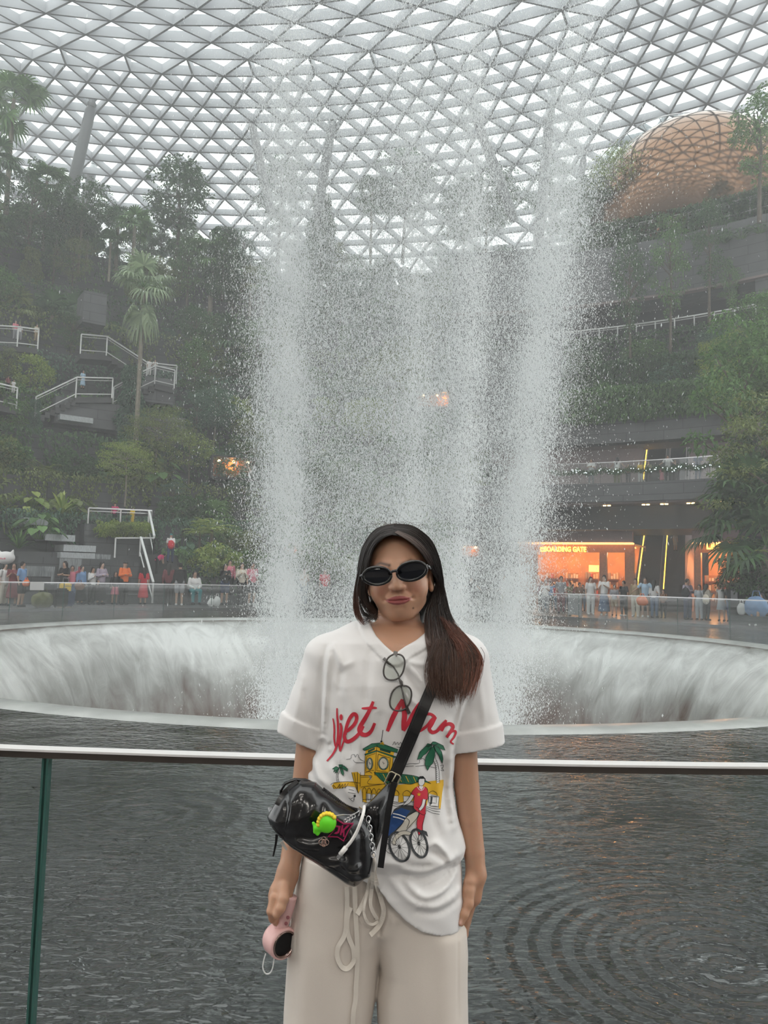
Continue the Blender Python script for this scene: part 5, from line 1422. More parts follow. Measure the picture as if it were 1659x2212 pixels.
def fold_map(px_lo, px_hi, py_lo, py_hi, st=1.5):
    X, Y = np.meshgrid(np.arange(px_lo, px_hi, st), np.arange(py_lo, py_hi, st), indexing='ij')
    M = np.zeros_like(X)
    for pts, h_, w_ in FOLDS:
        d = np.full(X.shape, 1e3); tt = np.zeros(X.shape)
        sp = smooth_path([(a, b) for a, b in pts], 4)
        n = len(sp)-1
        for i in range(n):
            q = seg2(X, Y, sp[i], sp[i+1]); m = q < d; d = np.where(m, q, d); tt = np.where(m, (i+0.5)/n, tt)
        M += h_*1.25e-3*np.exp(-(d/w_)**2)*np.sin(PI*np.clip(tt*0.9+0.08, 0, 1))**0.5
    return M, px_lo, py_lo, st
FM, fx0, fy0, fst = fold_map(590, 1100, 1340, 2000)
def to_pxg(x, y, z):
    """pixel at which points are seen"""
    vx, vy, vz = x-CAM.x, y-CAM.y, z-CAM.z
    dep = vx*_f.x+vy*_f.y+vz*_f.z
    return CX + (vx*_r.x+vy*_r.y+vz*_r.z)/dep*F_PX, CY - (vx*_u.x+vy*_u.y+vz*_u.z)/dep*F_PX
def fold_at(X, Z):
    yy = np.full(np.broadcast(X, Z).shape, Y0-0.08)
    px, py = to_pxg(X, yy, Z)
    i = np.clip((px-fx0)/fst, 0, FM.shape[0]-1.01); j = np.clip((py-fy0)/fst, 0, FM.shape[1]-1.01)
    i0 = i.astype(int); j0 = j.astype(int); a = i-i0; b = j-j0
    return (FM[i0, j0]*(1-a)*(1-b) + FM[i0+1, j0]*a*(1-b) + FM[i0, j0+1]*(1-a)*b + FM[i0+1, j0+1]*a*b).astype(f32)

VNECK = [xz(796, 1325, -.05), xz(799, 1349, -.05), xz(812, 1374, -.07), xz(830, 1394, -.09), xz(853, 1413, -.09), xz(876, 1397, -.09), xz(900, 1383, -.07), xz(919, 1368, -.06), xz(926, 1340, -.05), xz(926, 1320, -.05)]
sl = dict(a=(712, 1428), b=(644, 1600), n=(599, 1575, 690, 1624)); 
def sleeve(g, a, b, ra, rb, cuff_len=0.048):
    """open sleeve from shoulder a to cuff b with a rolled edge; returns outside and hollow"""
    a = np.array(a); b = np.array(b); ba = b-a; L = np.linalg.norm(ba); u = ba/L
    x, y, z = g.x-a[0], g.y-a[1], g.z-a[2]
    s = x*u[0]+y*u[1]+z*u[2]; t = np.clip(s/L, 0, 1.2)
    qx, qy, qz = x-u[0]*s, y-u[1]*s, z-u[2]*s
    # a little flatter front to back
    rr = np.sqrt(qx*qx + (qy*1.12)**2 + qz*qz)
    ang = np.arctan2(qy, qx*u[2]*-1+qz*u[0])
    r = ra + (rb-ra)*np.clip(t, 0, 1)
    r = r + 0.0025*np.sin(ang*3+t*3)*t
    cuff = ((s > L-cuff_len)).astype(f32)*0.0055
    edge = np.clip((s-(L-cuff_len))/0.004, 0, 1)*0.0055 + 0*cuff
    d = rr - r - edge
    d = np.maximum(d, s-L); d = np.where(s < 0, np.sqrt(np.maximum(rr, 0)**2 + s*s)-ra, d)
    inner = np.maximum(rr - (r - 0.008), (L-0.05) - s)
    return d.astype(f32), inner.astype(f32)
SLV = [(WA(716, 1432, .0), WA(645.5, 1598, -.005), 0.066, 0.0535), (WA(996, 1434, .0), WA(1030, 1614, -.005), 0.066, 0.0575)]
h = 0.0030
lo = WA(585, 2010); hi = WA(1100, 1330)
G = Grid((lo[0], Y0-0.165, lo[2]), (hi[0], Y0+0.135, hi[2]), h)
d = torso_sd(G)
for (a, b) in ((WA(775, 1378, .01), WA(712, 1420, .0)), (WA(942, 1378, .01), WA(1000, 1424, .0))):
    d = smin(d, sd_cone(G, a, b, 0.040, 0.055), 0.03)
holes = None
for (a, b, ra, rb) in SLV:
    o_, i_ = sleeve(G, a, b, ra, rb); d = smin(d, o_, 0.006); holes = i_ if holes is None else np.minimum(holes, i_)
FX = fold_at(G.x, G.z)
front = np.clip((Y0+0.02-G.y)/0.05, 0, 1)
d = d - FX*front
# soft uneven drape
nz = 0.0016*np.sin(G.x*38+G.z*11)*np.sin(G.z*27-G.x*9+G.y*20) + 0.0010*np.sin(G.x*90+G.z*40)*np.sin(G.z*55+1)
d = (d + nz).astype(f32)
# collar band round the neck opening
V2 = poly2(G.x, G.z, VNECK)
band = np.clip(1-np.abs(V2-0.0125)/0.0135, 0, 1); band = np.clip(band*6, 0, 1)
d = d - 0.0042*band*(G.y < Y0+0.05)
seam = np.exp(-((V2-0.0285)/0.0022)**2); d = d + 0.0018*seam*(G.y < Y0)
d = np.maximum(d, -np.maximum(holes, 0.003-torso_sd(G)))
inner_t = torso_sd(G, -0.0055)
cut = np.maximum(V2, G.y-(Y0+0.03))
d = np.maximum(d, -cut)
# neck opening at the back and the hem
d = np.maximum(d, -sd_cone(G, WA(862, 1300, .01), WA(860, 1392, -.005), 0.060, 0.050))
HEM = [xz(640, 1830), xz(700, 1850), xz(780, 1862), xz(815, 1872), xz(840, 1905), xz(870, 1938), xz(905, 1964), xz(945, 1981), xz(980, 1985), xz(1004, 1978), xz(1080, 1970), xz(1080, 3400), xz(600, 3400), xz(600, 1830)]
HD = poly2(G.x, G.z, HEM)
d = np.maximum(d, -HD)
d = np.maximum(d, -np.maximum(torso_sd(G, -0.007), (HD-0.06)))   # hollow above the hem
TV, TF = G.mesh(d)
def blur_mesh(V, F, it=2, lam=0.5):
    n = len(V); e = np.concatenate([F[:, [0, 1]], F[:, [1, 2]], F[:, [2, 3]], F[:, [3, 0]]]) if F.shape[1] == 4 else np.concatenate([F[:, [0, 1]], F[:, [1, 2]], F[:, [2, 0]]])
    for _ in range(it):
        s = np.zeros_like(V); c = np.zeros(n)
        for k in range(3):
            s[:, k] = np.bincount(e[:, 0], V[e[:, 1], k], n) + np.bincount(e[:, 1], V[e[:, 0], k], n)
        c = np.bincount(e[:, 0], minlength=n) + np.bincount(e[:, 1], minlength=n)
        V = V + lam*(s/np.maximum(c, 1)[:, None] - V)
    return V
TV = blur_mesh(TV, TF, 2)
woman = empty('woman', (WA(860, 1400)[0], Y0, 0.0))
tag(woman, 'woman in sunglasses and a white printed T-shirt standing in front of the rail', 'person')
woman.name = 'person'
tee = fast_mesh('t_shirt', TV, TF, M_TEE, woman, smooth=True)
BV_TEE = BVHTree.FromPolygons([Vector(v) for v in TV], [tuple(f) for f in TF])
def on_tee(px, py, off=0.001):
    d_ = ray(px, py); hit = BV_TEE.ray_cast(CAM, d_)
    if hit[0] is None: return None
    return hit[0] - d_*off
print('tee', len(TV))

# ---------------------------------------------------------------- trousers
pl = curve_z([(1840, 656), (1880, 645), (1920, 636), (2000, 627), (2100, 619), (2212, 614), (2500, 606)]); pr = curve_z([(1840, 985), (1900, 990), (1985, 997), (2000, 1006), (2050, 1009), (2212, 1009), (2500, 1012)])
il = curve_z([(1840, 872), (1950, 852), (2010, 832), (2030, 824), (2080, 818), (2140, 812), (2212, 800), (2500, 785)]); ir = curve_z([(1840, 770), (1950, 790), (2010, 808), (2030, 815), (2080, 822), (2140, 814), (2212, 817), (2500, 830)])
zb = 0.05; h = 0.004
lo = WA(590, 2212); hi = WA(1040, 1830)
G = Grid((lo[0], Y0-0.15, zb-0.02), (hi[0], Y0+0.16, hi[2]), h)
def leg(L_, R_, fr, bk, yo=0.0):
    c = (L_(G.z)+R_(G.z))/2; w = (R_(G.z)-L_(G.z))/2; yy = G.y-Y0-yo; dep = np.where(yy < 0, fr, bk); ex = 2.5
    return (((np.abs((G.x-c)/w)**ex + np.abs(yy/dep)**ex)**(1/ex)-1)*np.minimum(w, dep)).astype(f32)
d1 = leg(pl, il, 0.099, 0.10); d2 = leg(ir, pr, 0.099, 0.10)
d = smin(d1, d2, 0.008)
HEMT = HEM
d = np.maximum(d, poly2(G.x, G.z, HEMT)-0.03)
d = np.maximum(d, zb - G.z); d = np.maximum(d, G.z - WA(850, 1842)[2])
def ln(px0, py0, px1, py1, hh, ww):
    a, b = xz(px0, py0, -.1), xz(px1, py1, -.1); q = seg2(G.x, G.z, a, b); return (hh*1e-3*np.exp(-(q/(ww*MM))**2)*(G.y < Y0)).astype(f32)
for q in ((815, 1945, 820, 2030, -4, 4), (832, 1960, 850, 1990, 3, 10), (826, 2035, 870, 1960, 3, 12), (818, 2030, 790, 1960, 3, 12), (700, 2060, 720, 2212, 2, 22), (660, 2000, 655, 2212, 2, 16), (760, 2100, 750, 2300, -2, 16), (900, 2050, 905, 2300, 2.5, 25), (850, 2080, 840, 2300, 2, 14),
          (641, 1900, 634, 2212, -2.0, 2.5), (991, 2000, 992, 2212, -2.5, 2.2), (960, 2040, 968, 2240, 2, 16)):
    d = d - ln(*q)
for k in range(9):
    zf = 0.08+0.05*k; d = d + 0.0 
d = d + 0.0012*np.sin(G.x*33+G.z*14)*np.sin(G.z*21)
PV, PF = G.mesh(d); PV = blur_mesh(PV, PF, 2)
trou = fast_mesh('trousers', PV, PF, M_TROU, woman, smooth=True)
BV_TROU = BVHTree.FromPolygons([Vector(v) for v in PV], [tuple(f) for f in PF])

# ---------------------------------------------------------------- body: head, neck, arms, hands, feet in one skin
roll = D(6.0); yaw = D(5.0)
HO = WA(861, 1238, -0.005)
cr, sr = math.cos(roll), math.sin(roll)
# local head axes: X to the picture's right, Fw out of the face, U up
Xh = Vector((cr, 0, sr)); Uh = Vector((-sr, 0, cr)); Fh = Vector((0, -1, 0))
Ry = Matrix.Rotation(-yaw, 3, Uh); Xh = Ry @ Xh; Fh = Ry @ Fh
tiltm = Matrix.Rotation(D(2), 3, Xh); Fh = tiltm @ Fh; Uh = tiltm @ Uh
HR = np.array([list(Xh), list(Fh), list(Uh)])
def H(x, f_, u): return HO + HR.T @ np.array([x, f_, u])
hx = 0.0017
lo = WA(790, 1450); hi = WA(950, 1120)
G = Grid((lo[0]-0.005, Y0-0.125, lo[2]), (hi[0]+0.01, Y0+0.13, hi[2]), hx)
def E(c, r): return sd_ell(G, H(*c), r, HR)
def CN(a, b, r0, r1): return sd_cone(G, H(*a), H(*b), r0, r1)
d = E((0, -.022, .030), (.0735, .092, .079))
d = smin(d, E((0, .012, -.018), (.0650, .070, .083)), 0.02)
d = smin(d, E((0, .024, -.056), (.0505, .050, .044)), 0.018)
d = smin(d, E((0, .050, -.086), (.024, .024, .018)), 0.018)       # chin
for s in (-1, 1):
    d = smin(d, E((s*.038, .040, -.033), (.0255, .029, .028)), 0.02)   # cheek
    d = smin(d, CN((s*.044, .000, -.066), (s*.017, .045, -.090), .013, .012), 0.014)
    d = smin(d, CN((s*.014, .073, .017), (s*.044, .058, .018), .007, .006), 0.018)   # brow ridge
    d = smax(d, -E((s*.032, .092, -.001), (.017, .016, .011)), 0.010)
    d = smin(d, E((s*.032, .060, .000), (.0125, .0125, .012)), 0.003)
d = smin(d, CN((0, .076, .006), (0, .089, -.018), .007, .0085), 0.012)
d = smin(d, E((0, .092, -.0275), (.0105, .0095, .0085)), 0.008)
for s in (-1, 1): d = smin(d, E((s*.0125, .084, -.0305), (.0068, .009, .0062)), 0.006)
for s in (-1, 1): d = smax(d, -E((s*.0065, .090, -.0375), (.0032, .0055, .0028)), 0.002)
# muzzle, then lips, smile lines and the line between the lips pressed into the surface
d = smin(d, E((0, .062, -.058), (.030, .018, .020)), 0.018)
gx, gy, gz = G.x-HO[0], G.y-HO[1], G.z-HO[2]
LXf = HR[0][0]*gx+HR[0][1]*gy+HR[0][2]*gz; LFf = HR[1][0]*gx+HR[1][1]*gy+HR[1][2]*gz; LUf = HR[2][0]*gx+HR[2][1]*gy+HR[2][2]*gz
mm_ = lambda P: [(a*1e-3, b*1e-3) for a, b in P]
UP_LIP = mm_([(-29, -55.5), (-18, -51.2), (-9, -48.3), (-4, -47.6), (0, -48.6), (4, -47.6), (9, -48.3), (18, -51.2), (29, -55.5), (18, -57.3), (9, -58.3), (0, -57.8), (-9, -58.3), (-18, -57.3)])
LO_LIP = mm_([(-29, -55.5), (-18, -57.3), (-9, -58.3), (0, -57.8), (9, -58.3), (18, -57.3), (29, -55.5), (21, -62.0), (12, -66.3), (0, -67.8), (-12, -66.3), (-21, -62.0)])
UP_LIP = [(a*1.05, b) for a, b in UP_LIP]; LO_LIP = [(a*1.05, b) for a, b in LO_LIP]
m1 = poly2(LXf, LUf, UP_LIP); m2 = poly2(LXf, LUf, LO_LIP); lm2 = np.minimum(m1, m2)
fr0 = (LFf > 0.03)
def dome(m, w): return np.sqrt(np.clip(-m/w, 0, 1))
d = d - fr0*(0.0024*dome(m1, .0050) + 0.0036*dome(m2, .0060))
ml = np.full(d.shape, 1., f32)
for a, b in zip(mm_([(-30, -55.0), (-18, -57.3), (-9, -58.3), (0, -57.8), (9, -58.3), (18, -57.3)]), mm_([(-18, -57.3), (-9, -58.3), (0, -57.8), (9, -58.3), (18, -57.3), (30, -55.0)])): ml = np.minimum(ml, seg2(LXf, LUf, a, b))
d = d + fr0*0.0022*np.exp(-(ml/.0014)**2)
for s in (-1, 1):
    q = np.minimum(seg2(LXf, LUf, (s*.017, -.033), (s*.027, -.044)), seg2(LXf, LUf, (s*.027, -.044), (s*.034, -.056))); d = d + fr0*0.0011*np.exp(-(q/.0045)**2)
    q = seg2(LXf, LUf, (s*.031, -.054), (s*.031, -.056)); d = d + fr0*0.0016*np.exp(-(q/.004)**2)
q = seg2(LXf, LUf, (-.008, -.074), (.008, -.074)); d = d + fr0*0.0016*np.exp(-(q/.005)**2)
q = seg2(LXf, LUf, (0, -.041), (0, -.046)); d = d + fr0*0.0009*np.exp(-(q/.0022)**2)
lips = lm2
# ear on the picture's right
ear = E((.0715, -.012, -.020), (.008, .018, .028)); ear = smax(ear, -E((.0795, -.006, -.017), (.006, .010, .016)), 0.003); ear = smin(ear, E((.073, -.004, -.042), (.005, .008, .008)), 0.006)
d = smin(d, ear, 0.005)
ear = E((-.0715, -.012, -.020), (.008, .018, .028)); d = smin(d, ear, 0.005)
# neck and the top of the chest
d = smin(d, sd_cone(G, WA(862, 1300, .028), WA(860, 1392, .022), 0.0485, 0.0530), 0.014)
neckb = torso_sd(G, -0.0090)
d = smin(d, neckb, 0.018)
for s, p0, p1 in ((-1, (846, 1402), (790, 1382)), (1, (872, 1400), (930, 1380))): d = smin(d, sd_cone(G, WA(*p0, -.072), WA(*p1, -.045), .006, .005), 0.012)
hv, hf = G.mesh(d); hv = blur_mesh(hv, hf, 1, 0.4)
# pigments by place
def samp(field, V, G=G):
    i = np.clip(np.rint((V-G.lo)/G.h).astype(int), 0, np.array(field.shape)-1); return field[i[:, 0], i[:, 1], i[:, 2]]
def tri(field, V, G):
    u = (V-G.lo)/G.h; i = np.clip(np.floor(u).astype(int), 0, np.array(field.shape)-2); a = np.clip(u-i, 0, 1); out = 0
    for dx in (0, 1):
        for dy in (0, 1):
            for dz in (0, 1):
                w_ = (a[:, 0] if dx else 1-a[:, 0])*(a[:, 1] if dy else 1-a[:, 1])*(a[:, 2] if dz else 1-a[:, 2]); out = out + w_*field[i[:, 0]+dx, i[:, 1]+dy, i[:, 2]+dz]
    return out
col = np.repeat(SK[None], len(hv), 0)
lm = np.clip(0.5 - tri(lips, hv, G)/0.0014, 0, 1)[:, None]
loc = (hv-HO) @ HR.T
fr_ = (loc[:, 1] > 0.05)[:, None]
col = col*(1-lm*fr_) + LIP*lm*fr_
ck = np.exp(-(((np.abs(loc[:, 0])-.036)/.018)**2 + ((loc[:, 2]+.034)/.016)**2))*(loc[:, 1] > .03); col = col*(1-0.18*ck[:, None]*np.array([0, 1, 1]))
for s in (-1, 1):
    bq = seg2(loc[:, 0], loc[:, 2], (s*.014, .0215), (s*.034, .0275)); bq = np.minimum(bq, seg2(loc[:, 0], loc[:, 2], (s*.034, .0275), (s*.050, .0215)))
    m_ = (np.exp(-(bq/0.0040)**2)*0.95*(loc[:, 1] > .04))[:, None]; col = col*(1-m_) + BROW*m_
mp_ = WA(893, 1314, -.075); m_ = np.exp(-(np.linalg.norm((hv-mp_)[:, [0, 2]], axis=1)/0.0022)**2)[:, None]*fr_; col = col*(1-m_) + MOLE*m_
parts_ = [(hv, hf, col)]

def hand_block(lo, hi, hh, fn, nails=()):
    G = Grid(lo, hi, hh); d = fn(G); v, f = G.mesh(d); v = blur_mesh(v, f, 1, 0.4); col = np.repeat(SK[None], len(v), 0)
    for (c, r) in nails:
        m_ = np.clip(1.5-np.linalg.norm((v-c)/np.array(r), axis=1), 0, 1)[:, None]; col = col*(1-m_) + NAIL*m_
    parts_.append((v, f, col)); return v, f
# arm at the picture's left; the hand grips the little fan
HC = dict()
def armL(G):
    P = [WA(712, 1432, .01), WA(672, 1600, .0), WA(660, 1700, .0), WA(648, 1760, -.005), WA(634, 1825, -.03), WA(622, 1890, -.05)]
    d = chain(G, P, [.036, .033, .031, .0275, .0245, .0215], 0.003)
    # back of the hand, then fingers curled under the handle
    d = smin(d, sd_cone(G, WA(620, 1888, -.052), WA(606, 1938, -.062), .0215, .026, 0.62, (0.15, 1, 0.1)), 0.016)
    d = smin(d, sd_cone(G, WA(600, 1925, -.062), WA(596, 1945, -.066), .016, .0135), 0.012)
    K = [((592, 1940, -.078), (586, 1968, -.086), (590, 1984, -.078), (600, 1986, -.062)), ((598, 1946, -.066), (592, 1975, -.072), (597, 1990, -.064), (606, 1988, -.050)),
         ((606, 1950, -.056), (602, 1976, -.058), (607, 1988, -.050), (615, 1984, -.040)), ((614, 1950, -.046), (612, 1970, -.046), (616, 1980, -.040), (622, 1976, -.032))]
    for k, (a, b, c_, e) in enumerate(K):
        r = (.0098, .0096, .0090, .0078)[k]
        d = smin(d, chain(G, [WA(*a), WA(*b), WA(*c_), WA(*e)], [r*1.08, r, r*.92, r*.8], 0.004), 0.004)
    th = chain(G, [WA(614, 1915, -.070), WA(612, 1942, -.088), WA(606, 1962, -.096), WA(598, 1976, -.098)], [.0125, .0112, .0098, .0085], 0.006)
    d = smin(d, th, 0.007)
    return d
a = WA(575, 2010); b = WA(740, 1400)
hand_block((a[0], Y0-0.125, a[2]), (b[0], Y0+0.06, b[2]), 0.0019, armL)
def armR(G):
    P = [WA(996, 1432, .01), WA(1002, 1620, .0), WA(1008, 1700, .0), WA(1015, 1770, -.005), WA(1024, 1840, -.012), WA(1029, 1888, -.018)]
    d = chain(G, P, [.036, .0300, .0285, .0265, .0235, .0210], 0.003)
    d = smin(d, sd_cone(G, WA(1028, 1890, -.018), WA(1018, 1935, -.018), .0205, .0235, 0.7, (0.3, 1, 0)), 0.014)
    d = smin(d, sd_cone(G, WA(1015, 1905, -.035), WA(1010, 1935, -.040), .014, .012), 0.012)
    th = chain(G, [WA(1013, 1925, -.042), WA(1012, 1952, -.050), WA(1003, 1975, -.058), WA(996, 1993, -.062)], [.0130, .0108, .0094, .0078], 0.006)
    d = smin(d, th, 0.006)
    K = [((1022, 1945, -.020), (1016, 1985, -.012), (1012, 2012, .0), (1008, 2030, .012)), ((1020, 1948, -.004), (1018, 1990, .006), (1013, 2018, .018), (1008, 2034, .030)),
         ((1018, 1946, .010), (1015, 1984, .022), (1010, 2008, .034), (1004, 2020, .045)), ((1014, 1942, .022), (1010, 1972, .036), (1006, 1990, .048), (1001, 2000, .056))]
    for k, c4 in enumerate(K):
        r = (.0095, .0096, .0090, .0078)[k]; c4 = [(a_-10, b_, c_) if j > 0 else (a_, b_, c_) for j, (a_, b_, c_) in enumerate(c4)]
        d = smin(d, chain(G, [WA(*c) for c in c4], [r*1.08, r, r*.92, r*.8], 0.004), 0.004)
    return d
a = WA(960, 2050); b = WA(1065, 1400)
hand_block((a[0], Y0-0.09, a[2]), (b[0], Y0+0.085, b[2]), 0.0019, armR, nails=[(WA(994.5, 1994, -.071), (.0045, .006, .0075))])
# trunk and legs under the clothes, coarse
G = Grid((WA(640, 1500)[0], Y0-0.1, 0.03), (WA(1010, 1500)[0], Y0+0.1, WA(850, 1420)[2]), 0.007)
d = np.maximum(torso_sd(G, -0.012), WA(850, 1850)[2]-G.z)
for px_, s in ((745, -1), (905, 1)):
    d = smin(d, sd_cone(G, WA(px_+s*-8, 1880, .0), np.array([WA(px_, 1900)[0], Y0+.01, 0.45]), .075, .05), 0.03); d = smin(d, sd_cone(G, (WA(px_, 1900)[0], Y0+.01, 0.45), (WA(px_, 1900)[0], Y0+.02, 0.09), .048, .034), 0.02)
v, f = G.mesh(d); parts_.append((v, f, np.repeat(SK[None], len(v), 0)))
n0 = 0; VV, FF, CC = [], [], []
for v, f, c_ in parts_: VV.append(v); FF.append(f+n0); CC.append(c_); n0 += len(v)
VV = np.concatenate(VV); FF = np.concatenate(FF); CC = np.concatenate(CC)
body = fast_mesh('body', VV, FF, M_SKIN, woman, smooth=True)
ca = body.data.color_attributes.new('tone', 'FLOAT_COLOR', 'POINT'); ca.data.foreach_set('color', np.concatenate([CC, np.ones((len(CC), 1))], 1).astype(f32).ravel())
BV_BODY = BVHTree.FromPolygons([Vector(v) for v in VV], [tuple(f) for f in FF])
M_SHOE = mat('white_shoe', (0.7, 0.7, 0.68), 0.6)
for px_ in (745, 905):
    G = Grid((WA(px_, 1900)[0]-.07, Y0-.2, -.005), (WA(px_, 1900)[0]+.07, Y0+.12, .14), 0.006)
    x_ = WA(px_, 1900)[0]; d = sd_cone(G, (x_, Y0-.12, .04), (x_, Y0+.05, .05), .04, .042); d = smin(d, sd_cone(G, (x_, Y0+.04, .06), (x_, Y0+.03, .11), .04, .042), .02); d = np.maximum(d, -G.z)
    v, f = G.mesh(d); fast_mesh('shoe', v, f, M_SHOE, woman, smooth=True)
print('body', len(VV))
# ---------------------------------------------------------------- hair: a soft cap under drawn-out strands
def hair_mat():
    m = bpy.data.materials.new('dark_hair_with_red_ends'); m.use_nodes = True; nt = m.node_tree; b = nt.nodes['Principled BSDF']; L = nt.links
    at_ = nt.nodes.new('ShaderNodeVertexColor'); at_.layer_name = 'tone'; L.new(at_.outputs[0], b.inputs['Base Color'])
    b.inputs['Roughness'].default_value = 0.38; b.inputs['Specular IOR Level'].default_value = 0.6; return m
M_HAIR = hair_mat()
BLK = np.array([0.022, 0.017, 0.015]); BRN = np.array([0.075, 0.040, 0.028]); RED = np.array([0.30, 0.115, 0.075])
HS_V, HS_F, HS_C = [], [], []
_hn = [0]
hr = np.random.RandomState(21)
def strands(pts, rad, col0, col1, redat=0.6, taper=0.35):
    """pts: n strands x k points x 3; three sided hairs"""
    n, k, _ = pts.shape
    t = np.zeros_like(pts); t[:, 1:-1] = pts[:, 2:]-pts[:, :-2]; t[:, 0] = pts[:, 1]-pts[:, 0]; t[:, -1] = pts[:, -1]-pts[:, -2]
    t /= np.linalg.norm(t, axis=2, keepdims=True)+1e-9
    a = np.cross(t, np.array([0.3, 1, 0.1])); a /= np.linalg.norm(a, axis=2, keepdims=True)+1e-9; b = np.cross(t, a)
    s = np.linspace(0, 1, k); r = rad[:, None]*(1 - (1-taper)*np.clip((s-0.6)/0.4, 0, 1))[None]
    V = np.stack([pts + (a*math.cos(q) + b*math.sin(q))*r[..., None] for q in (0.5, 2.6, 4.7)], 2)   # n,k,3,3
    idx = np.arange(n*k*3).reshape(n, k, 3)
    F = np.stack([np.stack([idx[:, :-1, j], idx[:, :-1, (j+1) % 3], idx[:, 1:, (j+1) % 3], idx[:, 1:, j]], -1) for j in range(3)], 2).reshape(-1, 4)
    mixs = np.clip((s[None]-redat)/(1-redat+1e-6), 0, 1)[..., None]
    c = col0[:, None]*(1-mixs) + col1[:, None]*mixs; c = np.repeat(c[:, :, None], 3, 2)
    HS_V.append(V.reshape(-1, 3)); HS_F.append(F+_hn[0]); HS_C.append(c.reshape(-1, 3)); _hn[0] += n*k*3
def sheet(A, B, n, noise=0.002, rad=0.00042, c0=BLK, c1=BRN, redat=0.5, k=26, snap=False, curl=0.0, endvar=0.12, mid=None, lift=0.0, s0=0.0):
    """strands spread between guide A and guide B; guides are (px, py, dy)"""
    def cv(Gd):
        P = smooth_path([WA(*p) for p in Gd], 10); P = np.array(P); L = np.r_[0, np.cumsum(np.linalg.norm(np.diff(P, axis=0), axis=1))]; L /= L[-1]
        return lambda s: np.stack([np.interp(s, L, P[:, i]) for i in range(3)], -1)
    ga = [cv(x) for x in ([A] + ([mid] if mid else []) + [B])]
    u = hr.uniform(0, 1, n); end = 1 - np.abs(hr.normal(size=n))*endvar; st_ = hr.uniform(0, s0, n)[:, None] if s0 else 0.0; s = st_ + np.linspace(0, 1, k)[None]*(np.clip(end, 0.4, 1)[:, None] - st_)
    if mid:
        P0, P1, P2 = ga[0](s), ga[1](s), ga[2](s); w0 = np.clip(1-2*u, 0, 1)[:, None, None]; w2 = np.clip(2*u-1, 0, 1)[:, None, None]; P = P0*w0 + P2*w2 + P1*(1-w0-w2)
    else:
        P = ga[0](s)*(1-u)[:, None, None] + ga[1](s)*u[:, None, None]
    ph = hr.uniform(0, 6.28, (n, 3)); fr = hr.uniform(3, 9, n)
    env = (0.25 + s)[..., None]
    P = P + hr.normal(size=(n, 1, 3))*noise*env + curl*np.stack([np.sin(fr[:, None]*s + ph[:, :1]), 0.5*np.sin(fr[:, None]*s*1.3 + ph[:, 1:2]), 0*s], -1)*env
    if snap:
        for i in range(n):
            for j in range(k):
                p = Vector(P[i, j]); d_ = (p-CAM).normalized()
                hit = BV_TEE.ray_cast(CAM, d_)
                if hit[0] is not None:
                    L = hit[3] - 0.004 - 0.010*u[i]*0 - lift
                    if (p-CAM).length > L: P[i, j] = CAM + d_*L
                hit = None
    cc0 = c0[None]*hr.uniform(0.6, 1.6, (n, 1)); cc1 = c1[None]*hr.uniform(0.6, 1.5, (n, 1))
    strands(P, rad*hr.uniform(0.7, 1.4, n), cc0, cc1, redat)
# cap
lo = WA(740, 1420); hi = WA(1000, 1110)
G = Grid((lo[0], Y0-0.13, lo[2]), (hi[0], Y0+0.15, hi[2]), 0.0022)
d = E((0, -.022, .030), (.0800, .099, .0870))
d = smin(d, E((0, -.035, -.020), (.080, .080, .085)), 0.02)
gx, gy, gz = G.x-HO[0], G.y-HO[1], G.z-HO[2]
LXf = HR[0][0]*gx+HR[0][1]*gy+HR[0][2]*gz; LFf = HR[1][0]*gx+HR[1][1]*gy+HR[1][2]*gz; LUf = HR[2][0]*gx+HR[2][1]*gy+HR[2][2]*gz
FACE = mm_([(-6, 85), (-25, 76), (-46, 57), (-57, 32), (-63, 5), (-64, -30), (-62, -140), (66, -140), (68, -60), (66, -18), (64, 0), (60, 26), (49, 52), (30, 70), (6, 83)])
fo = poly2(LXf, LUf, FACE)
d = np.maximum(d, -np.maximum(np.maximum(LXf+.068, LUf+.012), -LFf-.03)); d = np.maximum(d, -np.maximum(np.maximum(-LXf+.066, LUf-.005), -LFf-.012))
d = np.maximum(d, -np.maximum(LXf+.056, LUf+.045))
d = smax(d, -np.maximum(fo, -LFf-0.005 - 0.25*LUf), 0.004)
d = np.maximum(d, -np.maximum(-LUf-.045, np.abs(LXf-0.02)-.20))    # stops above the collar
back = sd_cone(G, H(0.004, -.05, -.02), WA(874, 1380, .075), .066, .040); d = smin(d, back, 0.02)
d = np.maximum(d, -(fo + 0*d) if False else d)
d = np.maximum(d, -np.maximum(fo, -LFf-0.0))
v, f = G.mesh(d); v = blur_mesh(v, f, 2)
HS_V.append(v); HS_F.append(f); HS_C.append(np.repeat((BLK*0.7)[None], len(v), 0)); _hn[0] += len(v)
DB = dict(c0=BLK, c1=BRN)
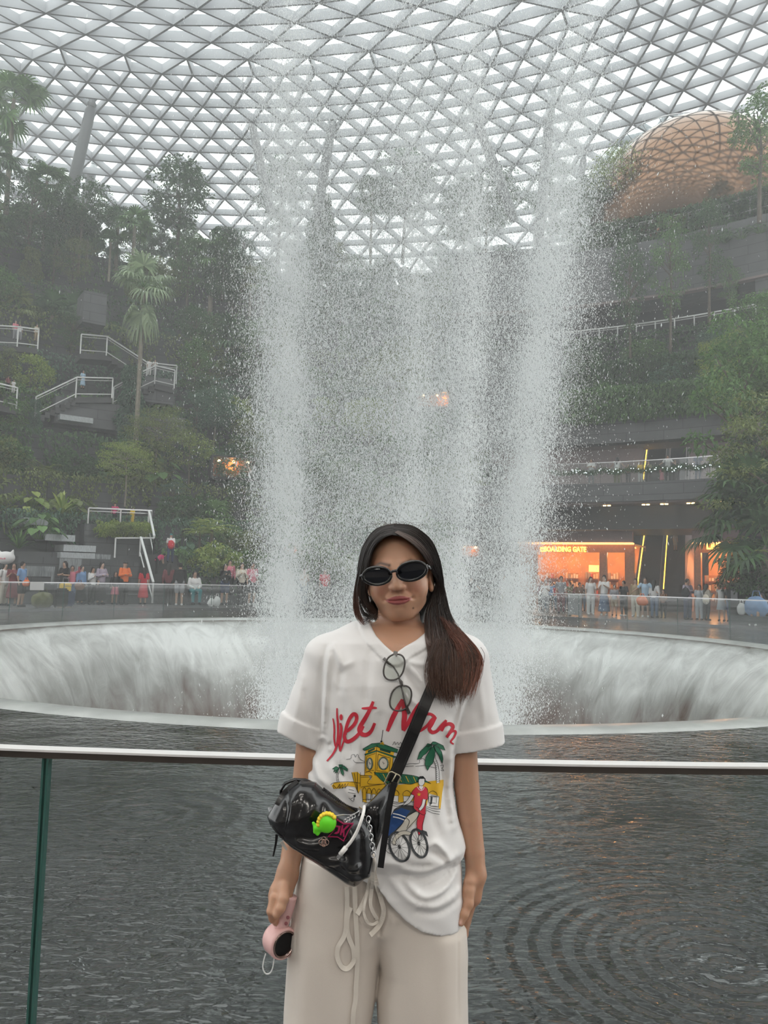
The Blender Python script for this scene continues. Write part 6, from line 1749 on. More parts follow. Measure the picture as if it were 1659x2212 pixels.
# left half of the head, from the parting down behind the jaw
LA = [(846, 1155, -.083), (830, 1161, -.084), (811, 1178, -.078), (801, 1200, -.070), (796, 1228, -.060), (794, 1250, -.052), (793, 1275, -.044)]
LM_ = [(850, 1142, -.062), (820, 1150, -.064), (795, 1180, -.056), (783, 1224, -.050), (782, 1258, -.040), (784, 1285, -.030)]
LB = [(851, 1132, -.020), (815, 1143, -.022), (786, 1180, -.020), (776, 1226, -.018), (774, 1262, -.014), (776, 1290, -.010)]
sheet(LA, LB, 1800, 0.0015, redat=0.75, curl=0.0008, mid=LM_, endvar=0.06)
sheet(LA + [(799, 1300, -.036), (810, 1324, -.024), (818, 1340, -.015)], LB + [(788, 1316, -.004), (808, 1342, .0)], 260, 0.0016, redat=0.6, curl=0.001, mid=LM_ + [(792, 1308, -.02), (812, 1334, -.01)])
sheet([(851, 1133, -.020), (812, 1144, -.020), (786, 1180, -.018), (776, 1226, -.010), (782, 1262, .0)], [(853, 1134, .075), (820, 1160, .09), (802, 1220, .095), (806, 1280, .08), (822, 1340, .06)], 600, 0.002)
sheet([(800, 1300, .02), (806, 1325, .02), (816, 1345, .015)], [(815, 1300, .04), (818, 1325, .04), (826, 1350, .03)], 120, 0.003, rad=0.0004, k=12)
# right half: over the temple, then behind the ear
RA = [(846, 1155, -.083), (872, 1160, -.087), (898, 1178, -.082), (919, 1206, -.068), (932, 1230, -.048), (944, 1250, -.016), (944, 1275, .002), (930, 1302, -.004), (920, 1335, -.020)]
RM = [(850, 1142, -.062), (884, 1148, -.066), (914, 1172, -.060), (934, 1204, -.048), (944, 1232, -.030), (950, 1258, -.010), (952, 1290, -.004), (944, 1320, -.010), (938, 1345, -.028)]
RB = [(851, 1132, -.020), (892, 1137, -.022), (928, 1165, -.020), (947, 1203, -.018), (954, 1240, -.012), (957, 1270, -.010), (959, 1300, -.010), (960, 1325, -.014), (960, 1350, -.030)]
sheet(RA, RB, 2200, 0.0014, redat=0.8, curl=0.0008, mid=RM, endvar=0.04)
sheet([(851, 1133, -.020), (892, 1138, -.018), (930, 1166, -.014), (949, 1210, -.010), (957, 1260, .0), (960, 1340, .01)], [(853, 1134, .075), (890, 1155, .09), (915, 1220, .095), (925, 1290, .07), (932, 1350, .05)], 600, 0.002)
# thin pale streaks over the brow on the right of the parting
sheet([(852, 1150, -.090), (885, 1170, -.094), (912, 1196, -.082), (930, 1226, -.064)], [(860, 1146, -.078), (895, 1162, -.078), (922, 1190, -.066), (938, 1222, -.052)], 70, 0.001, rad=0.0004, c0=np.array([.16, .13, .12]), c1=np.array([.10, .07, .06]))
# the long fall of hair over her shoulder (picture right)
AH = [(944, 1262, -.003), (938, 1285, .0), (922, 1325, -.020), (922, 1370, -.060), (928, 1405, -.080), (932, 1440, -.10), (936, 1480, -.11), (945, 1505, -.115)]
MH = [(947, 1262, -.004), (948, 1292, -.008), (955, 1340, -.035), (966, 1390, -.065), (972, 1440, -.09), (974, 1490, -.10), (976, 1528, -.10)]
BH = [(951, 1262, -.008), (962, 1290, -.010), (972, 1335, -.020), (1000, 1378, -.045), (1022, 1412, -.070), (1024, 1460, -.08), (1004, 1512, -.095)]
sheet(AH, BH, 1900, 0.0036, rad=0.00045, c0=BLK*1.2, c1=BRN*2.2, redat=0.35, mid=MH, snap=True, curl=0.003, endvar=0.24, k=22)
sheet([(950, 1330, -.04), (972, 1372, -.060), (990, 1400, -.075), (996, 1450, -.085), (992, 1500, -.095)], [(968, 1335, -.02), (1004, 1374, -.045), (1034, 1412, -.06), (1037, 1440, -.07), (1018, 1505, -.09)], 1000, 0.0042, rad=0.0004, c0=RED*0.45, c1=RED*1.1, redat=0.1, snap=True, curl=0.002, endvar=0.26, k=18, lift=0.0005, s0=0.6)
sheet([(940, 1380, -.08), (925, 1420, -.10), (922, 1470, -.11), (930, 1505, -.115)], [(960, 1385, -.08), (955, 1430, -.10), (960, 1480, -.11), (975, 1535, -.11)], 260, 0.004, rad=0.00035, c0=BRN, c1=BRN*1.6, snap=True, curl=0.004, k=18, endvar=0.25)
sheet([(948, 1262, -.005), (960, 1295, .0), (964, 1330, -.005), (975, 1370, -.02), (1005, 1400, -.04)], [(948, 1240, .0), (958, 1270, .0), (965, 1312, .0), (985, 1360, -.015), (1020, 1395, -.04)], 150, 0.003, rad=0.0003, c0=BRN, c1=RED, curl=0.004, k=18)
# loose lock at the picture's left, curving in over the shoulder
sheet([(784, 1200, -.045), (773, 1240, -.045), (766, 1280, -.044), (765, 1310, -.044), (772, 1335, -.046), (784, 1350, -.05)], [(788, 1205, -.050), (778, 1240, -.050), (772, 1275, -.048), (773, 1305, -.046), (779, 1330, -.046), (788, 1350, -.05)], 160, 0.0012, rad=0.0004, c0=BLK, c1=RED*0.5, redat=0.3, curl=0.001, endvar=0.08)
sheet([(790, 1250, -.05), (787, 1275, -.048), (793, 1298, -.044), (806, 1312, -.036), (815, 1322, -.03)], [(782, 1240, -.05), (780, 1275, -.048), (786, 1302, -.046), (800, 1318, -.040), (812, 1330, -.035)], 170, 0.0016, rad=0.0004, c0=BLK, c1=BRN, curl=0.001)
sheet([(775, 1290, -.03), (782, 1320, -.035), (800, 1335, -.035), (816, 1340, -.03)], [(786, 1350, -.05), (800, 1340, -.05), (812, 1330, -.045), (822, 1322, -.04)], 90, 0.003, rad=0.0003, curl=0.002, k=14)
# flyaway hairs at the crown
for i in range(60):
    x = hr.uniform(815, 905); y = 1137 + abs(x-852)*0.16; dx = hr.normal()*16 + (x-852)*0.3; dz = -hr.uniform(4, 13)
    P = np.array([WA(x, y, -.03), WA(x+dx*0.4, y+dz, -.03), WA(x+dx, y+dz*0.9+2, -.03), WA(x+dx*1.5, y+dz*0.3+6, -.03)])[None]
    P = np.array(smooth_path(P[0], 4))[None]; strands(P, np.array([0.00022]), BRN[None], BRN[None])
hair = fast_mesh('hair', np.concatenate(HS_V), np.concatenate(HS_F), M_HAIR, woman, smooth=True)
ca = hair.data.color_attributes.new('tone', 'FLOAT_COLOR', 'POINT'); CCh = np.concatenate(HS_C); ca.data.foreach_set('color', np.concatenate([CCh, np.ones((len(CCh), 1))], 1).astype(f32).ravel())
print('hair', len(CCh))

# ---------------------------------------------------------------- sunglasses
M_BLACKP = mat('glossy_black_acetate', (0.006, 0.006, 0.007), 0.12, coat=0.6)
M_LENS = mat('dark_lens', (0.006, 0.008, 0.012), 0.05, spec=0.7)
M_SILV = mat('silver_metal', (0.75, 0.75, 0.76), 0.22, 1.0)
GR = Matrix.Rotation(D(-2.5), 3, Vector((0, 1, 0)))
def gl_axes():
    # level of the frame on the face, a little steeper than the head
    return (GR @ Xh).normalized(), (GR @ Uh).normalized(), Fh
GX, GU, GF = gl_axes()
sung = empty('sunglasses', Vector(H(0, .10, -.002))); tag(sung, 'oval black sunglasses worn by the woman in front', 'sunglasses')
def ell_ring(c, rx, ru, r, X=GX, U=GU, Fv=GF, n=48, wrap=0.0, sq=2.0, tilt=0.0):
    P = []
    for i in range(n+1):
        q = 2*PI*i/n; cx_, cu_ = math.cos(q), math.sin(q)
        x = math.copysign(abs(cx_)**(2/sq), cx_)*rx; u = math.copysign(abs(cu_)**(2/sq), cu_)*ru
        x, u = x*math.cos(tilt)-u*math.sin(tilt), x*math.sin(tilt)+u*math.cos(tilt)
        P.append(c + X*x + U*u - Fv*(wrap*x*abs(x)*0))
    return P
for s, (px, py, dy), rx, ru, tl_ in ((-1, (814.5, 1244, -.118), 30, 18.5, -.10), (1, (889.5, 1233.5, -.118), 32.5, 19.5, .10)):
    c = W(px, py, dy); X2 = (Matrix.Rotation(D(-s*9), 3, Uh) @ GX).normalized(); F2 = (Matrix.Rotation(D(-s*9), 3, Uh) @ Fh).normalized()
    rx_, ru_ = rx*MM*0.94, ru*MM*0.94
    mb = MB(); ring = ell_ring(c, rx_, ru_, 0, X2, GU, F2, tilt=tl_); mb.tube(ring[:-1]+[ring[0]], 0.0036, 8, cap=False); mb.tube(ell_ring(c-F2*.002, rx_*1.03, ru_*1.04, 0, X2, GU, F2, tilt=tl_), 0.0024, 8, cap=False)
    rim = mb.build('lens_rim', M_BLACKP, sung, smooth=True)
    mb = MB(); V = [c + F2*.0012] ; 
    nn = 40; rings_ = 5; V = [c + F2*.0022]; F_ = []
    for k in range(1, rings_+1):
        for i in range(nn):
            q = 2*PI*i/nn; x = math.cos(q)*rx_*k/rings_; u = math.sin(q)*ru_*k/rings_; x, u = x*math.cos(tl_)-u*math.sin(tl_), x*math.sin(tl_)+u*math.cos(tl_)
            V.append(c + X2*x + GU*u + F2*.0022*(1-(k/rings_)**2))
    F_ = [(0, 1+i, 1+(i+1) % nn) for i in range(nn)] + [(1+(k-1)*nn+i, 1+k*nn+i, 1+k*nn+(i+1) % nn, 1+(k-1)*nn+(i+1) % nn) for k in range(1, rings_) for i in range(nn)]
    mb.add(V, F_); mb.build('lens', M_LENS, sung, smooth=True)
    # temple arm back to the ear
    e0 = c + X2*s*rx_*1.0 + GU*.004; e1 = Vector(H(s*.0755, .02, .004)); e2 = Vector(H(s*.076, -.03, .000))
    mb = MB(); mb.tube([e0, e0 + X2*s*.004 - F2*.006, e1, e2], [0.0035, 0.004, 0.0032, 0.003], 8); mb.build('temple_arm', M_BLACKP, sung, smooth=True)
    if s == 1:
        mb = MB()
        for dx, du in ((.0025, .003), (.006, -.0005), (.002, -.003)):
            p = c + X2*(rx_*1.03+dx) + GU*(.006+du) + F2*.004; mb.lathe([(0, .0012), (.0011, .0006), (.0012, 0), (0, -.0005)], 8, p, M=Matrix.Rotation(PI/2, 3, 'X'))
        mb.build('silver_studs', M_SILV, sung)
mb = MB(); a = W(846, 1238, -.121); b = W(858, 1235, -.121); mb.tube([W(842, 1240, -.119), W(848, 1234, -.124), W(855, 1233, -.124), W(861, 1238, -.119)], .0034, 8); mb.build('bridge', M_BLACKP, sung, smooth=True)
# earrings
for i, (px, py) in enumerate(((940, 1264), (937, 1269))):
    c = W(px, py, .0); mb = MB(); mb.tube([c + Vector((0.3*math.sin(q)*.006, math.sin(q)*.006, math.cos(q)*.006)) for q in np.linspace(0, 2*PI, 20)], .0008, 6, cap=False)
    o = mb.build('hoop_earring', M_SILV, None, smooth=True); tag(o, ['small silver hoop earring, upper one in her visible ear', 'small silver hoop earring, lower one in her visible ear'][i], 'earring', 'hoop earrings')
# ---------------------------------------------------------------- what is printed on the shirt
def zp(X, Y): return (690 + X/5.3516, 1490 + Y/5.3516)
class Decal:
    def __init__(s): s.V = []; s.F = []; s.M = []; s.n = 0
    def put(s, pts, faces, m, layer):
        P = [on_tee(a, b, 0.0013 + 0.00022*layer) for a, b in pts]
        ok = [p is not None for p in P]
        s.V += [tuple(p) if p is not None else (0, 0, 0) for p in P]
        for f in faces:
            if all(ok[i] for i in f):
                q = [P[i] for i in f]
                if max((q[i]-q[i-1]).length for i in range(len(q))) < 0.02: s.F.append(tuple(i + s.n for i in f)); s.M.append(m)
        s.n += len(pts)
    def fill(s, poly, m, layer=0, raw=False, st=3.2):
        P = [p if raw else zp(*p) for p in poly]
        Q = []
        for i in range(len(P)):
            a, b = P[i], P[(i+1) % len(P)]; L = math.hypot(b[0]-a[0], b[1]-a[1]); n = max(1, int(L/st))
            for k in range(n): Q.append((a[0]+(b[0]-a[0])*k/n, a[1]+(b[1]-a[1])*k/n))
        x0, x1 = min(p[0] for p in Q), max(p[0] for p in Q); y0, y1 = min(p[1] for p in Q), max(p[1] for p in Q)
        inner = []
        y = y0 + st/2
        while y < y1:
            x = x0 + st/2
            while x < x1:
                ins = False
                for i in range(len(P)):
                    a, b = P[i], P[(i+1) % len(P)]
                    if (a[1] > y) != (b[1] > y) and x < (b[0]-a[0])*(y-a[1])/(b[1]-a[1]) + a[0]: ins = not ins
                if ins and min(math.hypot(x-q[0], y-q[1]) for q in Q) > st*0.45: inner.append((x, y))
                x += st
            y += st
        n = len(Q); vs = [Vector(p) for p in Q + inner]
        r = delaunay_2d_cdt(vs, [(i, (i+1) % n) for i in range(n)], [tuple(range(n))], 2, 1e-5)
        s.put([tuple(v) for v in r[0]], [tuple(f) for f in r[2]], m, layer)
    def line(s, pts, w, m=1, layer=4, raw=False, smooth=True, taper=0.0):
        P = [p if raw else zp(*p) for p in pts]; w = w if raw else w/5.3516
        ws = None
        if hasattr(w, '__len__'): ws = w
        if smooth and len(P) > 2: P = [tuple(p) for p in smooth_path(P, 5)]
        Q = [P[0]]
        for a, b in zip(P[:-1], P[1:]):
            L = math.hypot(b[0]-a[0], b[1]-a[1]); n = max(1, int(L/3))
            for k in range(1, n+1): Q.append((a[0]+(b[0]-a[0])*k/n, a[1]+(b[1]-a[1])*k/n))
        V = []; k = len(Q)
        for i, p in enumerate(Q):
            a = Q[max(i-1, 0)]; b = Q[min(i+1, k-1)]; dx, dy = b[0]-a[0], b[1]-a[1]; L = math.hypot(dx, dy)+1e-9
            t = i/(k-1) if k > 1 else 0; ww = w*(1 - taper*abs(2*t-1)**2)
            V += [(p[0]-dy/L*ww/2, p[1]+dx/L*ww/2), (p[0], p[1]), (p[0]+dy/L*ww/2, p[1]-dx/L*ww/2)]
        F = []
        for i in range(k-1): F += [(3*i, 3*i+1, 3*i+4, 3*i+3), (3*i+1, 3*i+2, 3*i+5, 3*i+4)]
        s.put(V, F, m, layer)
    def dot(s, x, y, r, m, layer=3, ry=None, n=16):
        ry = ry or r; s.fill([(x+r*math.cos(2*PI*i/n), y+ry*math.sin(2*PI*i/n)) for i in range(n)], m, layer)
    def build(s, name, mats, parent):
        me = bpy.data.meshes.new(name); me.from_pydata(s.V, [], s.F)
        for m in mats: me.materials.append(m)
        me.polygons.foreach_set('material_index', s.M); me.polygons.foreach_set('use_smooth', [True]*len(s.F)); me.update(); return link(name, me, parent)
INK = lambda n_, c: mat('print_ink_'+n_, c, 0.55)
RED_, BLK_, YEL_, GRN_, DGR_, BLU_, WHT_, GRY_, CRM_ = range(9)
INKS = [INK('red', (0.62, 0.035, 0.06)), INK('black', (0.012, 0.014, 0.016)), INK('yellow', (0.80, 0.47, 0.03)), INK('green', (0.03, 0.17, 0.09)), INK('dark_green', (0.02, 0.085, 0.055)), INK('blue', (0.015, 0.06, 0.20)), INK('white', (0.82, 0.81, 0.80)), INK('charcoal', (0.05, 0.055, 0.06)), INK('cream', (0.62, 0.58, 0.50))]
Dl = Decal()
for pts, w, tp in (
    ([(155, 330), (168, 400), (172, 480), (170, 560), (180, 640), (192, 662)], 17, .5), ([(203, 212), (204, 300), (212, 380), (216, 500), (208, 600), (188, 680), (150, 750), (85, 824)], 22, .45),
    ([(240, 385), (252, 430), (250, 500), (236, 580), (232, 640), (240, 712)], 24, .35), ([(240, 712), (262, 650), (285, 575), (300, 500)], 16, .3),
    ([(296, 520), (312, 430), (345, 340), (390, 282), (425, 296), (428, 350), (395, 410), (330, 470), (300, 480)], 34, .2), ([(300, 470), (288, 540), (305, 590), (345, 596), (410, 555), (470, 490), (510, 420)], 36, .35),
    ([(622, 135), (590, 215), (540, 310), (480, 410), (462, 465), (490, 512), (545, 520), (600, 475), (640, 385)], 42, .4), ([(488, 215), (550, 214), (610, 208), (664, 212)], 26, .5),
    ([(962, 112), (905, 215), (845, 330), (785, 480)], 46, .35), ([(962, 112), (980, 220), (985, 300), (975, 390), (972, 470)], 48, .3), ([(972, 475), (1040, 360), (1100, 250), (1165, 150)], 40, .3),
    ([(1340, 320), (1290, 283), (1230, 285), (1170, 340), (1120, 420), (1120, 470), (1165, 472), (1240, 420), (1300, 345), (1345, 310)], 28, .1), ([(1345, 315), (1300, 400), (1270, 450), (1300, 490), (1345, 485), (1385, 455)], 34, .25),
    ([(1350, 490), (1400, 430), (1468, 352)], 30, .3), ([(1468, 352), (1440, 420), (1415, 480)], 24, .3), ([(1400, 470), (1450, 410), (1510, 395), (1545, 425), (1520, 480), (1470, 550)], 34, .25), ([(1470, 550), (1510, 500), (1560, 475), (1578, 495), (1555, 550), (1520, 600), (1552, 630)], 20, .3)):
    Dl.line(pts, w*1.25, RED_, 2, taper=tp)
Dl.dot(250, 318, 19, RED_, 3, ry=36)
lettering = Dl.build('printed_lettering', INKS, tee)
Dl = Decal(); f_ = Dl.fill; l_ = Dl.line
# clock tower
f_([(540, 690), (665, 640), (870, 690), (855, 765), (845, 980), (640, 990), (520, 990), (528, 740)], YEL_, 0)
f_([(500, 685), (605, 622), (700, 614), (910, 690), (900, 728), (740, 690), (660, 655), (520, 705)], GRN_, 1); f_([(520, 745), (660, 700), (890, 775), (870, 790), (665, 715), (530, 762)], GRN_, 1)
f_([(560, 705), (640, 668), (640, 690), (562, 728)], DGR_, 2); f_([(700, 672), (825, 712), (820, 736), (700, 700)], DGR_, 2)
for q in ([(500, 685), (605, 622), (700, 614), (910, 690)], [(500, 685), (520, 705), (660, 655), (740, 690), (900, 728)], [(530, 745), (522, 990)], [(665, 640), (640, 990)], [(855, 760), (835, 985)], [(545, 770), (648, 735)], [(545, 770), (535, 945), (628, 930)], [(680, 745), (820, 790), (805, 955)], [(680, 745), (662, 935), (805, 955)], [(520, 745), (660, 700), (890, 775)], [(735, 465), (715, 600)], [(528, 960), (575, 945), (610, 965)]): l_(q, 5, BLK_, smooth=False)
l_([(735, 465), (716, 595)], 7, BLK_, smooth=False); Dl.dot(716, 598, 12, BLK_, 5); f_([(695, 625), (735, 600), (750, 640)], YEL_, 3)
for cx_, cy_, rx_, ry_ in ((582, 855, 27, 62), (740, 852, 50, 66)):
    Dl.dot(cx_, cy_, rx_+9, WHT_, 2, ry=ry_+8); Dl.dot(cx_, cy_, rx_, CRM_, 3, ry=ry_); l_([(cx_+rx_*math.cos(q), cy_+ry_*math.sin(q)) for q in np.linspace(0, 6.3, 18)], 9, DGR_, 5); l_([(cx_+(rx_+10)*math.cos(q), cy_+(ry_+9)*math.sin(q)) for q in np.linspace(0, 6.3, 18)], 4, BLK_, 5)
    l_([(cx_-8, cy_-20), (cx_+4, cy_+8), (cx_+14, cy_-6)], 6, BLK_, 6, smooth=False)
# market roof and walls
f_([(140, 1110), (170, 1075), (380, 1060), (470, 1080), (480, 1130), (330, 1110), (250, 1140), (165, 1145)], YEL_, 0)
f_([(372, 955), (440, 950), (480, 985), (560, 985), (600, 1050), (760, 1075), (770, 1130), (480, 1140), (450, 1200), (410, 1120)], YEL_, 0)
f_([(600, 985), (700, 985), (820, 1090), (780, 1120), (600, 1090)], YEL_, 0)
f_([(480, 1120), (900, 1100), (1160, 1070), (1430, 1060), (1435, 1100), (1420, 1190), (1400, 1375), (1380, 1370), (1385, 1230), (1270, 1200), (1240, 1340), (1150, 1330), (1100, 1280), (1000, 1300), (900, 1300), (700, 1230), (540, 1200), (545, 1305), (500, 1290), (490, 1190)], YEL_, 0)
f_([(1160, 1070), (1435, 1040), (1435, 1110), (1200, 1110)], YEL_, 0)
f_([(630, 955), (820, 965), (1040, 985), (1150, 1010), (1290, 1085), (1180, 1060), (1060, 1090), (960, 1080), (760, 1080), (700, 1030)], GRN_, 1)
for k in range(10): l_([(690+k*44, 968+k*4.2), (740+k*42, 1055+k*2.0)], 7, YEL_ if k % 2 else DGR_, 3, smooth=False)
for q in ([(630, 955), (820, 965), (1040, 985), (1150, 1010), (1290, 1085)], [(630, 955), (700, 1030), (760, 1080)], [(760, 1080), (960, 1082), (1060, 1092), (1160, 1050)], [(130, 1100), (170, 1075), (330, 1062), (470, 1080)], [(372, 955), (400, 1060), (450, 1200)], [(400, 960), (430, 1110), (448, 1190)], [(440, 950), (440, 1180)], [(475, 955), (470, 1120)],
          [(470, 990), (610, 995)], [(480, 1010), (600, 1010)], [(610, 1000), (560, 1085), (760, 1090)], [(480, 1125), (770, 1085)], [(500, 1180), (500, 1300)], [(540, 1180), (540, 1290)], [(165, 1145), (160, 1100), (200, 1140), (235, 1090), (232, 1140), (270, 1090), (265, 1140), (300, 1085), (296, 1135), (335, 1080)]): l_(q, 5, BLK_)
# arches
for k, (x, w_) in enumerate(((520, 46), (575, 48), (630, 50), (690, 50), (755, 60), (880, 80), (1010, 90), (1310, 100))):
    y = 1150 + k*6
    l_([(x-w_/2, y+40), (x-w_/2+4, y+5), (x, y-22), (x+w_/2-4, y+5), (x+w_/2, y+40)], 5, BLK_)
    if k > 0: f_([(x-w_/2+6, y+42), (x+w_/2-6, y+46), (x+w_/2-8, y+120), (x-w_/2+8, y+112)], WHT_, 2); l_([(x-w_/2+6, y+42), (x+w_/2-6, y+46), (x+w_/2-8, y+120), (x-w_/2+8, y+112), (x-w_/2+6, y+42)], 4, BLK_, 5, smooth=False)
f_([(1290, 1225), (1385, 1240), (1375, 1350), (1280, 1340)], WHT_, 3); l_([(1290, 1225), (1385, 1240), (1375, 1350), (1280, 1340), (1290, 1225)], 5, BLK_, 5, smooth=False); f_([(1290, 1235), (1310, 1240), (1300, 1320), (1284, 1330)], GRY_, 4)
for q in ([(500, 1270), (600, 1265), (700, 1275)], [(520, 1310), (600, 1300), (680, 1315)], [(820, 1300), (900, 1320), (1000, 1290), (1100, 1300)], [(810, 1330), (900, 1345), (1000, 1320)], [(1240, 1350), (1320, 1375), (1400, 1380)], [(1240, 1390), (1310, 1425), (1390, 1440)], [(1240, 1370), (1320, 1400), (1395, 1410)], [(340, 1150), (400, 1165)], [(330, 1185), (420, 1205)],
          [(340, 1250), (390, 1290), (400, 1250), (360, 1260)]): l_(q, 5, BLK_)
Dl.dot(408, 1228, 14, BLK_, 5); l_([(404, 1240), (396, 1275)], 5, BLK_)
# clouds
for q in ([(310, 805), (360, 795), (372, 755), (405, 750), (415, 780), (440, 745), (470, 800), (525, 832)], [(390, 810), (420, 840), (530, 842)], [(845, 640), (870, 600), (880, 635), (905, 605), (915, 635), (940, 605), (948, 632)], [(890, 662), (960, 668)], [(1020, 675), (1055, 680)], [(960, 875), (1040, 855), (1150, 850), (1160, 810), (1200, 795), (1225, 825)], [(990, 885), (1090, 880)], [(1110, 885), (1230, 878), (1340, 905)],
          [(1395, 880), (1430, 870), (1432, 895), (1415, 905), (1438, 935), (1400, 930)]): l_(q, 4.5, BLK_)
# palms
def fronds(cx_, cy_, L_):
    for P_ in L_:
        f_([(cx_+a, cy_+b) for a, b in P_], GRN_, 3); l_([(cx_+a, cy_+b) for a, b in P_+[P_[0]]], 4.5, BLK_, 6, smooth=False)
fronds(1320, 650, [[(-10, -10), (-90, 0), (-160, 70), (-190, 160), (-170, 150), (-140, 140), (-120, 110), (-90, 90), (-40, 30)], [(0, 0), (-40, 40), (-90, 130), (-100, 210), (-70, 285), (-40, 230), (-10, 200), (10, 130), (20, 60)], [(0, -10), (50, 0), (95, 70), (110, 150), (100, 205), (80, 160), (60, 110), (30, 60)],
                   [(10, -15), (60, -30), (110, -5), (135, 50), (90, 35), (60, 20), (30, 10)], [(-20, -15), (-70, -30), (-95, 10), (-60, 5)], [(-30, -20), (-10, -50), (20, -48), (60, -30), (20, -10)]])
l_([(1345, 745), (1340, 790), (1370, 860), (1385, 960), (1390, 1080)], 4.5, BLK_); l_([(1315, 810), (1345, 880), (1352, 1000), (1355, 1085)], 4.5, BLK_)
f_([(1318, 800), (1340, 790), (1370, 860), (1385, 960), (1388, 1075), (1356, 1080), (1352, 1000), (1345, 880)], WHT_, 1)
for k in range(11): l_([(1330+k*2.4+8, 830+k*23), (1362+k*2.6, 822+k*23)], 4, BLK_, 6)
fronds(232, 905, [[(0, 0), (-40, -20), (-85, 10), (-60, 15), (-70, 50), (-30, 20)], [(0, 0), (-10, -40), (40, -40), (30, -10)], [(0, 0), (50, -30), (95, 10), (90, 40), (50, 15)], [(5, 5), (40, 20), (50, 60), (45, 90), (20, 60)], [(-5, 5), (-40, 30), (-55, 60), (-20, 45)]])
l_([(215, 940), (195, 1000), (205, 1070)], 4.5, BLK_); l_([(232, 940), (215, 1000), (228, 1070)], 4.5, BLK_)
for k in range(6): l_([(200+k, 960+k*18), (222-k, 965+k*18)], 3.5, BLK_, 6)
# pedicab and its rider
f_([(860, 1390), (960, 1335), (1100, 1350), (1150, 1390), (1130, 1480), (1060, 1560), (1010, 1620), (900, 1700), (770, 1720), (775, 1560), (820, 1470)], GRY_, 2)
f_([(870, 1400), (950, 1365), (1050, 1400), (1020, 1440), (960, 1540), (860, 1640), (770, 1715), (770, 1570), (830, 1450)], BLU_, 3)
for a_ in (0, 38): l_([(850, 1430+a_), (920, 1445+a_), (1000, 1475+a_)], 12, WHT_, 5)
f_([(1130, 1400), (1160, 1440), (1140, 1500), (1060, 1580), (980, 1640), (880, 1680), (870, 1650), (950, 1560), (1000, 1480), (1070, 1430)], CRM_, 4)
for q in ([(860, 1390), (960, 1335), (1100, 1350), (1150, 1390), (1130, 1480), (1060, 1560), (1000, 1630)], [(1000, 1480), (1040, 1520), (1010, 1600)], [(1130, 1400), (1070, 1430), (1000, 1480), (950, 1560), (870, 1650), (880, 1680)]): l_(q, 6, BLK_, 6)
for cx_, cy_, rx_, ry_, tl_ in ((925, 1815, 112, 172, .28), (1150, 1775, 92, 165, .25)):
    el = lambda r_: [(cx_ + rx_*r_*math.cos(q)*math.cos(tl_) - ry_*r_*math.sin(q)*math.sin(tl_)*-1, cy_ - rx_*r_*math.cos(q)*math.sin(tl_)*0.6 + ry_*r_*math.sin(q)*math.cos(tl_)) for q in np.linspace(0, 2*PI, 30)]
    f_(el(1.0)[:-1], WHT_, 3); l_(el(1.0), 26, GRY_, 6); l_(el(0.88), 3.5, BLK_, 7)
    for k in range(13):
        q = k*2*PI/13+0.2; e_ = (cx_ + rx_*.86*math.cos(q)*math.cos(tl_) + ry_*.86*math.sin(q)*math.sin(tl_), cy_ - rx_*.86*math.cos(q)*math.sin(tl_)*0.6 + ry_*.86*math.sin(q)*math.cos(tl_)); l_([(cx_, cy_), e_], 3.5, BLK_, 7, smooth=False)
    l_([(cx_+14*math.cos(q), cy_+20*math.sin(q)) for q in np.linspace(0, 6.3, 10)], 6, BLK_, 8)
f_([(840, 1760), (870, 1690), (930, 1640), (1000, 1630), (1060, 1655), (1040, 1680), (960, 1680), (890, 1740), (880, 1790), (850, 1790)], CRM_, 7); l_([(840, 1760), (870, 1690), (930, 1640), (1000, 1630), (1060, 1655), (1040, 1680), (960, 1680), (890, 1740), (880, 1790), (850, 1790), (840, 1760)], 5, BLK_, 8)
f_([(1150, 1640), (1190, 1620), (1240, 1640), (1258, 1700), (1240, 1690), (1200, 1660)], GRY_, 7)
for q in ([(1130, 1590), (1070, 1650)], [(1110, 1620), (1060, 1690)], [(760, 1740), (800, 1730), (840, 1760)], [(760, 1840), (790, 1880), (840, 1900)], [(780, 1780), (810, 1800), (790, 1850)], [(770, 1760), (800, 1790), (830, 1850)]): l_(q, 5, BLK_, 6)
f_([(1165, 1420), (1225, 1430), (1210, 1500), (1195, 1560), (1190, 1650), (1150, 1680), (1125, 1590), (1130, 1500)], RED_, 5)
f_([(1110, 1130), (1150, 1110), (1180, 1130), (1215, 1120), (1250, 1150), (1255, 1260), (1230, 1290), (1225, 1440), (1150, 1420), (1090, 1370), (1095, 1250), (1060, 1200)], RED_, 6)
l_([(1110, 1130), (1060, 1200), (1095, 1225), (1085, 1300), (1090, 1370), (1150, 1420), (1225, 1440), (1232, 1280), (1255, 1260), (1250, 1150), (1215, 1120)], 5, BLK_, 8); l_([(1165, 1420), (1130, 1500), (1128, 1590), (1150, 1680), (1190, 1650), (1195, 1560), (1222, 1450)], 5, BLK_, 8)
f_([(1062, 1205), (1095, 1225), (1040, 1310), (970, 1335), (985, 1310), (1030, 1260)], WHT_, 7); l_([(1062, 1205), (1020, 1270), (970, 1330)], 5, BLK_, 8); l_([(1095, 1225), (1050, 1300), (990, 1338)], 5, BLK_, 8)
f_([(1195, 1262), (1230, 1270), (1210, 1350), (1170, 1400), (1145, 1380), (1180, 1330)], WHT_, 8); l_([(1195, 1262), (1180, 1330), (1145, 1380)], 5, BLK_, 9); l_([(1230, 1270), (1210, 1350), (1170, 1400)], 5, BLK_, 9)
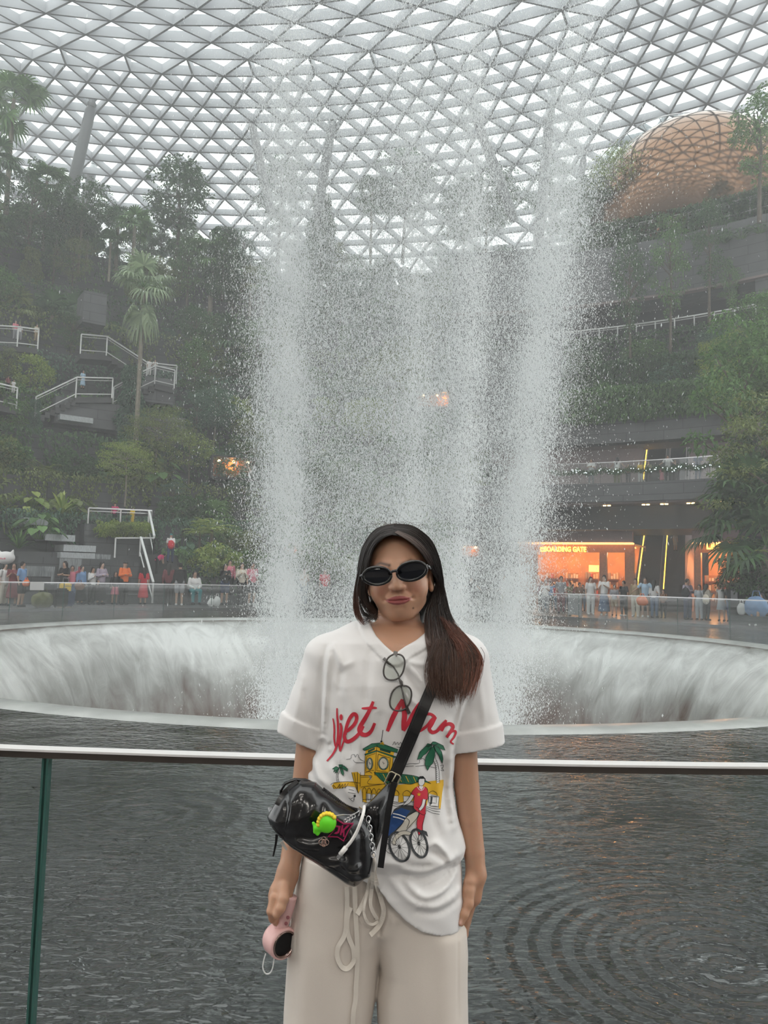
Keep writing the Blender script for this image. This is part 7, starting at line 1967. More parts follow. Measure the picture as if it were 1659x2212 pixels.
f_([(1148, 1030), (1215, 1030), (1218, 1080), (1195, 1110), (1200, 1130), (1180, 1160), (1150, 1130), (1160, 1105), (1146, 1080)], WHT_, 7); f_([(1140, 1030), (1160, 1000), (1200, 998), (1228, 1030), (1225, 1065), (1212, 1030), (1165, 1025), (1148, 1045)], BLK_, 8); l_([(1148, 1040), (1146, 1080), (1160, 1105), (1190, 1108), (1215, 1080), (1216, 1045)], 5, BLK_, 8)
l_([(1130, 1120), (1150, 1150), (1178, 1165), (1205, 1145), (1212, 1122)], 6, WHT_, 8)
f_([(1150+26*math.sin(k*PI/5)*(1 if k % 2 == 0 else .45), 1210-26*math.cos(k*PI/5)*(1 if k % 2 == 0 else .45)) for k in range(10)], YEL_, 9)
l_([(1170, 1660), (1185, 1700), (1175, 1740), (1140, 1735), (1150, 1690), (1168, 1660)], 6, BLK_, 9)
drawing = Dl.build('printed_drawing', INKS, tee)
print('print', len(lettering.data.polygons), len(drawing.data.polygons))
# ---------------------------------------------------------------- bag, strap, spectacles, fan, ribbons
M_PATENT = mat('glossy_black_patent', (0.010, 0.010, 0.011), 0.22, coat=0.35, spec=0.5)
M_STRAP = mat('black_leather_strap', (0.012, 0.012, 0.013), 0.33, coat=0.2)
M_CREAMR = cloth_mat('cream_ribbon', (0.78, 0.72, 0.64), 1500, 0.4)
def px_ribbon(pts, w, m, name, parent, th=0.0012, off=0.006, bv=None, depth=None, twist=0.0, n=7):
    """flat band following pixels; lies just in front of what is behind it unless a depth is given"""
    P = [tuple(p) for p in smooth_path([tuple(q) if len(q) == 3 else tuple(q)+(0.0,) for q in pts], n)]
    C3 = []
    for x, y, dd in P:
        d_ = ray(x, y)
        if depth is not None: p = at(x, y, Y0 + depth + dd)
        else:
            best = None
            for b_ in (bv or [BV_TEE, BV_TROU]):
                h_ = b_.ray_cast(CAM, d_)
                if h_[0] is not None and (best is None or h_[3] < best): best = h_[3]
            p = CAM + d_*(best-off) + Vector((0, dd, 0)) if best else at(x, y, Y0-.1+dd)
        C3.append(p)
    # soften depth
    for _ in range(3): C3 = [C3[0]] + [(C3[i-1]+C3[i]*2+C3[i+1])/4 for i in range(1, len(C3)-1)] + [C3[-1]]
    V = []; k = len(C3)
    for i, p in enumerate(C3):
        t = (C3[min(i+1, k-1)] - C3[max(i-1, 0)]).normalized(); v = (p-CAM).normalized(); s = t.cross(v).normalized()
        if twist: s = Matrix.Rotation(twist*math.sin(i*0.5), 3, t) @ s
        u = s.cross(t).normalized(); ww = (w[0] + (w[1]-w[0])*i/(k-1)) if hasattr(w, '__len__') else w
        V += [p - s*ww/2 - u*th/2, p + s*ww/2 - u*th/2, p + s*ww/2 + u*th/2, p - s*ww/2 + u*th/2]
    F = []
    for i in range(k-1):
        a = 4*i; b = a+4
        F += [(a, b, b+1, a+1), (a+1, b+1, b+2, a+2), (a+2, b+2, b+3, a+3), (a+3, b+3, b, a)]
    F += [(0, 1, 2, 3), (4*k-1, 4*k-2, 4*k-3, 4*k-4)]
    return fast_mesh(name, [tuple(v) for v in V], F, m, parent, smooth=False)
# trouser drawstring
px_ribbon([(749, 1916), (750, 1950), (748, 1985), (747, 2010), (741, 2028), (730, 2046), (729, 2068), (738, 2088), (751, 2092), (764, 2076), (763, 2050), (754, 2026), (749, 2000), (752, 1975), (758, 1960)], 0.0095, M_CREAMR, 'drawstring', trou, off=0.005, bv=[BV_TROU])
px_ribbon([(766, 1916), (767, 1950), (769, 1990), (771, 2025), (772, 2060), (771, 2100), (769, 2130), (768, 2160), (763, 2190), (762, 2240)], 0.0098, M_CREAMR, 'drawstring', trou, off=0.006, bv=[BV_TROU])

# ---- the bag, a soft pillow shape
bag = empty('shoulder_bag', WA(700, 1790, -.16)); tag(bag, 'glossy black slouchy shoulder bag hanging at the woman\'s hip', 'bag')
BP = [(577, 1762), (586, 1745), (600, 1722), (622, 1700), (650, 1686), (682, 1690), (702, 1709), (735, 1733), (768, 1750), (792, 1765), (806, 1790), (811, 1830), (806, 1868), (800, 1893), (788, 1897), (776, 1908), (766, 1913), (748, 1907), (718, 1886), (676, 1858), (634, 1832), (602, 1803), (584, 1780)]
BY = -.205
BP2 = [xz(a, b, BY) for a, b in BP]
xs = [p[0] for p in BP2]; zs_ = [p[1] for p in BP2]
G = Grid((min(xs)-.012, Y0-.30, min(zs_)-.012), (max(xs)+.012, Y0-.115, max(zs_)+.012), 0.0022)
b2 = poly2(G.x, G.z, BP2)
gpx, gpy = to_pxg(G.x + 0*G.z, np.full(np.broadcast(G.x, G.z).shape, Y0+BY), G.z + 0*G.x)
def bl(pts, h_, w_):
    q = np.full(gpx.shape, 1e3); sp = smooth_path(pts, 4)
    for i in range(len(sp)-1): q = np.minimum(q, seg2(gpx, gpy, sp[i], sp[i+1]))
    return h_*0.75e-3*np.exp(-(q/(w_*1.35))**2)
wr = 0
for pts, h_, w_ in (([(618, 1706), (626, 1740), (616, 1790), (610, 1806)], -7, 5), ([(640, 1700), (636, 1740), (624, 1770)], 8, 9), ([(690, 1715), (670, 1745), (640, 1762)], 7, 9), ([(655, 1712), (650, 1745), (634, 1775), (630, 1810)], -6, 9), ([(700, 1730), (700, 1750), (670, 1775), (655, 1800)], -5, 8),
                    ([(650, 1806), (680, 1812), (706, 1800)], 7, 7), ([(640, 1790), (670, 1795), (700, 1790)], -4, 6), ([(660, 1838), (700, 1848), (740, 1846)], 6, 9), ([(660, 1825), (700, 1830), (735, 1828)], -5, 7), ([(746, 1840), (752, 1856), (768, 1862), (776, 1858)], 8, 5), ([(735, 1855), (750, 1872), (780, 1880)], -6, 6),
                    ([(750, 1870), (775, 1888), (792, 1892)], 6, 5), ([(720, 1862), (745, 1890), (765, 1900)], -5, 6), ([(790, 1775), (793, 1820), (790, 1870)], 6, 8), ([(780, 1790), (782, 1840), (784, 1880)], -5, 5), ([(720, 1742), (745, 1765), (760, 1790)], 4, 9), ([(590, 1748), (600, 1760), (596, 1790)], 5, 8), ([(770, 1800), (762, 1830), (765, 1850)], 4, 6)):
    wr = wr + bl(pts, h_, w_)
inside = np.clip(-b2, 0, 1)
prof_ = np.sqrt(np.clip(1-(1-np.clip(inside/.055, 0, 1))**2.2, 0, 1))
half = 0.048*prof_*(1 - 0.25*np.clip((gpx-760)/60, 0, 1)) 
yc = Y0-.205 + 0.0
yy = G.y - yc
d = np.maximum(np.abs(yy) - half - wr*np.clip(inside/.02, 0, 1)*(yy < 0), b2)*0.8
v, f = G.mesh(d.astype(f32)); v = blur_mesh(v, f, 3)
bb = fast_mesh('bag_body', v, f, M_PATENT, bag, smooth=True)
BV_BAG = BVHTree.FromPolygons([Vector(p) for p in v], [tuple(q) for q in f])
def on_bag(px, py, off=0.001):
    d_ = ray(px, py); h_ = BV_BAG.ray_cast(CAM, d_); return (h_[0] - d_*off) if h_[0] is not None else at(px, py, Y0+BY-.03)
# piping seams
for pts in ([(622, 1702), (626, 1740), (616, 1790), (611, 1806)], [(586, 1783), (620, 1818), (680, 1856), (730, 1884), (762, 1905)], [(786, 1768), (800, 1800), (804, 1850), (797, 1888)]):
    P = [on_bag(*p, 0.0008) for p in smooth_path(pts, 6)]; mb = MB(); mb.tube(P, .0013, 6); mb.build('piping', M_STRAP, bb, smooth=True)
# zip
ZP = smooth_path([(698, 1706), (720, 1722), (745, 1741), (768, 1750), (782, 1752)], 8)
P = [at(a, b, Y0-.200) for a, b in ZP]
mb = MB(); mb.tube(P, .0042, 8); zt_ = mb.build('zip_tape', M_STRAP, bag, smooth=True)
mb = MB()
L = 0
PP = []
for a, b in zip(P[:-1], P[1:]):
    n = max(1, int((b-a).length/.0028)); PP += [a.lerp(b, i/n) for i in range(n)]
for i, p in enumerate(PP): mb.box(p + Vector((0.0012, -.0035, .0042)), (.0015, .003, .003), ax=Matrix.Rotation(0.9, 3, 'Y'))
mb.build('zip_teeth', mat('dark_gunmetal', (0.10, 0.10, 0.11), 0.3, 1.0), zt_)
c = at(779, 1750, Y0-.215); mb = MB(); mb.box(c, (.012, .005, .007), ax=Matrix.Rotation(0.6, 3, 'Y')); mb.tube([c, c+Vector((-.004, -.003, -.012))], .0016, 6); mb.build('zip_pull', M_SILV, bag)
# carrying loop at the top left
mb = MB(); mb.tube([at(a, b, Y0+dd) for a, b, dd in ((608, 1722, -.20), (607, 1706, -.20), (616, 1692, -.20), (636, 1684, -.195), (660, 1685, -.19), (676, 1692, -.19))], .0075, 10, flat=0.45); mb.build('side_loop', M_PATENT, bag, smooth=True)
px_ribbon([(600, 1740), (612, 1718), (630, 1700), (644, 1690)], 0.013, M_STRAP, 'side_strap', bag, bv=[BV_BAG], off=0.0025)
mb = MB(); mb.bar(at(582, 1744, Y0-.2), at(586, 1756, Y0-.205), .006, .004); mb.build('side_tab', M_SILV, bag)
px_ribbon([(598, 1802), (596, 1822), (590, 1850)], (0.006, .003), M_STRAP, 'strap_end', bag, depth=-.17)
px_ribbon([(608, 1818), (614, 1828), (620, 1836)], (0.008, .003), M_CREAMR, 'ribbon_end', bag, depth=-.15)
# gathered wing that runs up to the buckle
wing = [(782, 1752, -.205), (812, 1722, -.190), (838, 1694, -.165), (852, 1690, -.160), (848, 1712, -.165), (838, 1760, -.175), (826, 1800, -.185), (812, 1838, -.195), (806, 1795, -.205), (796, 1770, -.215)]
mb = MB(); Vw = [at(a, b, Y0+c_) for a, b, c_ in wing]; cen = sum(Vw, Vector())/len(Vw) + Vector((0, -.010, 0)); nW = len(Vw)
mb.add(Vw + [cen] + [p + Vector((0, .012, 0)) for p in Vw], [(i, (i+1) % nW, nW) for i in range(nW)] + [(i, nW+1+i, nW+1+(i+1) % nW, (i+1) % nW) for i in range(nW)] + [tuple(nW+1+i for i in range(nW))[::-1]])
mb.build('strap_wing', M_PATENT, bag, smooth=True)
# shoulder strap, buckle, hanging tail
px_ribbon([(846, 1690), (856, 1668), (872, 1630), (890, 1588), (908, 1545), (925, 1505), (940, 1470), (952, 1440), (962, 1405), (966, 1380)], 0.0262, M_STRAP, 'shoulder_strap', bag, th=.003, off=0.0055, bv=[BV_TEE])
for o_ in (-.0105, .0105):
    pts = [(846, 1690), (872, 1630), (908, 1545), (940, 1470)]
    px_ribbon([(a+o_/MM*.92, b+o_/MM*.4) for a, b in pts], 0.0012, mat('strap_stitching', (0.05, 0.05, 0.05), 0.4), 'stitching', bag, th=.0012, off=0.0078, bv=[BV_TEE])
px_ribbon([(852, 1690), (846, 1715), (838, 1760), (832, 1805), (826, 1845), (822, 1874)], 0.0125, M_STRAP, 'strap_tail', bag, th=.003, depth=-.208)
c = at(848, 1684, Y0-.150)
mb = MB(); R_ = Matrix.Rotation(0.42, 3, 'Y')
ring = [c + R_ @ Vector((x*.0125, -.004, z*.0145)) for x, z in ((-1, -.8), (-1, .8), (-.7, 1), (.7, 1), (1, .8), (1, -.8), (.7, -1), (-.7, -1), (-1, -.8))]
mb.tube(ring, .0017, 8, cap=False); mb.tube([c + R_ @ Vector((0, -.006, -.014)), c + R_ @ Vector((0.001, -.007, .015))], .0015, 6); mb.build('buckle', mat('antique_brass', (0.40, 0.36, 0.26), 0.28, 1.0), bag, smooth=True)
# ring and silver chain at the side
mb = MB()
for i in range(9):
    y = 1770+i*9.5; cc = at(796+i*1.3, y, Y0-.262+i*.001); M = Matrix.Rotation(PI/2*(i % 2), 3, 'Z')
    mb.tube([cc + M @ Vector((math.cos(q)*.0042, 0, math.sin(q)*.0062)) for q in np.linspace(0, 2*PI, 13)], .0011, 6, cap=False)
mb.build('silver_chain', M_SILV, bag, smooth=True)
# ribbons knotted to the chain
for i, pts in enumerate(([(805, 1850), (808, 1880), (802, 1905), (790, 1940), (772, 1975)], [(806, 1872), (812, 1905), (824, 1945), (829, 1968), (822, 1995), (808, 2012), (800, 2020)], [(805, 1872), (797, 1905), (789, 1945), (786, 1972), (794, 1992), (806, 1997), (816, 1990)], [(807, 1875), (804, 1915), (800, 1950), (806, 1970), (815, 1986)])):
    px_ribbon(pts, [0.0105, 0.0100, 0.0055, 0.0075][i], M_CREAMR, 'hanging_ribbon', bag, bv=[BV_TROU, BV_TEE], off=0.012+0.003*i, twist=0.25)
# flat tassel knot
mb = MB(); mb.tube([on_bag(806, 1846, .006), at(807, 1862, Y0-.20), at(806, 1880, Y0-.17)], [.003, .0055, .004], 8); mb.build('ribbon_knot', M_CREAMR, bag, smooth=True)
# white cable with a silver plug
cab = empty('charging_cable', on_bag(765, 1800)); tag(cab, 'short white charging cable with silver plug draped over the black bag', 'cable')
PTS = [(787, 1742, -.232), (785, 1756, -.262), (779, 1776, -.272), (770, 1798, -.272), (758, 1818, -.272), (746, 1832, -.270)]
P = [at(a, b, Y0+c_) for a, b, c_ in smooth_path(PTS, 5)]; mb = MB(); mb.tube(P, .0032, 8); mb.build('cable_cord', mat('white_silicone', (0.85, 0.83, 0.80), 0.4), cab, smooth=True)
p0, p1 = at(746, 1832, Y0-.270), at(735, 1846, Y0-.270); dv = (p1-p0).normalized(); mb = MB(); mb.tube([p0-dv*.002, p1], .0048, 10); mb.build('plug_sleeve', mat('white_silicone', (0.85, 0.83, 0.80), 0.4), cab, smooth=True)
mb = MB(); mb.bar(p1, p1+dv*.008, .0075, .003, up=(0, 1, 0)); mb.build('plug_tip', M_SILV, cab)
# green rubber toy with a yellow frill, seen from behind
toy = empty('toy_charm', on_bag(703, 1780)); tag(toy, 'bright green rubber toy charm with yellow bumps on the black bag', 'charm')
M_TG = mat('bright_green_rubber', (0.16, 0.80, 0.03), 0.4); M_TY = mat('yellow_rubber', (0.85, 0.62, 0.04), 0.45)
dz = on_bag(705, 1777, .0).y - Y0
c = at(705, 1778, Y0+dz-.014)
G = Grid(np.array(c)-.042, np.array(c)+.042, .0012)
cn = np.array(c); K_ = lambda px_, py_, q=0: np.array(at(px_, py_, Y0+dz-.014+q))
d = sd_ell(G, K_(706, 1777), (.0185, .014, .0195)); 
d = smin(d, sd_cone(G, K_(692, 1787), K_(683, 1789), .0075, .0060), .004); d = smin(d, sd_cone(G, K_(683, 1788), K_(677, 1778), .0042, .0030), .003); d = smin(d, sd_cone(G, K_(690, 1793), K_(686, 1801), .0042, .0038), .003); d = smin(d, sd_cone(G, K_(683, 1792), K_(680, 1797), .004, .0034), .003)
v, f = G.mesh(d); fast_mesh('toy_body', v, f, M_TG, toy, smooth=True)
G = Grid(np.array(c)-.042, np.array(c)+.042, .0012); d = G.d.copy()
for k in range(9):
    q = D(190 - k*19); px_, py_ = 707+19*math.cos(q), 1778-20.5*math.sin(q); d = np.minimum(d, sd_ell(G, K_(px_, py_, -.004), (.0044, .007, .0044)))
d = np.minimum(d, sd_ell(G, K_(686, 1781, .001), (.004, .005, .003)))
v, f = G.mesh(d); fast_mesh('toy_frill', v, f, M_TY, toy, smooth=True)
mb = MB()
CH = smooth_path([(724, 1763), (740, 1760), (760, 1760), (776, 1752)], 7)
for a, b in CH:
    p = at(a, b, Y0+dz-.012); mb.lathe([(0, .0013), (.0012, .0006), (.0012, -.0006), (0, -.0013)], 6, p)
mb.build('ball_chain', M_SILV, toy)
mb = MB()
for i, (a, b) in enumerate(((746, 1773), (752, 1769), (758, 1766), (764, 1763))):
    p = at(a, b, Y0+dz-.012); mb.tube([p + Vector((math.cos(q)*.0032, 0.001*math.sin(q*2), math.sin(q)*.0032)) for q in np.linspace(0, 2*PI, 10)], .0008, 5, cap=False)
mb.build('link_chain', M_SILV, toy)
# star shaped badge with two letters
def badge(name, pts_px, m, parent, dd, th=.003):
    V = [at(a, b, Y0+dd) for a, b in pts_px]; n_ = len(V); mb = MB(); mb.add(V + [p+Vector((0, th, 0)) for p in V], [tuple(range(n_)), tuple(range(n_, 2*n_))[::-1]] + [(i, n_+i, n_+(i+1) % n_, (i+1) % n_) for i in range(n_)]); return mb.build(name, m, parent)
star = empty('star_badge', on_bag(736, 1795)); tag(star, 'magenta four pointed star badge lettered JK on the black bag', 'badge')
zq = lambda X, Y: (560 + X/5.53, 1640 + Y/5.53)
dd = on_bag(738, 1795).y - Y0 - .010
OUT = [zq(*p) for p in ((925, 715), (1010, 770), (1130, 768), (1070, 855), (1010, 985), (935, 935), (815, 930), (890, 850))]
MG = mat('magenta_badge', (0.42, 0.02, 0.10), 0.4); BG = mat('badge_black', (0.01, 0.008, 0.01), 0.4)
badge('badge_rim', OUT, MG, star, dd, .004)
cx_, cy_ = zq(968, 850); INN = [(cx_+(a-cx_)*.86, cy_+(b-cy_)*.86) for a, b in OUT]; badge('badge_face', INN, BG, star, dd-.0006, .002)
for nm, L in (('letter_j', [(905, 790), (975, 800), (955, 880), (925, 895), (890, 890), (915, 870), (935, 865), (945, 815), (905, 808)]), ('letter_k', [(985, 790), (1005, 790), (1000, 840), (1050, 790), (1080, 790), (1018, 855), (1020, 930), (1000, 925), (1000, 870), (985, 885), (980, 910), (962, 905)])):
    badge(nm, [zq(*p) for p in L], MG, star, dd-.0016, .0016)
# small round openwork emblem on the bag
M_ROSE = mat('rose_gold', (0.72, 0.50, 0.42), 0.25, 1.0)
mb = MB(); c0 = on_bag(699.5, 1819, .002)
for (ox, oz, rx_, rz_) in ((-.0028, -.0006, .0068, .0058), (.0030, -.0006, .0068, .0058), (0, .0052, .0042, .0048), (0, -.0040, .0050, .0042)):
    mb.tube([c0 + Vector((ox+math.cos(q)*rx_, 0, oz+math.sin(q)*rz_)) for q in np.linspace(0, 2*PI, 22)], .00075, 6, cap=False)
mb.build('round_emblem', M_ROSE, bb, smooth=True)
tb_ = text_mesh('B', .010, .0006, M_ROSE, 'emblem_letter', .0003); tb_.transform(Matrix.Translation(c0 + Vector((0, -.0005, 0)))); link('emblem_letter', tb_, bb)

# ---- spectacles hung on the collar
sp = empty('spectacles', on_tee(853, 1440) or W(853, 1440, -.1)); tag(sp, 'round grey framed spectacles hooked into the neck of the T-shirt', 'spectacles')
M_FR = mat('smoke_grey_acetate', (0.09, 0.08, 0.075), 0.2, coat=0.4); M_SPL = clear_glass('spectacle_lens', (0.95, 0.98, 0.95), 0.03)
sY = (on_tee(855, 1450).y - Y0) - .014
A_ = D(-11)
for (px, py, rx, ry) in ((851.5, 1441, 22, 27.5), (865.5, 1508, 22.5, 26.5)):
    c = at(px, py, Y0+sY); P = []
    for i in range(40):
        q = 2*PI*i/40; x = math.copysign(abs(math.cos(q))**0.86, math.cos(q))*rx*MM*.93; z = math.copysign(abs(math.sin(q))**0.86, math.sin(q))*ry*MM*.93
        P.append(c + Vector((x*math.cos(A_)-z*math.sin(A_)*-1*0 - z*math.sin(-A_)*-1, 0, x*math.sin(A_)*-1*0 + z)))
    mb = MB(); mb.tube(P+[P[0], P[1]], .0019, 8, cap=False); mb.build('lens_rim', M_FR, sp, smooth=True)
    mb = MB(); mb.add(P + [c], [(i, (i+1) % 40, 40) for i in range(40)]); mb.build('lens', M_SPL, sp)
mb = MB(); mb.tube([at(862, 1467, Y0+sY), at(868, 1473, Y0+sY-.003), at(868, 1479, Y0+sY-.003), at(866, 1484, Y0+sY)], .0026, 8); mb.build('bridge', M_FR, sp, smooth=True)
mb = MB(); mb.bar(at(853, 1416, Y0+sY-.001), at(855, 1407, Y0+sY+.001), .009, .006, up=(0, 1, 0)); mb.build('hinge_block', M_FR, sp); mb = MB(); mb.bar(at(878, 1528, Y0+sY-.001), at(884, 1541, Y0+sY+.001), .0075, .006, up=(0, 1, 0)); mb.build('hinge_block', M_FR, sp)
mb = MB(); mb.tube([at(855, 1409, Y0+sY+.002), at(857, 1420, Y0+sY+.03), at(858, 1440, Y0+sY+.05)], .0020, 6); mb.build('temple_arm', M_FR, sp, smooth=True)
def ot(px, py, o_): p = on_tee(px, py, o_); return p
mb = MB(); mb.tube([ot(829, 1422, .006), ot(836, 1430, .006), ot(850, 1440, .006), ot(860, 1456, .006), ot(866, 1480, .006), ot(872, 1505, .006), ot(880, 1536, .007)], [.0036, .0032, .0020, .0016, .0016, .0016, .002], 6); mb.build('temple_arm', M_FR, sp, smooth=True)

# ---- pink hand fan
fan = empty('handheld_fan', WA(606, 2020, -.06)); tag(fan, 'pale pink handheld fan with a black grille in the woman\'s hand', 'fan')
M_PK = mat('pale_pink_plastic', (0.80, 0.50, 0.48), 0.35); M_PKD = mat('rose_metal_buttons', (0.55, 0.22, 0.24), 0.3, 0.7)
hc = W(604, 2031, -.055); ax = Vector((0.62, -0.78, -0.06)).normalized()
q_ = Vector((0, 0, 1)).rotation_difference(ax).to_matrix()
mb = MB(); mb.lathe([(0, -.026), (.024, -.025), (.031, -.021), (.0335, -.014), (.0335, .016), (.032, .021), (.0285, .022), (.0275, .018)], 48, hc, M=q_); mb.build('fan_head', M_PK, fan, smooth=True)
mb = MB(); mb.lathe([(.0275, .018), (.0285, .0225), (.0255, .0235), (.0235, .017), (.0235, .012)], 48, hc, M=q_); gr = mb.build('chrome_ring', mat('dark_chrome_ring', (0.35, 0.25, 0.23), 0.15, 1.0), fan, smooth=True)
mb = MB(); mb.lathe([(0, .016), (.0235, .0165)], 40, hc, M=q_); mb.build('grille', mat('black_mesh', (0.006, 0.006, 0.007), 0.5), fan)
P = [W(604, 2012, -.055), W(612, 1985, -.060), W(620, 1962, -.062), W(627, 1935, -.062)]
mb = MB(); mb.tube([tuple(p) for p in smooth_path([tuple(p) for p in P], 4)], [.0155]*13, 14); mb.build('fan_handle', M_PK, fan, smooth=True)
for k, (a, b) in enumerate(((621, 1982), (617, 1995))):
    c = W(a+1, b, -.079); mb = MB(); mb.lathe([(0, .002), (.0035, .0015), (.004, 0)], 12, c, M=Matrix.Rotation(PI/2, 3, 'X')); mb.build('fan_button', M_PKD, fan)
P = [W(a, b, -.06) for a, b in smooth_path([(574, 2060), (569, 2078), (568, 2092), (574, 2103), (583, 2102), (589, 2090), (593, 2066)], 5)]
mb = MB(); mb.tube(P, .0016, 6); mb.build('wrist_loop', mat('clear_white_loop', (0.85, 0.87, 0.87), 0.3), fan, smooth=True)
# ================================================================== VISITORS
def P3(*a): return np.array(a, float)
POSES = {}
def pose(name, **k):
    J = dict(pel=P3(0, 0, .93), che=P3(0, .01, 1.24), nek=P3(0, .015, 1.42), hed=P3(0, 0, 1.545),
             sL=P3(-.165, .01, 1.36), sR=P3(.165, .01, 1.36), eL=P3(-.215, .03, 1.10), eR=P3(.215, .03, 1.10), hL=P3(-.225, -.03, .86), hR=P3(.225, -.03, .86),
             iL=P3(-.09, 0, .90), iR=P3(.09, 0, .90), kL=P3(-.10, -.01, .49), kR=P3(.10, -.01, .49), aL=P3(-.105, .03, .08), aR=P3(.105, .03, .08))
    for a, b in k.items(): J[a] = P3(*b)
    POSES[name] = J
pose('stand')
pose('phone', eL=(-.20, -.05, 1.12), hL=(-.07, -.26, 1.24), eR=(.20, -.05, 1.12), hR=(.07, -.26, 1.24))
pose('photo', eR=(.28, -.12, 1.42), hR=(.26, -.36, 1.60), eL=(-.20, .0, 1.11), hL=(-.12, -.22, 1.12))
pose('crossed', eL=(-.23, -.04, 1.12), hL=(.08, -.20, 1.18), eR=(.23, -.04, 1.12), hR=(-.08, -.20, 1.15))
pose('rail', eL=(-.30, -.12, 1.18), hL=(-.48, -.22, 1.04), eR=(.30, -.12, 1.18), hR=(.46, -.22, 1.04), che=(0, -.05, 1.23), nek=(0, -.08, 1.40), hed=(0, -.12, 1.52), sL=(-.165, -.06, 1.35), sR=(.165, -.06, 1.35))
pose('stride', kL=(-.10, -.12, .50), aL=(-.11, -.16, .08), kR=(.10, .02, .48), aR=(.11, .20, .12), eL=(-.22, .10, 1.10), hL=(-.22, .06, .88), eR=(.22, -.06, 1.10), hR=(.20, -.20, .92))
pose('hip', eR=(.34, .05, 1.16), hR=(.16, -.06, 1.0))
pose('sit', pel=(0, 0, .50), che=(0, -.02, .82), nek=(0, -.03, 1.0), hed=(0, -.06, 1.12), sL=(-.165, -.02, .94), sR=(.165, -.02, .94), eL=(-.22, -.08, .70), eR=(.22, -.08, .70), hL=(-.10, -.30, .62), hR=(.10, -.30, .62), iL=(-.09, -.02, .50), iR=(.09, -.02, .50), kL=(-.13, -.44, .50), kR=(.13, -.44, .50), aL=(-.12, -.46, .08), aR=(.12, -.46, .08))
pose('bend', che=(0, -.22, 1.12), nek=(0, -.36, 1.20), hed=(0, -.47, 1.25), sL=(-.16, -.30, 1.20), sR=(.16, -.30, 1.20), eL=(-.19, -.34, .96), eR=(.19, -.34, .96), hL=(-.12, -.40, .74), hR=(.12, -.40, .74))
def pgrid(J, h=0.016):
    A = np.array(list(J.values())); lo = A.min(0)-.20; hi = A.max(0)+.22; lo[2] = -.02; return Grid(lo, hi, h)
_pc = {}
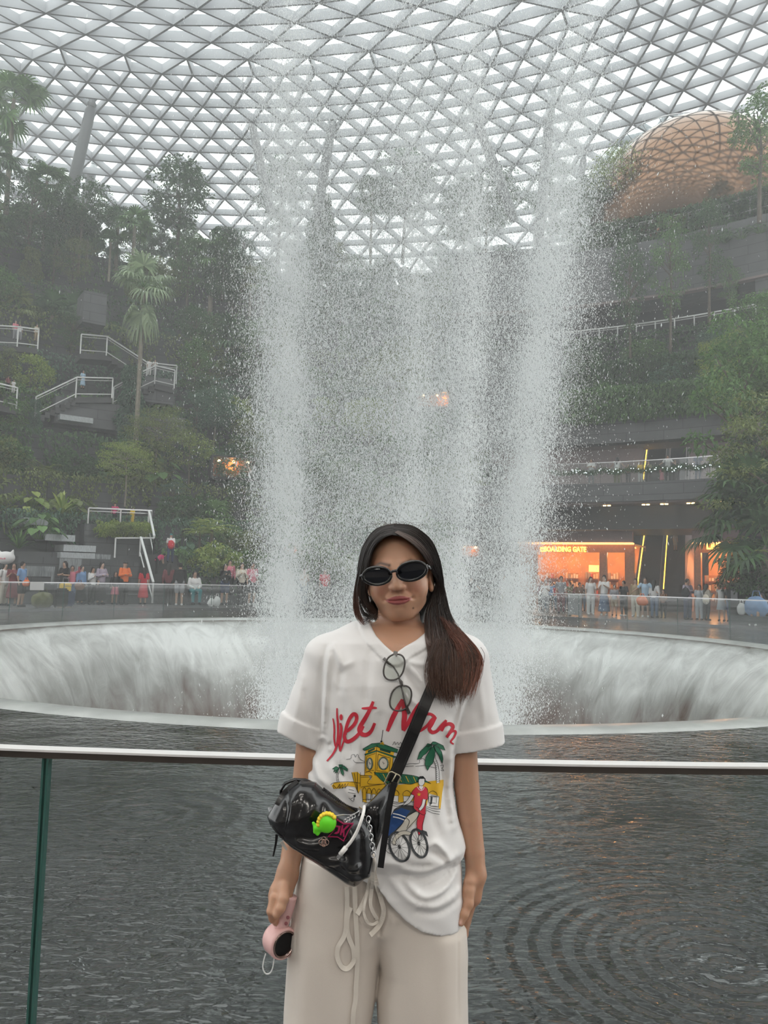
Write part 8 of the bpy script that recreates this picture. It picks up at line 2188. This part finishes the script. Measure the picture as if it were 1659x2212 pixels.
def pmesh(kind, ps, opt=''):
    key = (kind, ps, opt)
    if key in _pc: return _pc[key]
    J = POSES[ps]; g = pgrid(J); k = .03
    if kind == 'body':
        d = sd_ell(g, J['hed'], (.072, .088, .108)); d = smin(d, sd_cone(g, J['hed']-P3(0, 0, .06), J['nek'], .05, .055), .02)
        d = smin(d, sd_cone(g, J['nek'], J['che'], .06, .12), k); d = smin(d, sd_cone(g, J['che'], J['pel'], .115, .115), k)
        for s in 'LR':
            d = smin(d, chain(g, [J['s'+s], J['e'+s], J['h'+s]], [.045, .036, .026], .02), .02)
            f_ = J['h'+s] + (J['h'+s]-J['e'+s])/np.linalg.norm(J['h'+s]-J['e'+s])*.07; d = smin(d, sd_cone(g, J['h'+s], f_, .028, .016), .015)
            d = smin(d, chain(g, [J['i'+s], J['k'+s], J['a'+s]], [.08, .055, .038], .02), .02); d = smin(d, sd_cone(g, J['a'+s]-P3(0, 0, .03), J['a'+s]+P3(0, -.13, -.045), .038, .03), .015)
        d = smin(d, sd_ell(g, J['hed']+P3(0, -.085, -.005), (.012, .018, .018)), .01)
    elif kind == 'top':
        L = 1.0 if opt.startswith('long') else 0.55 if opt.startswith('tee') else 0.12
        d = sd_cone(g, J['nek']-P3(0, 0, .05), J['che'], .085, .145); d = smin(d, sd_cone(g, J['che'], J['pel']+P3(0, 0, -.02), .145, .15), k)
        d = smax(d, -sd_ell(g, J['nek']+P3(0, -.03, .03), (.075, .075, .075)), .01)
        for s in 'LR':
            e = J['s'+s] + (J['e'+s]-J['s'+s])*min(1, L*1.3)
            d = smin(d, sd_cone(g, J['s'+s], e, .062, .058), .03)
            if L > .9: d = smin(d, sd_cone(g, J['e'+s], J['e'+s]+(J['h'+s]-J['e'+s])*.9, .056, .044), .02)
        if 'dress' in opt:
            hem = P3(0, 0, .38) + P3(J['pel'][0], J['pel'][1], 0); d = smin(d, sd_cone(g, J['pel'], hem, .15, .23), .04); d = np.maximum(d, .30-g.z)
        elif ps not in ('sit',): d = np.maximum(d, (J['pel'][2]-.06)-g.z)
    elif kind == 'bottom':
        if opt == 'skirt' or opt == 'longskirt':
            zz = .50 if opt == 'skirt' else .16
            d = sd_cone(g, J['pel'], P3(0, (J['kL'][1]+J['kR'][1])/2*.5, zz), .14, .21 if opt == 'skirt' else .25); d = np.maximum(d, zz-g.z)
        else:
            d = sd_cone(g, J['pel']+P3(0, 0, .04), J['pel']-P3(0, 0, .04), .142, .14)
            for s in 'LR':
                if opt == 'shorts': e = J['i'+s]+(J['k'+s]-J['i'+s])*.85; c = sd_cone(g, J['i'+s], e, .105, .09)
                else:
                    w = .075 if opt == 'wide' else .052
                    c = chain(g, [J['i'+s], J['k'+s], J['a'+s]+P3(0, 0, .03)], [.105, .075 if opt != 'wide' else .085, w], .02)
                d = smin(d, c, .02)
    elif kind == 'hair':
        d = sd_ell(g, J['hed']+P3(0, .018, .022), (.088, .095, .115)); d = smax(d, -sd_ell(g, J['hed']+P3(0, -.085, -.045), (.062, .06, .095)), .01)
        if opt == 'long': d = smin(d, sd_cone(g, J['hed']+P3(0, .05, -.02), J['che']+P3(0, .11, -.02), .085, .06), .03)
        elif opt == 'mid': d = smin(d, sd_cone(g, J['hed']+P3(0, .05, -.02), J['nek']+P3(0, .06, 0), .08, .07), .03)
        elif opt == 'cap': d = smin(sd_ell(g, J['hed']+P3(0, .0, .05), (.09, .10, .075)), sd_cone(g, J['hed']+P3(0, -.08, .05), J['hed']+P3(0, -.15, .045), .05, .035), .01); d = np.maximum(d, J['hed'][2]+.03-g.z)
        else: d = np.maximum(d, (J['hed'][2]-.045)-g.z)
    elif kind == 'shoes':
        d = None
        for s in 'LR':
            c = sd_cone(g, J['a'+s]-P3(0, 0, .03), J['a'+s]+P3(0, -.14, -.045), .05, .042); d = c if d is None else np.minimum(d, c)
        d = np.maximum(d, -(g.z))
    v, f = g.mesh(d); v = blur_mesh(v, f, 2)
    me = fast_mesh(kind, v, f, M_WHITE, 'none', smooth=True); _pc[key] = me; return me
SKT = [mat('far_skin_%s' % n_, c, .55) for n_, c in (('tan', (.50, .31, .22)), ('light', (.62, .42, .32)), ('brown', (.30, .17, .11)))]
CLO = {n_: mat('cloth_'+n_, c, .8) for n_, c in dict(black=(.012, .012, .014), white=(.78, .77, .76), cream=(.66, .60, .50), grey=(.34, .34, .36), navy=(.03, .05, .12), denim=(.09, .15, .26), blue=(.22, .36, .60), paleblue=(.45, .62, .78), orange=(.85, .19, .04), red=(.62, .03, .05), pink=(.70, .22, .28), lilac=(.40, .34, .42), maroon=(.20, .05, .06), khaki=(.40, .30, .18), yellow=(.85, .58, .05), olive=(.16, .16, .07), teal=(.03, .25, .28), brown=(.22, .11, .06), floral=(.52, .56, .60), magenta=(.60, .04, .16)).items()}
HAIRM = {'black': mat('far_black_hair', (.014, .012, .012), .5), 'brown': mat('far_brown_hair', (.07, .04, .025), .5), 'teal': CLO['teal'], 'dark': CLO['black']}
NP = [0]
def person(loc, scale, face, ps, top, topc, bot, botc, hair, label, skin=0, hairc='black', shoe='black', group='visitors'):
    NP[0] += 1
    root = empty('person', loc, face); root.scale = (scale,)*3; tag(root, label, 'person', group)
    for kind, opt, m in (('body', '', SKT[skin]), ('top', top, CLO[topc]), ('bottom', bot, CLO.get(botc)), ('hair', hair, HAIRM[hairc]), ('shoes', '', CLO[shoe])):
        if bot is None and kind == 'bottom': continue
        me = pmesh(kind, ps, opt); nm = {'top': 'shirt' if 'dress' not in top else 'dress', 'bottom': {'skirt': 'skirt', 'longskirt': 'skirt', 'shorts': 'shorts'}.get(bot, 'trousers'), 'hair': 'cap' if opt == 'cap' else 'hair'}.get(kind, kind)
        o = bpy.data.objects.new(nm, me); C.objects.link(o); o.parent = root
        o.material_slots[0].link = 'OBJECT'; o.material_slots[0].material = m
    return root
def stand_px(px, hy, fy, r=None, z=0.0):
    """place and scale from where head and feet are seen"""
    p = on_z(px, fy, z) if r is None else on_cyl(px, fy, r)
    rr = math.hypot(p.x-HX, p.y-HY)
    if r is None and (p.y < HY or rr < 17.75 or rr > 21): p = on_cyl(px, fy, min(max(rr, 17.75), 20.8) if p.y > HY else 17.75)
    p.z = z
    return p, (fy-hy)/F_PX*(p-CAM).dot(_f)/1.655
def fig(px, hy, fy, ps, top, topc, bot, botc, hair, label, turn=0, r=None, z=0.0, **k):
    p, s = stand_px(px, hy, fy, r, z)
    a = math.atan2(p.x-HX, p.y-HY)
    return person(p, s*(1.45 if ps == 'sit' else 1.0), -a + D(turn), ps, top, topc, bot, botc, hair, label, **k)
G_ = fig
G_(6, 1217, 1308, 'stand', 'tee', 'white', 'wide', 'cream', 'mid', 'person in white with cream trousers under the white cat eared balloon', 20, skin=1)
G_(25, 1216, 1309, 'phone', 'tee_dress', 'maroon', None, None, 'long', 'person in a dark maroon dress beside the white cat eared balloon', -30)
G_(44, 1214, 1311, 'stand', 'tee', 'blue', 'shorts', 'black', 'short', 'person in a grey blue shirt and black shorts looking upward at the left end', 30)
G_(135, 1213, 1306, 'crossed', 'tee', 'black', 'pants', 'black', 'long', 'person in black standing behind the suitcases', -60)
G_(152, 1222, 1306, 'photo', 'long', 'pink', 'pants', 'denim', 'mid', 'person in pink holding a phone up beside the suitcases', -20)
G_(173, 1222, 1306, 'stand', 'long', 'blue', 'longskirt', 'black', 'mid', 'person in a light blue shirt with a brown shoulder bag', 25, skin=1)
G_(197, 1224, 1304, 'phone', 'long', 'white', 'pants', 'black', 'mid', 'person in a white shirt beside the light blue one', 10)
G_(216, 1215, 1306, 'crossed', 'long', 'lilac', 'longskirt', 'black', 'long', 'person in a lilac grey shirt and long black skirt', 20, skin=1)
G_(247, 1227, 1298, 'stand', 'long', 'black', 'skirt', 'pink', 'mid', 'person in black with a pink skirt half behind the orange one', 0)
G_(266, 1213, 1306, 'crossed', 'long', 'orange', 'wide', 'black', 'cap', 'person in an orange jacket with crossed arms and a dark cap', 15, hairc='dark')
G_(308, 1224, 1303, 'stand', 'tee_dress', 'red', None, None, 'long', 'person in a red dress with long black hair seen from behind', 180)
G_(362, 1217, 1305, 'stand', 'long', 'maroon', 'pants', 'black', 'long', 'person in dark maroon with a shoulder bag seen from behind', 160)
G_(386, 1217, 1308, 'stand', 'long', 'black', 'shorts', 'grey', 'short', 'person in a black top and light grey shorts seen from behind', 170, shoe='white')
G_(418, 1229, 1295, 'sit', 'long', 'white', 'pants', 'teal', 'short', 'seated person in a white shirt and teal trousers on the long bench', 0, r=21.3, z=0.0)
G_(484, 1215, 1303, 'phone', 'long', 'black', 'shorts', 'navy', 'long', 'person in black beside the standing one in cream top', 10)
G_(520, 1213, 1304, 'phone', 'long', 'cream', 'pants', 'black', 'mid', 'person in a cream top and black trousers near the water', 0, skin=1)
G_(543, 1214, 1306, 'stand', 'tee', 'pink', 'shorts', 'black', 'short', 'person in a pale pink top and dark shorts at the water\'s left edge', 20, shoe='white')
G_(494, 1207, 1290, 'stand', 'long', 'pink', 'pants', 'black', 'short', 'person in a pink shirt standing behind the two by the water', 0, r=22.0, z=.28)
G_(622, 1220, 1303, 'stand', 'tee', 'white', 'pants', 'grey', 'mid', 'pale dressed person dim behind the left stream', 0)
G_(655, 1222, 1303, 'phone', 'tee', 'cream', 'pants', 'denim', 'short', 'cream dressed person dim behind the left stream', 10)
G_(700, 1222, 1303, 'stand', 'tee', 'red', 'pants', 'black', 'mid', 'red dressed person dim behind the water beside the woman', 10)
G_(985, 1238, 1312, 'stand', 'tee', 'navy', 'skirt', 'white', 'short', 'person in a deep blue top and white skirt behind the water beside the woman\'s hair', 0)
G_(1018, 1240, 1312, 'rail', 'tee', 'black', 'pants', 'black', 'short', 'person in black leaning on the far rail behind the water', 0)
G_(1090, 1235, 1313, 'stand', 'tee', 'white', 'pants', 'cream', 'mid', 'white dressed person dim behind the right stream', 0)
G_(1178, 1246, 1316, 'phone', 'tee', 'white', 'pants', 'grey', 'mid', 'person in a white top just right of the falling water', 0)
G_(1212, 1238, 1318, 'stand', 'tee', 'grey', 'pants', 'maroon', 'short', 'person in a grey patterned top before the orange shop', 20)
G_(1276, 1236, 1317, 'stand', 'tee', 'white', 'wide', 'white', 'mid', 'person dressed all in white beside the steel panel stand', 30, skin=1, shoe='white')
G_(1305, 1231, 1317, 'phone', 'tee', 'white', 'longskirt', 'denim', 'mid', 'person in a white top and long denim skirt holding a phone', 0, skin=1, shoe='white')
G_(1327, 1237, 1303, 'stand', 'tee', 'grey', 'shorts', 'khaki', 'short', 'person in a grey shirt and khaki shorts before the escalators', 10)
G_(1347, 1230, 1306, 'stand', 'tee', 'black', 'pants', 'black', 'short', 'person in black with white shoes before the escalators', -20, shoe='white')
G_(1373, 1236, 1318, 'stand', 'long', 'khaki', 'wide', 'cream', 'long', 'person in a gold brown top and cream trousers', 0, shoe='white')
G_(1394, 1234, 1321, 'rail', 'tee', 'paleblue', 'shorts', 'brown', 'short', 'person in a pale blue shirt with arms spread along the far rail', 15, shoe='white')
G_(1414, 1240, 1321, 'stand', 'long', 'white', 'pants', 'denim', 'long', 'person with very long black hair and jeans seen from behind at the rail', 175)
G_(1433, 1237, 1299, 'phone', 'tee', 'brown', 'pants', 'black', 'mid', 'person in a rust brown top at the foot of the escalators', 0, r=20.8)
G_(1486, 1240, 1327, 'crossed', 'long', 'lilac', 'wide', 'navy', 'short', 'person in a grey top and dark jeans leaning with a black backpack', 60)
G_(1511, 1248, 1324, 'stand', 'tee', 'floral', 'wide', 'floral', 'long', 'person in a patterned outfit behind the white backpack', 0)
G_(1527, 1249, 1327, 'phone', 'long', 'cream', 'pants', 'black', 'long', 'person with a small white backpack and black trousers', 150)
G_(1559, 1246, 1328, 'stand', 'none', 'white', 'skirt', 'floral', 'long', 'person in a sleeveless white top and short flowered skirt', 10, skin=1)
G_(1579, 1245, 1327, 'hip', 'tee', 'black', 'pants', 'denim', 'long', 'person in a black top and jeans with a hand on the hip', 0)
G_(1648, 1268, 1333, 'sit', 'none', 'brown', 'skirt', 'black', 'long', 'seated person in a brown top at the right edge beside the blue bags', -10, r=19.0, shoe='white')
# on the steps, platform and slope
G_(367, 1153, 1216, 'stride', 'tee', 'white', 'pants', 'navy', 'cap', 'person with a red backpack and teal cap climbing the stone steps', 160, r=22.3, z=zpx(367, 1216, 22.3), hairc='teal')
G_(338, 1185, 1240, 'bend', 'tee', 'magenta', 'pants', 'black', 'short', 'person in a magenta shirt bending down on the stone steps', 90, r=22.2, z=zpx(338, 1240, 22.2))
G_(246, 1086, 1136, 'hip', 'tee', 'magenta', 'pants', 'black', 'cap', 'person in a pinkish red shirt on the railed stone platform', -30, r=25.9, z=zpx(246, 1136, 25.9), hairc='dark')
G_(285, 1097, 1136, 'stand', 'tee_dress', 'yellow', None, None, 'short', 'small person in bright yellow on the railed stone platform', 10, r=25.9, z=zpx(285, 1136, 25.9), hairc='brown')
G_(178, 800, 840, 'stand', 'tee_dress', 'paleblue', None, None, 'mid', 'person in a pale blue dress on the small stair landing', 20, r=32.4, z=zpx(178, 840, 32.4))
G_(322, 775, 812, 'stand', 'tee', 'white', 'pants', 'white', 'short', 'person in white at the upper walkway railing beside another', 10, r=33.3, z=zpx(322, 812, 33.3))
G_(334, 776, 812, 'phone', 'tee', 'white', 'pants', 'grey', 'mid', 'white shirted person at the upper walkway corner', -10, r=33.3, z=zpx(334, 812, 33.3))
G_(32, 692, 734, 'stand', 'tee', 'pink', 'pants', 'grey', 'mid', 'person in pale pink on the highest slope walkway', 0, r=35.6, z=zpx(32, 734, 35.6))
G_(42, 700, 736, 'stand', 'tee', 'white', 'pants', 'grey', 'short', 'small person in white on the highest slope walkway', 0, r=35.6, z=zpx(42, 736, 35.6))
G_(78, 700, 738, 'stand', 'tee', 'cream', 'pants', 'khaki', 'short', 'person in cream at the end of the highest slope walkway', 0, r=35.6, z=zpx(78, 738, 35.6))
G_(16, 812, 845, 'stand', 'tee', 'maroon', 'pants', 'black', 'short', 'person in dark red by the short railing at the slope edge', 0, r=31.5, z=zpx(16, 845, 31.5))
G_(28, 820, 850, 'stand', 'tee', 'white', 'pants', 'white', 'mid', 'person in white by the short railing at the slope edge', 0, r=31.5, z=zpx(28, 850, 31.5))
# on the gallery over the shops
for a in ((1277, 981, 'crossed', 'tee', 'white', 'pants', 'grey', 'short', 'person in a white T-shirt with folded arms on the gallery, nearest the water', 0), (1333, 978, 'rail', 'none', 'white', 'wide', 'olive', 'long', 'person in a sleeveless white top leaning with long hair on the gallery', 180),
          (1357, 994, 'phone', 'tee', 'brown', 'pants', 'black', 'mid', 'person in brown taking a photo low on the gallery', 0), (1384, 990, 'stand', 'tee', 'yellow', 'wide', 'white', 'mid', 'person in a yellow top and white trousers on the gallery', 10),
          (1401, 990, 'phone', 'tee', 'olive', 'pants', 'black', 'short', 'person in olive beside the yellow top on the gallery', 0), (1430, 1003, 'stand', 'tee_dress', 'pink', None, None, 'short', 'child in pink with a pale bag on the gallery', 0),
          (1443, 979, 'rail', 'tee', 'white', 'pants', 'black', 'short', 'person in a white T-shirt stretching an arm along the gallery rail', 10), (1459, 990, 'stand', 'tee', 'black', 'pants', 'black', 'long', 'person in black standing by the stretched arm on the gallery', 0),
          (1508, 977, 'crossed', 'tee', 'navy', 'pants', 'navy', 'short', 'person in dark navy leaning on the gallery rail', 180), (1542, 975, 'photo', 'long', 'black', 'wide', 'cream', 'short', 'person in a dark jacket and cream trousers photographing from the gallery', -20)):
    G_(a[0], a[1], 1039, a[2], a[3], a[4], a[5], a[6], a[7], a[8], a[9], r=28.9, z=Z_GAL)
G_(1459, 1128, 1190, 'stand', 'tee', 'grey', 'shorts', 'grey', 'short', 'person in grey riding the escalator by the chocolate shop', 170, r=None, z=0.0).location = at(1459, 1190, 50.5)
# the crowd in the orange light of the first shop
CRW = random.Random(3)
heads = [1168+7.0*i for i in range(16)]
NM = ['maroon', 'brown', 'black', 'blue', 'red', 'navy', 'khaki', 'white', 'pink', 'olive', 'maroon', 'cream', 'brown', 'black', 'magenta', 'grey']
for i, x in enumerate(heads):
    c1 = NM[i]; r_ = 24.5 + (i % 3)*1.1
    G_(x, 1238+(i % 3)*3, 1300-(i % 3)*3, ['stand', 'phone', 'crossed', 'photo'][i % 4], 'tee' if i % 2 else 'long', c1, 'pants', ['black', 'denim', 'grey'][i % 3], ['short', 'mid', 'long'][i % 3],
       f'person in {c1} in the crowd before the orange shop, {["standing", "holding a phone", "arms folded", "raising a phone"][i % 4]}, {["front row", "middle row", "back row"][i % 3]}', CRW.uniform(-60, 60), r=r_, z=0.0, skin=i % 3, group='crowd before the orange shop')

# ---- luggage, bags and small things on the plaza
def boxy(name, px, py, r, size, m, label, cat, z=0.0, rz=0.0, extra=None, group=None):
    p = on_cyl(px, py, r); p.z = z; root = empty(name, p, -ang_of(p)+rz); tag(root, label, cat, group)
    w, dpt, hh = size
    me = bpy.data.meshes.new('shell'); bm = bmesh.new(); bmesh.ops.create_cube(bm, size=1.0)
    for v in bm.verts: v.co = Vector((v.co.x*w, v.co.y*dpt, v.co.z*hh + hh/2 + .04))
    bmesh.ops.bevel(bm, geom=bm.edges[:], offset=min(size)*.18, segments=2, affect='EDGES'); bm.to_mesh(me); bm.free(); me.materials.append(m)
    o = bpy.data.objects.new('shell', me); C.objects.link(o); o.parent = root
    mb = MB(); mb.tube([(-w*.25, 0, hh+.03), (-w*.25, 0, hh+.25), (w*.25, 0, hh+.25), (w*.25, 0, hh+.03)], .015, 6); h_ = mb.build('handle', M_STEELD); h_.parent = root
    for s in (-1, 1):
        mb = MB(); mb.lathe([(0, -.02), (.035, -.02), (.035, .02), (0, .02)], 10, (s*w*.35, 0, .035), M=Matrix.Rotation(PI/2, 3, 'Y')); w_ = mb.build('wheel', M_DARK); w_.parent = root
    return root
boxy('suitcase', 130, 1300, 18.0, (.55, .35, .75), CLO['black'], 'black suitcase, leftmost of those behind the far glass', 'suitcase', group='suitcases')
boxy('suitcase', 146, 1300, 18.3, (.50, .35, .62), CLO['navy'], 'dark blue suitcase beside the black one behind the far glass', 'suitcase', group='suitcases')
boxy('suitcase', 140, 1290, 19.3, (.45, .3, .95), CLO['yellow'], 'suitcase with yellow edges rising behind the two dark ones', 'suitcase', group='suitcases')
def sack(name, px, py, r, size, m, label, cat, z=0.0, top=None):
    p = on_cyl(px, py, r); p.z = z; root = empty(name, p, -ang_of(p)); tag(root, label, cat)
    g_ = Grid((-size[0]*.7, -size[1]*.7, -.02), (size[0]*.7, size[1]*.7, size[2]*1.1), .025)
    d_ = sd_ell(g_, (0, 0, size[2]*.45), (size[0]/2, size[1]/2, size[2]*.52)) + .015*np.sin(g_.x*19)*np.sin(g_.z*15+g_.y*9); d_ = np.maximum(d_, -g_.z)
    v_, f_2 = g_.mesh(d_.astype(f32)); o = fast_mesh('body', v_, f_2, m, None, smooth=True); o.parent = root
    mb = MB(); mb.tube([(-size[0]*.2, 0, size[2]*.85), (-size[0]*.12, 0, size[2]*1.2), (size[0]*.12, 0, size[2]*1.2), (size[0]*.2, 0, size[2]*.85)], .016, 6); h_ = mb.build('handle', m); h_.parent = root
    return root
sack('duffel_bag', 92, 1303, 18.2, (.95, .5, .65), CLO['olive'], 'olive green duffel bag lying behind the far glass', 'bag')
sack('tote_bag', 456, 1296, 18.6, (.30, .2, .42), CLO['white'], 'white bag on the plaza beside the seated person, left one', 'bag'); sack('tote_bag', 469, 1296, 18.9, (.34, .22, .5), CLO['white'], 'white bag on the plaza beside the seated person, right one', 'bag')
sack('travel_bag', 1634, 1312, 18.7, (.95, .5, .85), CLO['blue'], 'big blue travel bag on the bench at the right edge', 'bag', z=.35); sack('tote_bag', 1602, 1312, 18.7, (.38, .25, .5), CLO['white'], 'white cloth bag on the bench beside the blue travel bag', 'bag', z=.4)
sack('handbag', 171, 1278, 17.9, (.42, .2, .34), CLO['brown'], 'brown handbag at the hip of the light blue shirted person', 'bag', z=.72); sack('handbag', 56, 1272, 17.95, (.30, .2, .28), CLO['orange'], 'small orange bag at the left end of the far rail', 'bag', z=.85)
sack('handbag', 1387, 1285, 17.9, (.52, .22, .42), CLO['orange'], 'orange brown bag of the person leaning on the far rail', 'bag', z=.62)
def pack(px, py, r, z, s, m, label):
    p = on_cyl(px, py, r); p.z = z; root = empty('backpack', p, -ang_of(p)); root.scale = (s,)*3; tag(root, label, 'backpack')
    g_ = Grid((-.25, -.2, -.05), (.25, .2, .5), .02); d_ = smin(sd_ell(g_, (0, 0, .22), (.16, .10, .23)), sd_ell(g_, (0, -.08, .14), (.12, .06, .10)), .02); v_, f_2 = g_.mesh(d_); o = fast_mesh('body', v_, f_2, m, None, smooth=True); o.parent = root
    mb = MB(); mb.tube([(-.08, .06, .42), (-.09, .14, .40), (-.1, .14, .1), (-.1, .06, .05)], .018, 6); h_ = mb.build('strap', m); h_.parent = root
pack(369, 1190, 22.0, zpx(369, 1186, 22.0), 1.0, CLO['red'], 'red backpack of the person climbing the steps'); pack(1481, 1275, 18.3, 1.0, 1.0, CLO['black'], 'black backpack worn by the person in the grey top'); pack(1525, 1290, 17.9, .78, .9, CLO['cream'], 'small white backpack worn over black trousers')
# cat eared balloon
p = on_cyl(12, 1205, 18.0); root = empty('balloon', p); tag(root, 'white balloon shaped like a cat head above the left visitors', 'balloon')
g_ = Grid((-.45, -.3, -.4), (.45, .3, .45), .025); d_ = sd_ell(g_, (0, 0, 0), (.36, .22, .25)); d_ = smin(d_, sd_cone(g_, (-.22, 0, .14), (-.28, 0, .30), .09, .03), .04); d_ = smin(d_, sd_cone(g_, (.22, 0, .14), (.28, 0, .30), .09, .03), .04)
v_, f_2 = g_.mesh(d_); o = fast_mesh('balloon_skin', v_, f_2, CLO['white'], None, smooth=True); o.parent = root
mb = MB(); mb.tube([(0, 0, -.2), (.02, 0, -.7), (0, 0, -1.2)], .006, 5); o = mb.build('string', CLO['white']); o.parent = root
mb = MB()
for s in (-1, 0, 1): mb.lathe([(0, .004), (.03, .002), (.035, 0)], 10, (s*.07, -.215, -.03), M=Matrix.Rotation(PI/2, 3, 'X'))
o = mb.build('nose_marks', CLO['pink']); o.parent = root
# notice on the glass, steel stand, black kiosk, bench
p = on_cyl(80, 1266, 17.12); mb = MB(); mb.box(p, (.56, .01, .32), -ang_of(p)); tag(mb.build('notice_board', CLO['white']), 'blank white notice fixed to the far glass balustrade', 'sign')
p = on_cyl(1242, 1300, 18.2); p.z = 0; root = empty('panel_stand', p, -ang_of(p)); tag(root, 'grey steel panel stand with a pale top edge behind the far glass', 'stand')
for nm, c, sz, m in (('panel', (0, 0, .52), (.62, .06, .9), M_STEELD), ('top_edge', (0, 0, 1.0), (.66, .1, .05), CLO['white']), ('foot', (-.26, 0, .03), (.08, .4, .06), M_STEELD), ('foot', (.26, 0, .03), (.08, .4, .06), M_STEELD)):
    mb = MB(); mb.box(c, sz); o = mb.build(nm, m); o.parent = root
p = on_cyl(1598, 1300, 20.6); p.z = 0; root = empty('kiosk', p, -ang_of(p)); tag(root, 'black box kiosk with a grey screen beside the bench', 'kiosk')
for nm, c, sz, m in (('cabinet', (0, 0, .85), (.75, .5, 1.7), CLO['black']), ('screen', (-.12, -.26, 1.15), (.28, .02, .42), CLO['grey'])):
    mb = MB(); mb.box(c, sz); o = mb.build(nm, m); o.parent = root
a0, a1 = ang_of(on_cyl(1586, 1312, 18.9)), ang_of(on_cyl(1680, 1312, 18.9))
mb = MB(); mb.arc(18.4, 19.2, 0, .38, a0, a1, 6); tag(mb.build('stone_bench', M_SLATE), 'low dark stone bench at the right edge under the blue bag', 'bench')
# garland with little lights on the gallery balustrade
gg = np.random.RandomState(8); n_ = 3600; px_ = gg.uniform(1190, 1590, n_); sag = .10*np.abs(np.sin((px_-1190)/400*PI*7)); aa = np.array([ang_of(on_cyl(x, 1010, 28.1)) for x in px_]); zz = Z_GAL + .80 - sag*1.6 + gg.normal(size=n_)*.08
Pg = np.stack([HX+(28.1+gg.normal(size=n_)*.05)*np.sin(aa), HY+(28.1+gg.normal(size=n_)*.05)*np.cos(aa), zz], 1)
V_, F_g = leaves(Pg, rand_dirs(n_, gg), .11, .05, .2, gg); root = empty('garland', pol(28.1, D(25), Z_GAL+.8)); tag(root, 'leafy green garland with tiny lights along the gallery balustrade', 'garland')
fast_mesh('leaves', V_, F_g, LM['dark'], root)
mb = MB()
for i in range(70):
    j = gg.randint(n_); mb.box(Pg[j] + np.array([0, -.06, 0]), (.03, .03, .03))
o = mb.build('light_bulbs', mat('tiny_cool_bulb', (.9, .95, 1), .5, emit=(.8, .9, 1.0), estr=5), root); o['kind'] = 'stuff'
print('persons', NP[0])
